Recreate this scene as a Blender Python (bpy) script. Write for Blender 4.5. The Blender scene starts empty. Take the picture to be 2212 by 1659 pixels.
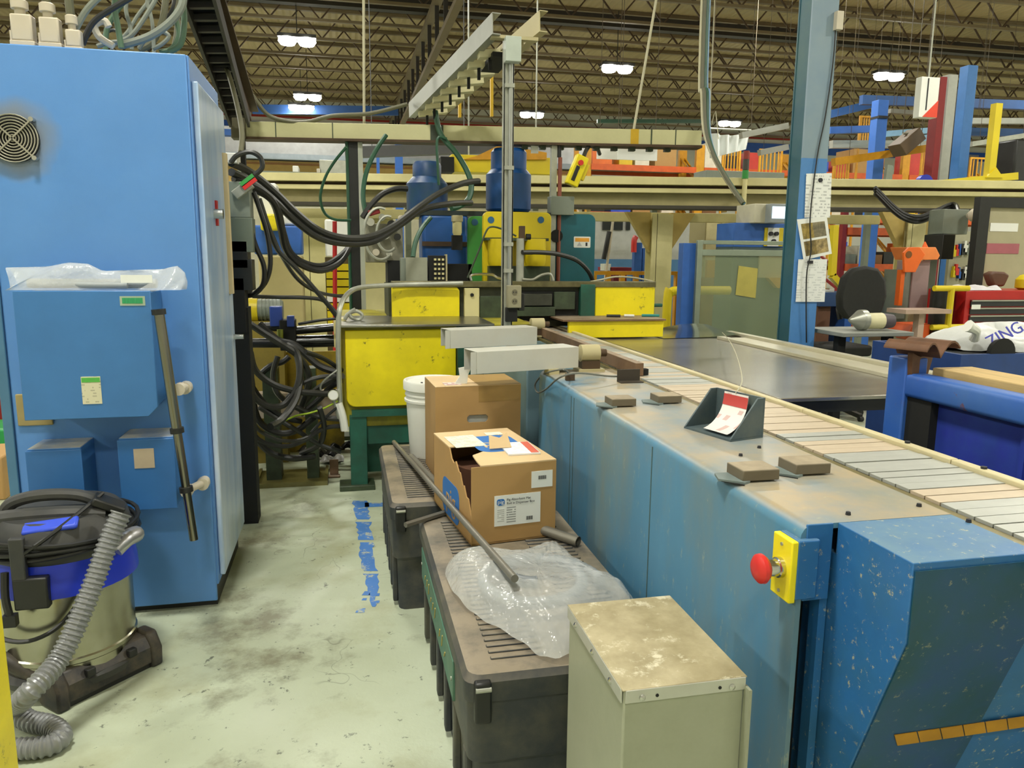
import bpy, bmesh, math, random
from mathutils import Vector, Matrix, Euler
R = random.Random(7)
S = bpy.context.scene
COL = S.collection
rad = math.radians
# ------------------------------------------------------------------ camera, world, exposure, lights
FPX, CX, CY, EYE = 1651.0, 1106.0, 829.5, Vector((0, 0, 1.55))
YAW, PITCH, ROLL = rad(12.413), rad(9.565), rad(0.516)
_F = Vector((math.sin(YAW)*math.cos(PITCH), math.cos(YAW)*math.cos(PITCH), -math.sin(PITCH)))
_R0 = Vector((math.cos(YAW), -math.sin(YAW), 0)); _U0 = _R0.cross(_F)
_R = _R0*math.cos(ROLL) + _U0*math.sin(ROLL); _U = _U0*math.cos(ROLL) - _R0*math.sin(ROLL)
cam = bpy.data.objects.new('camera', bpy.data.cameras.new('camera')); COL.objects.link(cam)
cam.matrix_world = Matrix((( _R.x, _U.x, -_F.x, EYE.x), (_R.y, _U.y, -_F.y, EYE.y), (_R.z, _U.z, -_F.z, EYE.z), (0, 0, 0, 1)))
cam.data.sensor_fit = 'HORIZONTAL'; cam.data.sensor_width = 36.0; cam.data.lens = FPX*36.0/2212.0
cam.data.clip_start = 0.05; cam.data.clip_end = 200
S.camera = cam
S.view_settings.view_transform = 'Standard'; S.view_settings.look = 'None'
S.view_settings.exposure = -0.12; S.view_settings.gamma = 1.0; S.view_settings.use_curve_mapping = False
w = bpy.data.worlds.new('hall_world'); S.world = w; w.use_nodes = True
w.node_tree.nodes['Background'].inputs[0].default_value = (0.9, 0.95, 1, 1)
w.node_tree.nodes['Background'].inputs[1].default_value = 0.3
LAMP_POWER, LAMP_COLOR = 250.0, (1.0, 0.985, 0.88)

def at(px, py, x=None, y=None, z=None):
    """a survey sight line from the eye point met with a plane of the hall"""
    d = _F + _R*((px-CX)/FPX) - _U*((py-CY)/FPX)
    t = (x-EYE.x)/d.x if x is not None else (y-EYE.y)/d.y if y is not None else (z-EYE.z)/d.z
    return EYE + d*t

# ------------------------------------------------------------------ materials
def lin(h):
    h = h.lstrip('#'); c = [int(h[i:i+2], 16)/255 for i in (0, 2, 4)]
    return tuple(((v+0.055)/1.055)**2.4 if v > 0.04045 else v/12.92 for v in c) + (1,)
_M = {}
def mat(name, color, rough=0.5, metal=0.0, var=0.10, vs=6.0, dirt=None, dirt_amt=0.0, ds=3.0, wear=None, wear_amt=0.0, ws=14.0,
        wt=0.60, bump=0.0, bs=60.0, emit=0.0, alpha=1.0, trans=0.0, stretch=(1, 1, 1), coat=0.0, top=None, top_amt=0.0):
    if name in _M: return _M[name]
    m = bpy.data.materials.new(name); m.use_nodes = True; nt = m.node_tree; N = nt.nodes; L = nt.links
    b = N['Principled BSDF']; base = lin(color) if isinstance(color, str) else tuple(color)+(1,)
    b.inputs['Roughness'].default_value = rough; b.inputs['Metallic'].default_value = metal
    b.inputs['Coat Weight'].default_value = coat
    tc = N.new('ShaderNodeTexCoord'); mp = N.new('ShaderNodeMapping'); mp.inputs['Scale'].default_value = stretch
    L.new(tc.outputs['Object'], mp.inputs['Vector'])
    def noise(scale, detail=4, rgh=0.6):
        n = N.new('ShaderNodeTexNoise'); n.inputs['Scale'].default_value = scale; n.inputs['Detail'].default_value = detail
        n.inputs['Roughness'].default_value = rgh; L.new(mp.outputs[0], n.inputs['Vector']); return n.outputs['Fac']
    def ramp(src, lo, hi):
        r = N.new('ShaderNodeMapRange'); r.inputs['From Min'].default_value = lo; r.inputs['From Max'].default_value = hi
        r.clamp = True; L.new(src, r.inputs['Value']); return r.outputs[0]
    def mixc(fac, a, c):
        x = N.new('ShaderNodeMix'); x.data_type = 'RGBA'
        if isinstance(fac, float): x.inputs['Factor'].default_value = fac
        else: L.new(fac, x.inputs['Factor'])
        for k, s in ((6, a), (7, c)):
            if isinstance(s, tuple): x.inputs[k].default_value = s
            else: L.new(s, x.inputs[k])
        return x.outputs[2]
    def mul(src, k):
        q = N.new('ShaderNodeMath'); q.operation = 'MULTIPLY'; L.new(src, q.inputs[0])
        if isinstance(k, float): q.inputs[1].default_value = k
        else: L.new(k, q.inputs[1])
        return q.outputs[0]
    col = base
    if var: col = mixc(ramp(noise(vs), 0.3, 0.7), tuple(c*(1-var) for c in base[:3])+(1,), tuple(min(1, c*(1+var)) for c in base[:3])+(1,))
    if dirt: col = mixc(mul(ramp(noise(ds, 6, 0.65), 0.42, 0.68), float(dirt_amt)), col, lin(dirt))
    if top:   # faces that look up: settled dust, on a few boxes light too
        g = N.new('ShaderNodeNewGeometry'); sx = N.new('ShaderNodeSeparateXYZ'); L.new(g.outputs['Normal'], sx.inputs[0])
        up = ramp(sx.outputs['Z'], 0.55, 0.95)
        col = mixc(mul(mul(up, ramp(noise(ds*1.3, 5, 0.65), 0.25, 0.6)), float(top_amt)), col, lin(top))
    if wear: col = mixc(mul(ramp(noise(ws, 8, 0.75), wt, wt+0.06), float(wear_amt)), col, lin(wear))
    if isinstance(col, tuple): b.inputs['Base Color'].default_value = col
    else: L.new(col, b.inputs['Base Color'])
    if bump:
        bn = N.new('ShaderNodeBump'); bn.inputs['Strength'].default_value = bump; bn.inputs['Distance'].default_value = 0.01
        L.new(noise(bs, 3), bn.inputs['Height']); L.new(bn.outputs[0], b.inputs['Normal'])
    if emit:
        b.inputs['Emission Color'].default_value = base; b.inputs['Emission Strength'].default_value = emit
    b.inputs['Alpha'].default_value = alpha
    b.inputs['Transmission Weight'].default_value = trans
    _M[name] = m; return m

def printed(name, paper, ink, u=0, v=2, freq=60.0, lo=0.44, amount=0.75, wscale=45.0):
    """flat print: broken lines of small type along axis u, line after line along axis v"""
    if name in _M: return _M[name]
    m = bpy.data.materials.new(name); m.use_nodes = True; nt = m.node_tree; N = nt.nodes; L = nt.links
    b = N['Principled BSDF']; b.inputs['Roughness'].default_value = 0.6
    tc = N.new('ShaderNodeTexCoord'); sp = N.new('ShaderNodeSeparateXYZ'); L.new(tc.outputs['Object'], sp.inputs[0])
    def mth(op, a, c=None):
        q = N.new('ShaderNodeMath'); q.operation = op
        for i, s in enumerate((a, c)):
            if s is None: continue
            if isinstance(s, (int, float)): q.inputs[i].default_value = s
            else: L.new(s, q.inputs[i])
        return q.outputs[0]
    vv = mth('MULTIPLY', sp.outputs[v], freq); line = mth('LESS_THAN', mth('FRACT', vv), 0.5)
    row = mth('FLOOR', vv)
    cb = N.new('ShaderNodeCombineXYZ'); L.new(mth('MULTIPLY', sp.outputs[u], wscale), cb.inputs[0]); L.new(mth('MULTIPLY', row, 3.7), cb.inputs[1])
    n = N.new('ShaderNodeTexNoise'); n.inputs['Scale'].default_value = 1.0; L.new(cb.outputs[0], n.inputs['Vector'])
    word = mth('GREATER_THAN', n.outputs['Fac'], lo)
    x = N.new('ShaderNodeMix'); x.data_type = 'RGBA'; L.new(mth('MULTIPLY', mth('MULTIPLY', line, word), amount), x.inputs['Factor'])
    x.inputs[6].default_value = lin(paper); x.inputs[7].default_value = lin(ink); L.new(x.outputs[2], b.inputs['Base Color'])
    _M[name] = m; return m

# ------------------------------------------------------------------ geometry
class G:
    def __init__(s): s.v = []; s.f = []
    def add(s, vs, fs):
        o = len(s.v); s.v += [Vector(p) for p in vs]; s.f += [tuple(i+o for i in q) for q in fs]; return s
    def box(s, x0, x1, y0, y1, z0, z1, m=None):
        vs = [Vector((x, y, z)) for z in (z0, z1) for y in (y0, y1) for x in (x0, x1)]
        if m is not None: vs = [m @ p for p in vs]
        return s.add(vs, [(0, 2, 3, 1), (4, 5, 7, 6), (0, 1, 5, 4), (2, 6, 7, 3), (0, 4, 6, 2), (1, 3, 7, 5)])
    def obox(s, c, size, rot=(0, 0, 0)):
        m = Matrix.Translation(Vector(c)) @ Euler(rot).to_matrix().to_4x4(); a, b, d = [k/2 for k in size]
        return s.box(-a, a, -b, b, -d, d, m)
    def beam(s, p, q, wd, ht, up=(0, 0, 1)):
        p, q = Vector(p), Vector(q); d = q-p; ln = d.length; d.normalize()
        up = Vector(up); sd = d.cross(up)
        if sd.length < 1e-4: sd = d.cross(Vector((0, 1, 0)))
        sd.normalize(); u = sd.cross(d)
        m = Matrix(((d.x, sd.x, u.x, p.x), (d.y, sd.y, u.y, p.y), (d.z, sd.z, u.z, p.z), (0, 0, 0, 1)))
        return s.box(0, ln, -wd/2, wd/2, -ht/2, ht/2, m)
    def tube(s, pts, r, n=8, smooth=0, caps=True, closed=False, rf=None):
        pts = [Vector(p) for p in pts]
        if smooth: pts = spline(pts, smooth, closed)
        k = len(pts); vs = []; prev = None
        for i, p in enumerate(pts):
            if closed: d = pts[(i+1) % k]-pts[i-1]
            else: d = pts[min(i+1, k-1)]-pts[max(i-1, 0)]
            if d.length < 1e-9: d = Vector((0, 0, 1))
            d.normalize()
            if prev is None:
                a = Vector((0, 0, 1)) if abs(d.z) < 0.9 else Vector((1, 0, 0)); e = (a-d*a.dot(d)).normalized()
            else:
                e = prev-d*prev.dot(d); e = e.normalized() if e.length > 1e-6 else prev
            prev = e; g = d.cross(e); rr = rf(i, k)*r if rf else r
            for j in range(n):
                t = 2*math.pi*j/n; vs.append(p+e*(rr*math.cos(t))+g*(rr*math.sin(t)))
        fs = [(i*n+j, i*n+(j+1) % n, ((i+1) % k)*n+(j+1) % n, ((i+1) % k)*n+j) for i in range(k if closed else k-1) for j in range(n)]
        if caps and not closed: fs += [tuple(range(n-1, -1, -1)), tuple((k-1)*n+j for j in range(n))]
        return s.add(vs, fs)
    def cyl(s, p, q, r, r2=None, n=20):
        r2 = r if r2 is None else r2
        return s.tube([p, q], 1.0, n, rf=lambda i, k: r if i == 0 else r2)
    def lathe(s, c, prof, n=28, axis='z', m=None):
        c = Vector(c); vs = []; k = len(prof)
        for r, h in prof:
            for j in range(n):
                t = 2*math.pi*j/n; a, b = r*math.cos(t), r*math.sin(t)
                p = Vector((a, b, h)) if axis == 'z' else Vector((h, a, b)) if axis == 'x' else Vector((b, h, a))
                vs.append(c + (m @ p if m is not None else p))
        fs = [(i*n+j, i*n+(j+1) % n, (i+1)*n+(j+1) % n, (i+1)*n+j) for i in range(k-1) for j in range(n)]
        fs += [tuple(range(n-1, -1, -1)), tuple((k-1)*n+j for j in range(n))]
        return s.add(vs, fs)
    def prism(s, poly, axis, a, b, m=None):
        """poly in the two other axes (x: y,z  y: x,z  z: x,y) pulled from a to b"""
        def pt(u, v, h): return Vector((h, u, v)) if axis == 'x' else Vector((u, h, v)) if axis == 'y' else Vector((u, v, h))
        k = len(poly); vs = [pt(u, v, h) for h in (a, b) for u, v in poly]
        if m is not None: vs = [m @ p for p in vs]
        return s.add(vs, [tuple(range(k-1, -1, -1)), tuple(range(k, 2*k))]+[(i, (i+1) % k, k+(i+1) % k, k+i) for i in range(k)])
    def grid(s, fn, nu, nv):
        vs = [fn(i/nu, j/nv) for j in range(nv+1) for i in range(nu+1)]
        return s.add(vs, [(j*(nu+1)+i, j*(nu+1)+i+1, (j+1)*(nu+1)+i+1, (j+1)*(nu+1)+i) for j in range(nv) for i in range(nu)])
def spline(p, n, closed=False):
    out = []; k = len(p)
    for i in range(k if closed else k-1):
        g = (lambda j: p[j % k]) if closed else (lambda j: p[max(0, min(k-1, j))])
        a, b, c, d = g(i-1), g(i), g(i+1), g(i+2)
        for q in range(n):
            t = q/n
            out.append(0.5*((2*b)+(c-a)*t+(2*a-5*b+4*c-d)*t*t+(3*b-a-3*c+d)*t**3))
    if not closed: out.append(p[-1])
    return out
def rrect(x0, x1, z0, z1, r, n=5, corners='1111'):
    out = []
    for k, (cx, cz, a0) in enumerate(((x1-r, z1-r, 0), (x0+r, z1-r, 90), (x0+r, z0+r, 180), (x1-r, z0+r, 270))):
        if corners[k] == '0': out.append((x1 if k in (0, 3) else x0, z1 if k < 2 else z0)); continue
        out += [(cx+r*math.cos(rad(a0+90*i/n)), cz+r*math.sin(rad(a0+90*i/n))) for i in range(n+1)]
    return out
W = {}
def mesh_of(name, g, m, org, sharp=35):
    me = bpy.data.meshes.new(name); me.from_pydata([p-org for p in g.v], [], g.f); me.update()
    bm = bmesh.new(); bm.from_mesh(me); bmesh.ops.recalc_face_normals(bm, faces=bm.faces); bm.to_mesh(me); bm.free()
    for p in me.polygons: p.use_smooth = True
    me.set_sharp_from_angle(angle=rad(sharp))
    for q in (m if isinstance(m, (list, tuple)) else [m]): me.materials.append(q)
    return me
def put(name, g, m, parent=None, bev=0.0, sharp=35, **props):
    """one mesh object; a child keeps its parent's origin, a top-level one sits on the middle of its own base"""
    if parent is None:
        lo = Vector([min(p[i] for p in g.v) for i in range(3)]); hi = Vector([max(p[i] for p in g.v) for i in range(3)])
        org = Vector(((lo.x+hi.x)/2, (lo.y+hi.y)/2, lo.z))
    else: org = W[parent]
    o = bpy.data.objects.new(name, mesh_of(name, g, m, org, sharp)); COL.objects.link(o)
    if parent is None: o.location = org
    else: o.parent = parent
    W[o] = org
    if bev:
        b = o.modifiers.new('edge', 'BEVEL'); b.width = bev; b.segments = 2; b.limit_method = 'ANGLE'; b.angle_limit = rad(40)
    for k, v in props.items(): o[k] = v
    return o
def thing(name, label, cat, loc, group=None):
    o = bpy.data.objects.new(name, None); COL.objects.link(o); o.location = loc; o.empty_display_size = 0.1
    W[o] = Vector(loc); o['label'] = label; o['category'] = cat
    if group: o['group'] = group
    return o
def single(name, label, cat, g, m, group=None, bev=0.0, sharp=35):
    o = put(name, g, m, None, bev, sharp, label=label, category=cat)
    if group: o['group'] = group
    return o
def clone(root, loc, label=None, rot=None):
    def cp(o, par):
        c = o.copy(); COL.objects.link(c)
        if par: c.parent = par
        for ch in o.children: cp(ch, c)
        return c
    r = cp(root, None); r.location = loc; W[r] = Vector(loc)
    if rot is not None: r.rotation_euler = rot
    if label: r['label'] = label
    return r
def text(body, size, loc, rot, m, parent, name='lettering', ext=0.0006, align='CENTER'):
    c = bpy.data.curves.new(name, 'FONT'); c.body = body; c.size = size; c.extrude = ext; c.align_x = align; c.align_y = 'CENTER'
    c.resolution_u = 3; c.materials.append(m)
    o = bpy.data.objects.new(name, c); COL.objects.link(o); o.parent = parent
    o.location = Vector(loc)-W[parent]; o.rotation_euler = rot; W[o] = W[parent]
    return o
def struct(name, g, m, parent=None, bev=0.0): return put(name, g, m, parent, bev, kind='structure')

# palette
CAB = mat('cabinet_blue_paint', '#4f83c6', 0.42, var=0.05, vs=3, dirt='#6f98cc', dirt_amt=0.25, ds=2.2, bump=0.03, bs=220)
CABSIDE = mat('cabinet_side_sheen_scuffed_blue', '#8fadd2', 0.30, var=0.10, vs=4, dirt='#d3dde8', dirt_amt=0.8, ds=2.6, stretch=(1, 1.6, 0.35))  # glancing sheen put into the pale colour, along with white scuffs
BLUE = mat('machine_blue_paint', '#5286a6', 0.42, var=0.10, vs=3, dirt='#7e8676', dirt_amt=0.85, ds=2.2, wear='#b7b58c', wear_amt=0.35, ws=40, top='#a8987a', top_amt=1.0, stretch=(1, 1, 0.35))
BLUE2 = mat('end_guard_scratched_blue', '#2c6aa6', 0.45, var=0.14, vs=2.5, dirt='#3c6358', dirt_amt=0.45, ds=2.6, wear='#c6bd86', wear_amt=0.7, ws=46, wt=0.585, top='#7f9a96', top_amt=0.5)
HOODF = mat('shaded_grimy_hood_front', '#1a4f5e', 0.4, var=0.25, vs=4, dirt='#1c3a80', dirt_amt=0.8, ds=2.0, wear='#b7b080', wear_amt=0.5, ws=40)  # darker than the side cheek: shade and grime both put into the colour
YEL = mat('press_yellow_paint', '#f0dd12', 0.42, var=0.07, vs=3, dirt='#8f8418', dirt_amt=0.25, ds=2.2, wear='#3c3a20', wear_amt=0.9, ws=9)
YEL2 = mat('safety_yellow_paint', '#dcc512', 0.45, var=0.10, dirt='#8a7d20', dirt_amt=0.3)
CREAM = mat('cream_paint', '#d8cf98', 0.5, var=0.08, vs=2, dirt='#8d8150', dirt_amt=0.35, ds=1.2)
GREEN = mat('press_green_paint', '#1f5a4a', 0.5, var=0.2, dirt='#262a20', dirt_amt=0.5, ds=4)
DKGREEN = mat('oily_green_casting', '#3c4a34', 0.5, var=0.3, dirt='#1f211a', dirt_amt=0.6, ds=8)
TEAL = mat('teal_plate_paint', '#135f6c', 0.45, var=0.10, dirt='#0f5a50', dirt_amt=0.6, ds=1.3)
LGREEN = mat('leaf_green_paint', '#3f8f3c', 0.5, var=0.1)
CYLBLUE = mat('cylinder_blue_paint', '#1c58a4', 0.42, var=0.12, dirt='#173e66', dirt_amt=0.5, ds=3)
CYLDARK = mat('grimy_cylinder_blue', '#1d3f70', 0.45, var=0.2, dirt='#24504e', dirt_amt=0.6, ds=4)
COLBLUE = mat('column_blue_paint', '#2d7da2', 0.5, var=0.1, vs=2, dirt='#55847e', dirt_amt=0.4, ds=1.2)
COLBLUE2 = mat('column_flange_blue_paint', '#5d88bd', 0.5, var=0.08, vs=2, dirt='#86959a', dirt_amt=0.4, ds=1.0)
FARBLUE = mat('distant_steel_blue', '#2f62b4', 0.5, var=0.1)
BLACK = mat('black_rubber', '#1d1e1d', 0.42, var=0.2, vs=10)
HOSE = mat('dusty_black_hose', '#2c2d2a', 0.38, var=0.2, vs=20)
GRNHOSE = mat('green_hose', '#28523c', 0.4)
DKPLA = mat('dark_grey_plastic', '#303233', 0.5, var=0.12, vs=8, dirt='#56534a', dirt_amt=0.4, ds=5)
TOTE = mat('charcoal_tote_plastic', '#33373b', 0.55, var=0.12, vs=10, dirt='#6b6650', dirt_amt=0.5, ds=5, top='#8b7f6b', top_amt=1.0, bump=0.08, bs=400)
CHROME = mat('chrome', '#c9c9c4', 0.18, 1.0, var=0.05)
STEEL = mat('brushed_steel', '#9b9a94', 0.3, 1.0, var=0.08, stretch=(1, 12, 1))
GALV = mat('galvanised_steel', '#aeb0a4', 0.45, 0.6, var=0.12, vs=12)
ALU = mat('grey_aluminium', '#a7a9a2', 0.4, 0.7, var=0.06)
SHEET = mat('white_sheet_metal', '#c9c9c0', 0.42, 0.1, var=0.06, dirt='#a49a86', dirt_amt=0.4, ds=3)
CHESTM = mat('grey_green_sheet_steel', '#a5a892', 0.40, 0.15, var=0.10, vs=3, dirt='#7f836c', dirt_amt=0.55, ds=3)
CHESTT = mat('stained_lid_steel', '#b5aa88', 0.5, 0.05, var=0.12, vs=4, dirt='#857a58', dirt_amt=0.9, ds=4.5, wear='#d8d2b8', wear_amt=0.8, ws=6, wt=0.54)
CARD = mat('corrugated_cardboard', '#b28d58', 0.8, var=0.05, vs=4, dirt='#a07840', dirt_amt=0.3)
CARDTOP = mat('lit_top_cardboard', '#d3b68a', 0.8, var=0.05)  # same board as the walls, with light on the tops put into the colour
WHITE = mat('white_plastic', '#e4e4dc', 0.45, var=0.03)
PAPER = mat('white_paper', '#e9ebe6', 0.7, var=0.02)
PAPERY = mat('yellowed_paper', '#d9cf9c', 0.7, var=0.04)
INK = mat('black_ink', '#22242a', 0.6, var=0)
BLUEINK = mat('blue_ink', '#2f6fb8', 0.6, var=0.03)
RED = mat('red_plastic', '#d2302c', 0.35, var=0.05)
REDP = mat('red_enamel', '#b0201e', 0.35, var=0.08)
DKRED = mat('dark_red_paint', '#7c1216', 0.5, var=0.1)
ORANGE = mat('orange_paint', '#ee6c1e', 0.45, var=0.08)
RACKOR = mat('rack_orange_paint', '#c9561c', 0.5, var=0.15)
AMBER = mat('amber_yellow_paint', '#c98f16', 0.5, var=0.15)
RUST = mat('rusty_steel_bar', '#7a6048', 0.6, 0.2, var=0.2, dirt='#5a3d28', dirt_amt=0.5, ds=8, top='#a39480', top_amt=0.8)
BEIGE = mat('beige_machine_paint', '#b8ae86', 0.5, var=0.08, dirt='#7d7450', dirt_amt=0.3)
GREYP = mat('grey_green_enclosure', '#7c8478', 0.5, var=0.08)
PVC = mat('pvc_fitting_beige', '#c9c0ac', 0.5, var=0.05)
DARK = mat('dark_recess', '#141513', 0.8, var=0.2)
BROWN = mat('brown_steel', '#4c3a28', 0.6, 0.2, var=0.2)
WOOD = mat('rough_pine_plank', '#c9ac74', 0.75, var=0.14, vs=3, stretch=(14, 1, 14), dirt='#8c7446', dirt_amt=0.4, ds=2)
CORDM = mat('pale_string', '#b9b49a', 0.8)
# ------------------------------------------------------------------ the hall
def floor_material():
    m = bpy.data.materials.new('worn_epoxy_floor'); m.use_nodes = True; nt = m.node_tree; N = nt.nodes; L = nt.links
    b = N['Principled BSDF']; tc = N.new('ShaderNodeTexCoord')
    def noise(sc, det, ro, off=0.0, dist=0.0):
        mp = N.new('ShaderNodeMapping'); mp.inputs['Location'].default_value = (off, off*1.7, 0); L.new(tc.outputs['Object'], mp.inputs[0])
        n = N.new('ShaderNodeTexNoise'); n.inputs['Scale'].default_value = sc; n.inputs['Detail'].default_value = det
        n.inputs['Roughness'].default_value = ro; n.inputs['Distortion'].default_value = dist; L.new(mp.outputs[0], n.inputs[0]); return n.outputs['Fac']
    def rng(s, a, c, o0=0.0, o1=1.0):
        r = N.new('ShaderNodeMapRange'); r.inputs[1].default_value = a; r.inputs[2].default_value = c
        r.inputs[3].default_value = o0; r.inputs[4].default_value = o1; L.new(s, r.inputs[0]); return r.outputs[0]
    def mix(f, a, c):
        x = N.new('ShaderNodeMix'); x.data_type = 'RGBA'; L.new(f, x.inputs[0])
        for k, s in ((6, a), (7, c)):
            if isinstance(s, tuple): x.inputs[k].default_value = s
            else: L.new(s, x.inputs[k])
        return x.outputs[2]
    c = mix(rng(noise(1.1, 5, 0.6), 0.3, 0.7), lin('#a8b096'), lin('#bec7b0'))
    c = mix(rng(noise(2.3, 6, 0.65, 3.1), 0.50, 0.70, 0, 0.75), c, lin('#9a9a78'))       # yellowed wear
    c = mix(rng(noise(1.7, 8, 0.7, 9.4), 0.56, 0.68, 0, 0.8), c, lin('#77745e'))        # grey-brown stains
    c = mix(rng(noise(22, 4, 0.7, 5.2), 0.64, 0.70, 0, 0.8), c, lin('#4d5148'))         # specks
    v = N.new('ShaderNodeTexVoronoi'); v.feature = 'DISTANCE_TO_EDGE'; v.inputs['Scale'].default_value = 1.6
    wv = N.new('ShaderNodeVectorMath'); wv.operation = 'ADD'; L.new(tc.outputs['Object'], wv.inputs[0])
    nn = N.new('ShaderNodeTexNoise'); nn.inputs['Scale'].default_value = 3; L.new(tc.outputs['Object'], nn.inputs[0]); L.new(nn.outputs['Color'], wv.inputs[1]); L.new(wv.outputs[0], v.inputs[0])
    mm = N.new('ShaderNodeMath'); mm.operation = 'MULTIPLY'; L.new(rng(v.outputs['Distance'], 0.0, 0.007, 0.7, 0.0), mm.inputs[0]); L.new(rng(noise(1.3, 3, 0.5, 12), 0.52, 0.6), mm.inputs[1])
    c = mix(mm.outputs[0], c, lin('#55564a'))
    L.new(c, b.inputs['Base Color']); b.inputs['Roughness'].default_value = 0.38
    L.new(rng(noise(3, 4, 0.6, 2), 0.3, 0.7, 0.28, 0.55), b.inputs['Roughness'])
    bp = N.new('ShaderNodeBump'); bp.inputs['Strength'].default_value = 0.12; bp.inputs['Distance'].default_value = 0.01
    L.new(noise(30, 5, 0.7), bp.inputs['Height']); L.new(bp.outputs[0], b.inputs['Normal'])
    return m
def deck_material():
    m = bpy.data.materials.new('ribbed_roof_deck'); m.use_nodes = True; nt = m.node_tree; N = nt.nodes; L = nt.links
    b = N['Principled BSDF']; b.inputs['Roughness'].default_value = 0.7
    tc = N.new('ShaderNodeTexCoord'); wv = N.new('ShaderNodeTexWave'); wv.inputs['Scale'].default_value = 1.6; wv.bands_direction = 'X'
    L.new(tc.outputs['Object'], wv.inputs[0])
    n = N.new('ShaderNodeTexNoise'); n.inputs['Scale'].default_value = 0.5; L.new(tc.outputs['Object'], n.inputs[0])
    x = N.new('ShaderNodeMix'); x.data_type = 'RGBA'; x.inputs[6].default_value = lin('#7c6a45'); x.inputs[7].default_value = lin('#c0ad80'); L.new(n.outputs[0], x.inputs[0])
    L.new(x.outputs[2], b.inputs['Base Color'])
    bp = N.new('ShaderNodeBump'); bp.inputs['Strength'].default_value = 0.6; bp.inputs['Distance'].default_value = 0.05; L.new(wv.outputs[0], bp.inputs['Height']); L.new(bp.outputs[0], b.inputs['Normal'])
    return m
X0, X1, Y0, Y1, ZC = -14.0, 42.0, -6.0, 37.0, 8.3
WALLM = mat('pale_block_wall', '#c7c6bb', 0.7, var=0.05, vs=1)
struct('floor', G().box(X0, X1, Y0, Y1, -0.2, 0), floor_material())
struct('ceiling', G().box(X0, X1, Y0, Y1, ZC, ZC+0.2), deck_material())
struct('wall_back', G().box(X0, X1, Y1, Y1+0.2, 0, ZC), WALLM)
struct('wall_front', G().box(X0, X1, Y0-0.2, Y0, 0, ZC), WALLM)
struct('wall_left', G().box(X0-0.2, X0, Y0, Y1, 0, ZC), WALLM)
struct('wall_right', G().box(X1, X1+0.2, Y0, Y1, 0, ZC), WALLM)
struct('trim_1', G().box(X0, X1, Y1-0.12, Y1-0.02, 6.85, 7.3), mat('blue_wall_band', '#1f4fa4', 0.5))
struct('trim_2', G().box(X0, 30, Y1-0.16, Y1-0.06, 7.5, 7.68), mat('red_wall_pipe', '#9c2a24', 0.5))
# open web roof joists
JM = mat('joist_tan_paint', '#6e6044', 0.6, var=0.15, vs=1); JM2 = mat('joist_brown_web', '#4a3826', 0.6, var=0.2, vs=1)
for k in range(14):
    y = 12.6+1.8*k
    g = G(); g.box(X0+1, X1-1, y-0.06, y+0.06, 8.2, 8.29); g.box(X0+1, X1-1, y-0.05, y+0.05, 7.45, 7.52)
    t = thing('roof_joist', 'open web steel roof joist spanning the hall under the ribbed deck', 'joist', (14, y, 7.45), 'open web joists under the roof deck')
    t['kind'] = 'structure'
    put('chord', g, JM, t)
    g = G(); x = X0+1.2; i = 0
    while x < X1-2:
        a, b = (7.5, 8.22) if i % 2 == 0 else (8.22, 7.5)
        g.beam((x, y, a), (x+0.62, y, b), 0.035, 0.035); x += 0.62; i += 1
    put('web', g, JM2, t)
# primary girders
t = single('roof_girder', 'dark steel girder crossing the hall beneath the joists', 'girder', G().box(X0+1, X1-1, 20.4, 20.65, 7.52, 7.82), mat('dark_girder', '#2a241c', 0.6, var=0.2))
t['kind'] = 'structure'
g = G(); GX = at(935, 150, y=20).x
g.box(GX-0.1, GX+0.1, 9, Y1-0.5, 7.3, 7.44); g.box(GX-0.08, GX+0.08, 9, Y1-0.5, 6.3, 6.42)
t = thing('truss_girder', 'long joist girder with dark hangers running toward the blue wall band', 'girder', (GX, 22, 6.3)); t['kind'] = 'structure'
put('chord', g, JM, t)
for k in range(17):
    y = 9.5+1.6*k
    put('hanger', G().beam((GX, y, 6.42), (GX, y, 7.3), 0.09, 0.09), mat('dark_hanger', '#241f18', 0.6), t)
# high bay lamps
LENS = mat('lit_lamp_lens', '#fffdf4', 0.3, var=0, emit=40.0); HOUS = mat('lamp_housing', '#3c3c3a', 0.5, 0.4)
lampdata = bpy.data.lights.new('high_bay_light', 'AREA'); lampdata.shape = 'RECTANGLE'; lampdata.size = 0.9; lampdata.size_y = 0.4
lampdata.energy = LAMP_POWER; lampdata.color = LAMP_COLOR
def lamp_proto(loc):
    t = thing('high_bay_lamp', '', 'lamp', loc); x, y, z = loc
    put('housing', G().box(x-0.46, x+0.46, y-0.17, y+0.17, z+0.05, z+0.13), HOUS, t)
    for s in (-1, 1): put('lens', G().lathe((x+s*0.23, y, z-0.05), [(0.2, 0.10), (0.225, 0.03), (0.17, -0.05), (0.02, -0.08)], 14), LENS, t)
    put('suspension_rod', G().cyl((x, y, z+0.16), (x, y, 8.2), 0.012, n=6), HOUS, t)
    l = bpy.data.objects.new('light', lampdata); COL.objects.link(l); l.parent = t; l.location = (0, 0, -0.15)
    return t
SEEN = {(-0.95, 20.6): 'lit high bay lamp highest above the cream gantry beam, left of the strut post',
        (-1.0, 27.6): 'lit high bay lamp far back above the cream gantry beam near the blue band',
        (-1.3, 29.6): 'lit high bay lamp farthest back, lowest pair of lenses above the gantry beam',
        (7.6, 21.3): 'bright high bay lamp in mid ceiling between post and blue column',
        (7.0, 28.8): 'small lit high bay lamp just above the gantry beam beside the grey post',
        (14.9, 28.6): 'bright high bay lamp low over the white curtain beside the blue column',
        (15.4, 20.2): 'bright high bay lamp right of the blue column under the joists'}
proto = None
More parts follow.
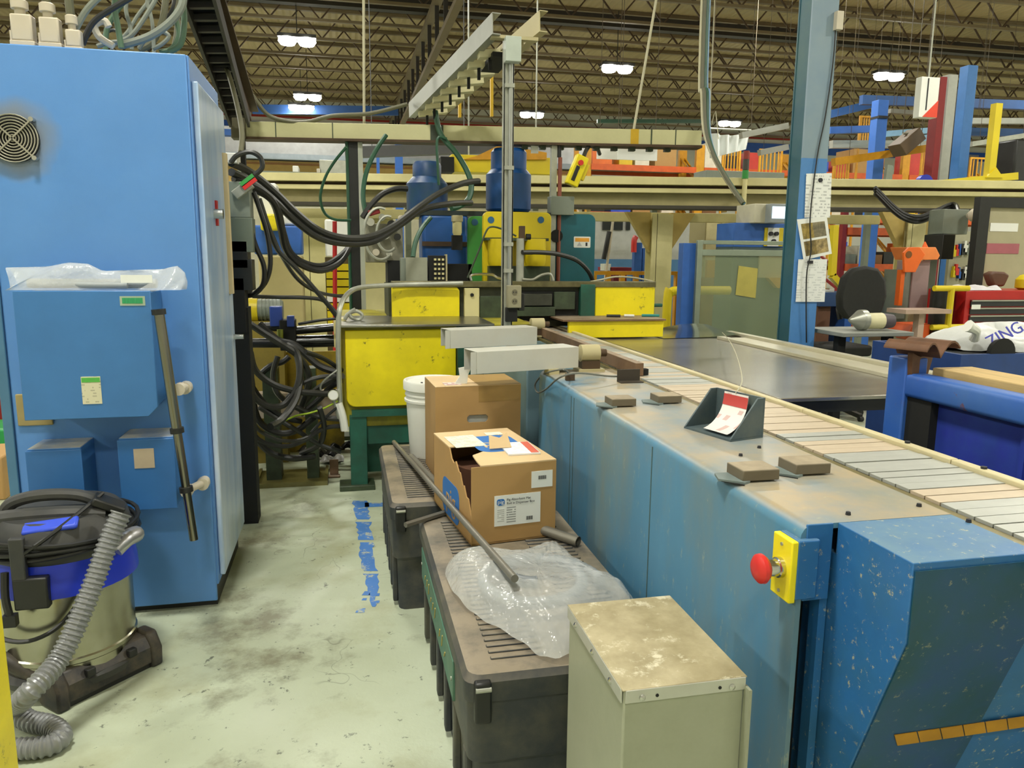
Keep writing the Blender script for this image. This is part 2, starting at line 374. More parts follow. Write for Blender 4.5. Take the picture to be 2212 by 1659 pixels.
for (x, y), lb in SEEN.items():
    if proto is None: proto = lamp_proto((x, y, 6.7)); proto['label'] = lb; o = proto
    else: o = clone(proto, (x, y, 6.7), lb)
    o['group'] = 'high bay lamps in view'
near = lampdata.copy(); near.energy = LAMP_POWER*1.15; soft = lampdata.copy(); soft.energy = LAMP_POWER*0.55  # powers weighted by row to balance the light on front faces
for x in (-8.5, -0.95, 8.0, 16.0, 25.0, 34.0):
    for y in (-3.5, 1.6, 7.0, 13.5, 21, 29.5):  # near rows shifted off the even spacing to light the press front
        if y > 15 and -2 < x < 20: continue
        o = clone(proto, (x, y, 6.7), 'unseen high bay lamp hung from the roof, extending the lamp grid of the hall')
        o['group'] = 'other high bay lamps of the grid'
        for c in o.children:
            if c.type == 'LIGHT' and (x, y) == (-0.95, 1.6): c.data = near
            if c.type == 'LIGHT' and y in (-3.5, 7.0): c.data = soft
# ------------------------------------------------------------------ electrical cabinet
CX0, CX1, CYF, CYB, CH = -1.345, -0.562, 3.38, 4.13, 2.318
def cabinet_front():
    m = mat('cabinet_front_blue', '#578cce', 0.42, var=0.05, vs=3, dirt='#6f9bd0', dirt_amt=0.2, ds=2.2, bump=0.03, bs=220)
    nt = m.node_tree; N = nt.nodes; L = nt.links; b = N['Principled BSDF']
    tc = N.new('ShaderNodeTexCoord'); vm = N.new('ShaderNodeVectorMath'); vm.operation = 'DISTANCE'
    c = at(32, 300, y=CYF)-Vector(((CX0+CX1)/2, (CYF+CYB)/2, 0)); vm.inputs[1].default_value = c
    L.new(tc.outputs['Object'], vm.inputs[0])
    n = N.new('ShaderNodeTexNoise'); n.inputs['Scale'].default_value = 9; L.new(tc.outputs['Object'], n.inputs[0])
    a = N.new('ShaderNodeMath'); a.operation = 'MULTIPLY_ADD'; L.new(n.outputs[0], a.inputs[0]); a.inputs[1].default_value = 0.09; L.new(vm.outputs['Value'], a.inputs[2])
    r = N.new('ShaderNodeMapRange'); r.inputs[1].default_value = 0.12; r.inputs[2].default_value = 0.21; r.inputs[3].default_value = 0.75; r.inputs[4].default_value = 0.0; L.new(a.outputs[0], r.inputs[0])
    x = N.new('ShaderNodeMix'); x.data_type = 'RGBA'; L.new(r.outputs[0], x.inputs[0]); x.inputs[7].default_value = lin('#8a8468')
    src = b.inputs['Base Color'].links[0].from_socket; L.new(src, x.inputs[6]); L.new(x.outputs[2], b.inputs['Base Color'])
    return m
cab = thing('electrical_cabinet', 'tall blue electrical cabinet with a round fan grille and boxes on its front', 'cabinet', ((CX0+CX1)/2, (CYF+CYB)/2, 0))
put('body', G().box(CX0, CX1-0.012, CYF+0.012, CYB, 0.10, CH), CAB, cab, bev=0.006)
put('front_panel', G().box(CX0+0.03, CX1-0.02, CYF, CYF+0.015, 0.03, CH), cabinet_front(), cab, bev=0.005)
put('frame_strip', G().box(CX0-0.012, CX0+0.026, CYF-0.004, CYF+0.03, 0.02, CH-0.02), mat('cabinet_frame_blue', '#4f7c9c', 0.4), cab, bev=0.004)
put('plinth', G().box(CX0+0.01, CX1-0.025, CYF+0.03, CYB-0.02, 0.0, 0.11), mat('cabinet_plinth', '#2a2a28', 0.6), cab)
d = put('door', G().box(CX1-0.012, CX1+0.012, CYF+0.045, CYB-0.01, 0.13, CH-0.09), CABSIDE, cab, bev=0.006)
h = at(472, 462, x=CX1+0.03)
put('handle', G().cyl((CX1+0.01, h.y, h.z), (CX1+0.05, h.y, h.z), 0.022), CHROME, d)
put('handle_plate', G().box(CX1+0.012, CX1+0.02, h.y+0.03, h.y+0.07, h.z-0.05, h.z+0.06), REDP, d)
put('edge_strip', G().box(CX1+0.012, CX1+0.03, CYB-0.14, CYB-0.09, 1.35, 2.02), mat('beige_wood_strip', '#c9b78e', 0.7), d)
put('latch', G().cyl((CX1+0.01, CYB-0.06, 1.13), (CX1+0.06, CYB-0.06, 1.13), 0.014), CHROME, d)
# fan grille
c = at(32, 300, y=CYF)
fg = put('fan_opening', G().lathe((c.x, CYF-0.012, c.z), [(0.088, 0.0), (0.088, 0.014), (0.001, 0.014)][::-1], 32, 'y'), DARK, cab)
WIRE = mat('grille_wire', '#a9a594', 0.4, 0.6)
for k in range(8):
    r = 0.012+k*0.0108
    put('wire_ring', G().tube([(c.x+r*math.cos(t*math.pi/16), CYF-0.022, c.z+r*math.sin(t*math.pi/16)) for t in range(32)], 0.0025, 5, closed=True), WIRE, fg)
for a in (45, 135):
    dx, dz = 0.105*math.cos(rad(a)), 0.105*math.sin(rad(a))
    put('wire_bar', G().beam((c.x-dx, CYF-0.026, c.z-dz), (c.x+dx, CYF-0.026, c.z+dz), 0.006, 0.004, (0, 1, 0)), WIRE, fg)
    for s in (-1, 1): put('screw', G().lathe((c.x+s*dx*0.96, CYF-0.02, c.z+s*dz*0.96), [(0.009, -0.012), (0.009, 0.02)], 10, 'y'), CHROME, fg)
# brown mounting plate behind the upper box
p0, p1 = at(32, 852, y=CYF-0.01), at(115, 918, y=CYF-0.01)
put('mounting_plate', G().box(p0.x, p1.x, CYF-0.012, CYF, p1.z, p0.z), mat('tan_plate', '#a08f5e', 0.6), cab, bev=0.004)
# upper wall box (bolted on: part of the cabinet)
YB = 3.16
a, b2 = at(30, 632, y=YB), at(345, 895, y=YB)
UBX0, UBX1, UBZ0, UBZ1 = a.x+0.005, b2.x-0.012, b2.z, a.z
ub = put('drive_box', G().prism([(UBX0, UBZ1), (UBX0, UBZ0), (UBX1-0.035, UBZ0), (UBX1, UBZ0+0.035), (UBX1, UBZ1)], 'y', YB+0.012, CYF-0.002), mat('drive_box_blue', '#3f76b0', 0.42, var=0.06, top='#b9b39c', top_amt=0.8), cab, bev=0.004)
put('cover', G().prism([(UBX0-0.012, UBZ1+0.006), (UBX0-0.012, UBZ0-0.008), (UBX1-0.028, UBZ0-0.008), (UBX1+0.008, UBZ0+0.03), (UBX1+0.008, UBZ1+0.006)], 'y', YB, YB+0.014), mat('drive_cover_blue', '#3f77b4', 0.4, var=0.06), ub, bev=0.003)
q0, q1 = at(258, 640, y=YB-0.002), at(314, 660, y=YB-0.002)
lab = put('maker_label', G().box(q0.x, q1.x, YB-0.002, YB, q1.z, q0.z), mat('pale_label', '#a7b79f', 0.5), ub)
for k in range(7):   # blurred green capitals
    xx = q0.x+0.008+(q1.x-q0.x-0.016)*(k+0.5)/7
    put('letter_mark', G().box(xx-0.005, xx+0.005, YB-0.003, YB-0.002, q1.z+0.008, q0.z-0.006), mat('green_print', '#2f9a62', 0.5), ub)
q0, q1 = at(174, 814, y=YB-0.002), at(221, 872, y=YB-0.002)
lab = put('rating_label', G().box(q0.x, q1.x, YB-0.002, YB, q1.z, q0.z), printed('rating_print', '#d8d3b4', '#8d8a70', 0, 2, 90, 0.55, 0.5), ub)
put('label_band', G().box(q0.x+0.002, q1.x-0.002, YB-0.003, YB-0.002, q0.z-0.022, q0.z-0.004), mat('green_band', '#57b04a', 0.5), ub)
# two lower junction boxes
for (xa, ya, xb, yb, nm, lbl) in ((55, 972, 188, 1150, 'junction_box', None), (254, 948, 382, 1096, 'junction_box', 'label')):
    yj = 3.20; a, b2 = at(xa, ya, y=yj), at(xb, yb, y=yj)
    jb = put(nm, G().box(a.x, b2.x, yj+0.01, CYF, b2.z, a.z), mat('junction_box_blue', '#3a70ab', 0.42, var=0.07, top='#c1baa0', top_amt=1.0), cab, bev=0.004)  # pale tops: light from above put into the colour
    put('cover', G().box(a.x-0.004, b2.x+0.004, yj, yj+0.011, b2.z-0.004, a.z-0.006), mat('junction_cover_blue', '#336aa8', 0.4, var=0.06), jb, bev=0.003)
    if lbl:
        q0, q1 = at(288, 970, y=yj), at(335, 1010, y=yj)
        put('tag', G().box(q0.x, q1.x, yj-0.002, yj, q1.z, q0.z), mat('faded_tag', '#b3a48c', 0.7), jb)
# ---- wand with pvc hooks
HK = at(400, 838, y=CYF-0.04)
for (px, py, wx) in ((402, 836, 388), (440, 1042, 405)):
    e = at(px, py, y=CYF-0.03)
    t = put('pvc_hook', G().cyl((e.x, CYF+0.0, e.z), (e.x, CYF-0.05, e.z), 0.021), PVC, cab)
    e2 = at(wx, py+(4 if wx == 388 else 18), y=3.20)
    put('pvc_arm', G().cyl((e.x, CYF-0.03, e.z), (e2.x, 3.21, e2.z), 0.016).lathe((e.x, CYF-0.045, e.z), [(0.026, -0.02), (0.026, 0.02)], 14, 'y').lathe((e2.x, 3.2, e2.z), [(0.024, -0.022), (0.024, 0.022)], 14, 'y'), PVC, t)
w0, w1 = at(342, 668, y=3.13), at(419, 1166, y=3.13)
wd = thing('vacuum_wand', 'chrome vacuum wand with black collars leaning on the blue cabinet front', 'pipe', (w1.x, 3.13, w1.z))
dv = w1-w0
def wp(t): return w0+dv*t
put('tube', G().cyl(wp(0.0), wp(0.52), 0.019).cyl(wp(0.5), wp(1.0), 0.0165), mat('dull_chrome_tube', '#86847a', 0.24, 1.0, var=0.06), wd)
for t in (0.0, 0.5, 0.76): put('collar', G().cyl(wp(t), wp(t+0.022), 0.026), BLACK, wd)

# cable connectors and cables on the roof of the cabinet
CONN = mat('connector_beige', '#c2b7a2', 0.5, var=0.05)
for k, (px, pyb, wz, hz, lb) in enumerate(((54, 95, 0.075, 0.13, 'leftmost of the three beige cable connectors on top of the blue cabinet'), (113, 98, 0.07, 0.125, 'middle one of the three beige cable connectors on the cabinet roof'), (162, 100, 0.055, 0.085, 'smallest beige cable connector on the cabinet roof, beside the looped cables'))):
    p = at(px, pyb, y=3.46); x, y, z = p.x, 3.46, CH
    t = thing('cable_connector', lb, 'connector', (x, y, z), 'beige cable connectors on the cabinet roof')
    hw = wz/2
    put('base', G().box(x-hw*1.15, x+hw*1.15, y-hw*0.8, y+hw*0.8, z, z+hz*0.2), CONN, t, bev=0.003)
    put('hood', G().box(x-hw, x+hw, y-hw*0.7, y+hw*0.7, z+hz*0.2, z+hz*0.95), CONN, t, bev=0.006)
    put('gland', G().lathe((x-hw*0.2, y, z+hz*0.95), [(hw*0.5, 0), (hw*0.5, 0.02), (hw*0.8, 0.022), (hw*0.8, 0.05), (hw*0.6, 0.055)], 14), CONN, t)
    put('lever', G().box(x-hw*1.25, x-hw*1.05, y-0.01, y+0.01, z+0.01, z+hz*0.5), CONN, t)
    put('cable', G().tube([(x-hw*0.2, y, z+hz+0.03), (x-hw*0.1, y, z+hz+0.15), (x+0.05, y+0.03, z+hz+0.3), (x+0.2, y+0.1, z+hz+0.5)], 0.016, 8, 5), mat('olive_cable', '#5b5a44', 0.5), t)
GC = mat('grey_cable', '#7f8478', 0.5, var=0.1); GC2 = mat('dull_green_cable', '#4f6a50', 0.5, var=0.1)
CABS = [([(150, 95), (165, 60), (190, 18), (230, -20)], GC, .013, 'grey cable rising behind the smallest connector'),
        ([(178, 96), (200, 50), (240, 20), (300, -15)], mat('black_cable', '#2a2b2a', 0.5), .012, 'black cable arching right behind the connectors'),
        ([(245, 100), (215, 80), (205, 55), (225, 45), (235, 58)], PVC, .014, 'beige curled conduit end standing on the cabinet roof'),
        ([(262, 104), (255, 60), (248, 20), (250, -20)], GC2, .012, 'upright grey green cable left of the big loop'),
        ([(262, 98), (320, 80), (365, 50), (392, 15), (396, -20)], GC, .017, 'thick grey cable looping up to the right on the cabinet roof'),
        ([(365, 112), (390, 95), (398, 50), (394, 0), (385, -25)], GC2, .013, 'green cable at the right corner of the cabinet roof'),
        ([(300, 105), (315, 85), (345, 68), (365, 78), (350, 95), (330, 106)], GC, .009, 'small coil of thin grey leads on the cabinet roof'),
        ([(210, 100), (235, 92), (262, 88), (290, 70), (330, 10), (345, -20)], GC, .010, 'thin grey cable crossing behind the curled conduit'),
        ([(333, 119), (330, 60), (325, 30), (318, 5), (322, -20)], GC, .008, 'thin straight cable inside the big grey loop')]
for k_, (a_, b_, c_, d_) in enumerate((((228, 108), (232, 60), (262, 10), (300, -30)), ((285, 106), (282, 60), (272, 20), (280, -25)), ((300, 108), (330, 90), (352, 40), (360, -25)), ((318, 110), (345, 60), (372, 20), (380, -25)), ((345, 112), (372, 104), (386, 70), (372, 20)), ((240, 104), (275, 70), (300, 30), (340, -20)), ((375, 112), (384, 60), (378, 10), (384, -25)), ((215, 102), (225, 75), (250, 66), (270, 100)))):
    CABS.append(([a_, b_, c_, d_], (GC2, GC, mat('olive_cable', '#5b5a44', 0.5), mat('black_cable', '#2a2b2a', 0.5))[k_ % 4], (.012, .009, .015, .008)[k_ % 4], ('green', 'grey', 'olive', 'black')[k_ % 4]+' cable in the tangle on the cabinet roof, '+('rising beside the curled conduit', 'upright in the middle', 'curving up right of the middle', 'steep near the right corner', 'hooked at the right corner', 'slanting across the tangle', 'upright at the right corner', 'bent in a low arch')[k_]))
for pts, m, r, lb in CABS:
    k = 3.5+0.05*CABS.index((pts, m, r, lb))
    single('cable', lb, 'cable', G().tube([at(x, y, y=k) for x, y in pts], r, 8, 5), m)

# ---- clear plastic bag lying on the drive box
FILM = mat('clear_film', '#eef0ee', 0.18, var=0.02, alpha=0.40, bump=0.6, bs=26)
FILM2 = mat('crinkled_clear_film', '#e6e8e4', 0.15, var=0.03, alpha=0.30, bump=0.8, bs=18)
bg = [(5, 578), (95, 576), (140, 567), (185, 570), (215, 586), (300, 583), (345, 582), (378, 574), (396, 590), (400, 612), (398, 637)]
bot = [(25, 626), (20, 627), (20, 628), (120, 628), (200, 628), (260, 628), (300, 628), (330, 627), (350, 627), (372, 632), (392, 637)]
t = thing('plastic_bag', 'clear plastic bag of parts lying along the top of the blue drive box', 'bag', (at(200, 626, y=3.26).x, 3.26, UBZ1+0.006))
def bagf(u, v):
    i = u*(len(bg)-1); k = min(int(i), len(bg)-2); f = i-k
    a = Vector(bg[k]).lerp(Vector(bg[k+1]), f); b = Vector(bot[k]).lerp(Vector(bot[k+1]), f)
    s = abs(2*v-1); q = b.lerp(a, 1-s**2.2)
    yy = 3.26+0.075*(2*v-1)*(0.6+0.4*math.sin(u*9))+0.006*math.sin(u*37+v*11)
    p = at(q.x, q.y, y=3.22); return Vector((p.x, yy, max(p.z, UBZ1+0.007)))
put('film', G().grid(bagf, 44, 12), FILM, t, sharp=80)
zt = UBZ1+0.03
xa, xb = at(60, 620, y=3.26).x, at(340, 620, y=3.26).x
put('contents', G().cyl((xa, 3.27, zt), (xb, 3.25, zt), 0.018).cyl((xa+0.05, 3.235, zt-0.004), (xb-0.1, 3.23, zt-0.006), 0.012), mat('grey_tube', '#9aa0a2', 0.5), t)
x0 = at(262, 590, y=3.2).x; x1 = at(330, 590, y=3.2).x
put('label', G().box(x0, x1, 3.185, 3.187, zt+0.005, zt+0.035), PAPER, t)

# ------------------------------------------------------------------ wet and dry vacuum
VX, VY = -1.02, 2.93
v = thing('industrial_vacuum', 'wet and dry vacuum with steel drum, blue collar and dark grey motor head', 'vacuum', (VX, VY, 0))
put('drum', G().lathe((VX, VY, 0), [(0.195, 0.06), (0.215, 0.075), (0.215, 0.13), (0.220, 0.135), (0.220, 0.15), (0.215, 0.155), (0.215, 0.395), (0.20, 0.40)], 40), mat('drum_stainless', '#a9a796', 0.24, 1.0, var=0.1, dirt='#8b886a', dirt_amt=0.5, ds=5), v)
put('base_ring', G().lathe((VX, VY, 0), [(0.20, 0.045), (0.235, 0.05), (0.24, 0.075), (0.22, 0.09)], 32), DKPLA, v)
for a in (20, 110, 200, 290):
    x, y = VX+0.2*math.cos(rad(a)), VY+0.2*math.sin(rad(a))
    c = put('caster', G().lathe((x, y, 0.028), [(0.028, -0.014), (0.028, 0.014)], 14, 'x'), BLACK, v)
    put('caster_fork', G().box(x-0.02, x+0.02, y-0.012, y+0.012, 0.03, 0.06), DKPLA, c)
put('collar', G().lathe((VX, VY, 0), [(0.222, 0.385), (0.240, 0.39), (0.238, 0.43), (0.226, 0.51), (0.215, 0.515)], 40), mat('vacuum_blue', '#2238c4', 0.35, var=0.05), v)
hd = put('motor_head', G().lathe((VX, VY, 0), [(0.226, 0.505), (0.236, 0.52), (0.236, 0.56), (0.225, 0.575), (0.216, 0.615), (0.19, 0.642), (0.12, 0.652), (0.01, 0.652)], 40), DKPLA, v)
put('handle', G().tube([(VX-0.17, VY-0.05, 0.62), (VX-0.14, VY-0.05, 0.675), (VX-0.06, VY-0.05, 0.70), (VX+0.05, VY-0.05, 0.70), (VX+0.12, VY-0.05, 0.68), (VX+0.16, VY-0.05, 0.635)], 0.022, 10, 5, rf=lambda i, k: 1.0), DKPLA, hd)
put('handle_shell', G().tube([(VX-0.19, VY-0.09, 0.63), (VX-0.1, VY-0.11, 0.645), (VX+0.05, VY-0.11, 0.648), (VX+0.17, VY-0.08, 0.63)], 0.03, 10, 5), DKPLA, hd)
put('latch_tongue', G().obox((VX+0.18, VY-0.06, 0.66), (0.11, 0.09, 0.03), (0, 0.5, 0.2)), BLACK, hd, bev=0.006)
put('blue_inlay', G().obox((VX+0.03, VY-0.185, 0.633), (0.17, 0.05, 0.02), (0.5, -0.08, 0.06)), mat('vacuum_blue_inlay', '#3a55d8', 0.35), hd, bev=0.008)
put('strap', G().box(VX-0.075, VX-0.03, VY-0.262, VY-0.236, 0.475, 0.62), DKPLA, hd, bev=0.005)
for k in range(4):
    z = 0.535+0.016*k
    put('power_cord', G().tube([(VX+(0.245+0.006*(k % 2))*math.cos(j*math.pi/14), VY+(0.245+0.006*(k % 2))*math.sin(j*math.pi/14), z-0.01*math.sin(j*0.45+k)) for j in range(28)], 0.008, 7, closed=True), BLACK, hd)
put('loose_cord', G().tube([(VX-0.04, VY-0.252, 0.56), (VX+0.02, VY-0.245, 0.60), (VX+0.10, VY-0.16, 0.655), (VX+0.16, VY-0.05, 0.70)], 0.007, 6, 5), BLACK, hd)
put('clamp', G().box(VX-0.075, VX+0.03, VY-0.262, VY-0.225, 0.37, 0.48), BLACK, v, bev=0.006)
put('hanging_cord', G().tube([(VX-0.21, VY-0.12, 0.50), (VX-0.235, VY-0.13, 0.36), (VX-0.18, VY-0.19, 0.27), (VX-0.06, VY-0.25, 0.255), (VX+0.05, VY-0.25, 0.30), (VX+0.13, VY-0.21, 0.40)], 0.008, 6, 6), BLACK, v)
put('plug', G().tube([(VX-0.10, VY-0.24, 0.5), (VX-0.10, VY-0.255, 0.42), (VX-0.09, VY-0.26, 0.35)], 0.013, 8, 3).box(VX-0.11, VX-0.07, VY-0.275, VY-0.245, 0.32, 0.36), BLACK, v)
put('inlet_elbow', G().tube([(VX+0.20, VY-0.06, 0.52), (VX+0.27, VY-0.10, 0.555), (VX+0.255, VY-0.155, 0.56), (VX+0.225, VY-0.19, 0.535)], 0.030, 12, 5), mat('silver_elbow', '#b5b5b8', 0.3, 0.7), v)
HOSEM = mat('grey_ribbed_hose', '#8b8d8f', 0.35, 0.3, var=0.06)
# suction hose: ribbed tube from the elbow down to the floor and round in a loop
cp = [at(262, 1108, y=2.74), at(235, 1170, y=2.70), at(190, 1290, y=2.62), at(130, 1420, y=2.52), at(60, 1500, y=2.42), at(28, 1530, z=0.05)]
loop = [at(28, 1530, z=0.04), at(60, 1556, z=0.035), at(110, 1568, z=0.035), at(132, 1592, z=0.035), at(100, 1612, z=0.035), at(30, 1618, z=0.035), at(-40, 1618, z=0.035)]
def ribbed(pts, r):
    p = spline([Vector(q) for q in pts], 60); out = [p[0]]; step = 0.0042
    for q in p[1:]:
        while (q-out[-1]).length >= step: out.append(out[-1]+(q-out[-1]).normalized()*step)
    return G().tube(out, r, 12, rf=lambda i, k: (1.0, 1.0, 0.84, 0.84)[i % 4])
put('hose', ribbed(cp, 0.035), HOSEM, v, sharp=30)
put('hose_end', ribbed(loop, 0.034), HOSEM, v, sharp=30)
# floor nozzle in front of it
n0, n1 = at(125, 1545, z=0), at(352, 1432, z=0)
dirn = (n1-n0).normalized(); back = Vector((-dirn.y, dirn.x, 0))
t = thing('floor_nozzle', 'dusty black wide vacuum floor nozzle lying before the steel drum', 'nozzle', tuple((n0+n1)/2))
W_, Dp = (n1-n0).length, 0.11
M = Matrix(((dirn.x, back.x, 0, n0.x), (dirn.y, back.y, 0, n0.y), (0, 0, 1, 0), (0, 0, 0, 1)))
NOZ = mat('dusty_black_plastic', '#26262a', 0.5, var=0.15, dirt='#6b604c', dirt_amt=0.6, ds=9, top='#6d6456', top_amt=0.45)
put('body', G().prism([(0.0, 0.02), (0.0, 0.085), (0.03, 0.125), (0.09, 0.125), (Dp, 0.09), (Dp, 0.02)], 'x', 0.04, W_-0.04, M), NOZ, t, bev=0.006)
for s in (0.0, W_-0.045): put('end_cap', G().prism([(-0.005, 0.0), (-0.01, 0.075), (0.025, 0.135), (0.095, 0.135), (Dp+0.015, 0.08), (Dp+0.005, 0.0)], 'x', s, s+0.045, M), NOZ, t, bev=0.01)
put('squeegee', G().box(0.02, W_-0.02, 0.012, 0.02, 0.0, 0.03, M), BLACK, t)
for s in (0.12, W_-0.12): put('clip', G().box(s-0.016, s+0.016, -0.012, 0.012, 0.085, 0.115, M), BLACK, t, bev=0.004)
put('neck', G().tube([M @ Vector((0.02, 0.10, 0.09)), M @ Vector((0.0, 0.16, 0.11)), M @ Vector((-0.05, 0.24, 0.16))], 0.028, 12, 4), NOZ, t)
# yellow guard post at the picture's near edge
px = at(21, 1450, y=2.10).x
t = single('guard_post', 'yellow painted steel guard post close beside the vacuum hose', 'post', G().box(px-0.15, px, 1.95, 2.10, 0, 1.02), YEL, bev=0.01)
single('tape_scrap', 'crumpled scrap of yellow tape on the floor at the guard post foot', 'tape', G().grid(lambda u, v: Vector((px+0.005+0.09*u, 1.93+0.06*v, 0.004+0.016*math.sin(u*9+v*5)**2)), 8, 6), YEL2)
# ------------------------------------------------------------------ plastic tool chests
def chest(x0, x1, y0, y1, zt, label, plate):
    t = thing('storage_chest', label, 'chest', ((x0+x1)/2, (y0+y1)/2, 0), 'charcoal storage chests')
    def ring(x0, x1, y0, y1, r): return rrect(x0, x1, y0, y1, r, 4)
    def shell(levels):
        g = G(); n = None
        for (ins, z) in levels:
            p = ring(x0+ins, x1-ins, y0+ins, y1-ins, 0.035); n = len(p); g.v += [Vector((a, b, z)) for a, b in p]
        for i in range(len(levels)-1):
            g.f += [(i*n+j, i*n+(j+1) % n, (i+1)*n+(j+1) % n, (i+1)*n+j) for j in range(n)]
        g.f += [tuple(range(n-1, -1, -1)), tuple((len(levels)-1)*n+j for j in range(n))]
        return g
    put('tub', shell([(0.035, 0.0), (0.03, zt-0.27), (0.012, zt-0.25), (0.010, zt-0.075)]), TOTE, t, sharp=25)
    l = put('lid', shell([(0.002, zt-0.075), (0.0, zt-0.05), (0.0, zt-0.02), (0.012, zt-0.003), (0.03, zt)]), TOTE, t, sharp=25)
    g = G(); y = y0+0.08
    while y < y1-0.08:
        g.box(x0+0.08, (x0+x1)/2-0.07, y-0.007, y+0.007, zt-0.004, zt+0.005).box((x0+x1)/2+0.07, x1-0.07, y-0.007, y+0.007, zt-0.004, zt+0.005); y += 0.032
    put('lid_rib', g, TOTE, l, bev=0.003, kind='stuff')
    for k in range(6):   # stiffening ribs down the long side
        yy = y0+0.10+k*(y1-y0-0.2)/5
        put('side_rib', G().box(x0+0.012, x0+0.035, yy-0.02, yy+0.02, 0.02, zt-0.26), TOTE, t, bev=0.006)
    for yy in (y0-0.002, ):
        for xx in (x0+0.045,):
            lt = put('latch', G().box(xx-0.022, xx+0.022, yy-0.014, yy+0.012, zt-0.125, zt-0.012), BLACK, t, bev=0.006)
            put('latch_bar', G().cyl((xx-0.02, yy-0.012, zt-0.03), (xx+0.02, yy-0.012, zt-0.03), 0.007, n=8), GALV, lt)
    if plate:
        a, b = at(908, 1250, x=x0-0.002), at(973, 1470, x=x0-0.002); ym, yx = b.y, a.y; zb, ztp = zt-0.225, zt-0.10
        pl = put('name_plate', G().box(x0+0.004, x0+0.016, ym, yx, zb, ztp), mat('weathered_green_plate', '#44705e', 0.6, var=0.1, dirt='#6f8468', dirt_amt=0.4, ds=9), t, bev=0.003)
        n = 0
        for k in range(10):   # worn gold script, no longer readable
            if k == 6: continue
            yy = yx-0.14-(yx-ym-0.28)*k/9.5
            put('script_stroke', G().beam((x0+0.003, yy+0.008, zb+0.045), (x0+0.003, yy-0.012, zb+0.045+0.022+0.022*((k*7) % 3)/2), 0.005, 0.003, (1, 0, 0)), mat('worn_gold_print', '#b09a4a', 0.6), pl)
        for yy in (ym+0.02, yx-0.02): put('rivet', G().lathe((x0+0.004, yy, (zb+ztp)/2), [(0.006, -0.003), (0.006, 0.004)], 8, 'x'), GALV, pl)
    return t
chest(0.272, 0.86, 1.755, 2.99, 0.50, 'nearer charcoal plastic storage chest with a green name plate and ribbed dusty lid', True)
chest(0.168, 0.84, 3.16, 4.22, 0.50, 'farther charcoal storage chest under the white bucket and the taller carton', False)

# ---- opened carton of absorbent mats
A0, ANG = Vector((0.43, 2.615, 0.506)), 7.6
BW, BD, BH = 0.33, 0.55, 0.292
M = Matrix.Translation(A0) @ Matrix.Rotation(rad(ANG), 4, 'Z')
t = thing('cardboard_box', 'torn open brown carton with blue logo and white shipping labels on the near chest', 'box', tuple(M @ Vector((BW/2, BD/2, 0))), 'brown cartons')
th = 0.005
put('front_wall', G().box(0, BW, 0, th, 0, BH, M), CARD, t)
put('side_wall', G().box(BW-th, BW, th, BD, 0, BH, M), CARD, t)
put('back_wall', G().box(0, BW, BD-th, BD, 0, BH, M), CARD, t)
put('bottom', G().box(0, BW, 0, BD, -0.002, th, M), CARD, t)
put('torn_side', G().prism([(0.006, 0), (BD, 0), (BD, BH), (0.30, BH), (0.27, BH-0.035), (0.235, BH-0.045), (0.21, BH-0.03), (0.17, BH-0.06), (0.15, BH-0.06), (0.12, BH-0.10), (0.10, BH-0.095), (0.07, BH-0.13), (0.045, BH-0.13), (0.02, BH-0.17), (0.006, BH-0.185)], 'x', 0, th, M), CARD, t)
put('torn_lid', G().prism([(0.035, 0), (BW, 0), (BW, BD), (0, BD), (0, 0.30), (0.05, 0.30), (0.12, 0.27), (0.115, 0.20), (0.05, 0.15), (0.04, 0.07)], 'z', BH, BH+0.005, M), CARDTOP, t)
put('raised_flap', G().prism([(0.13, 0.19), (0.22, 0.19), (0.215, 0.255), (0.18, 0.235), (0.14, 0.25)], 'z', 0, 0.004, M @ Matrix.Translation((0, 0.0, BH+0.012)) @ Matrix.Translation((0.17, 0.19, 0)) @ Matrix.Rotation(rad(48), 4, 'X') @ Matrix.Translation((-0.17, -0.19, 0))), CARDTOP, t)
put('mat_roll', G().lathe(M @ Vector((BW/2, BD/2+0.03, 0.02)), [(0.135, 0), (0.135, 0.2), (0.04, 0.2), (0.04, 0.1)], 28), mat('dark_absorbent_mat', '#5a3a28', 0.9, var=0.2), t)
def logo(poly_m, w_, h_, tm, size, par):
    l = put('logo', G().prism(rrect(-w_/2, w_/2, -h_/2, h_/2, min(w_, h_)*0.28), 'z', 0, 0.0012, poly_m), BLUEINK, par)
    o = text('pig', size, (0, 0, 0), (0, 0, 0), tm, l); o.matrix_parent_inverse = Matrix(); o.location = (0, 0, 0)
    mm = Matrix.Translation(-W[par]) @ poly_m @ Matrix.Translation((0, 0, 0.0016))
    o.matrix_basis = mm
    return l
MX = M @ Matrix.Translation((-0.0005, 0.28, 0.085)) @ Matrix(((0, 0, -1, 0), (-1, 0, 0, 0), (0, 1, 0, 0), (0, 0, 0, 1)))
logo(MX, 0.24, 0.15, CARD, 0.12, t)
MT = M @ Matrix.Translation((0.19, 0.30, BH+0.0045))
logo(MT, 0.19, 0.26, CARDTOP, 0.11, t)
def flat(x0, x1, y0, y1, m, name='label', z=BH+0.006, rz=0.0, hh=0.0015, par=None):
    c = ((x0+x1)/2, (y0+y1)/2); mm = M @ Matrix.Translation((c[0], c[1], z)) @ Matrix.Rotation(rz, 4, 'Z')
    return put(name, G().box(-(x1-x0)/2, (x1-x0)/2, -(y1-y0)/2, (y1-y0)/2, 0, hh, mm), m, par or t)
flat(0.02, 0.145, 0.27, 0.46, printed('packing_slip_print', '#ece9cf', '#8b9080', 0, 1, 55, 0.5, 0.5), 'packing_slip')
flat(0.20, 0.27, 0.43, 0.48, printed('small_slip_print', '#ece7cf', '#a8a48c', 0, 1, 80, 0.5, 0.4), 'small_label')
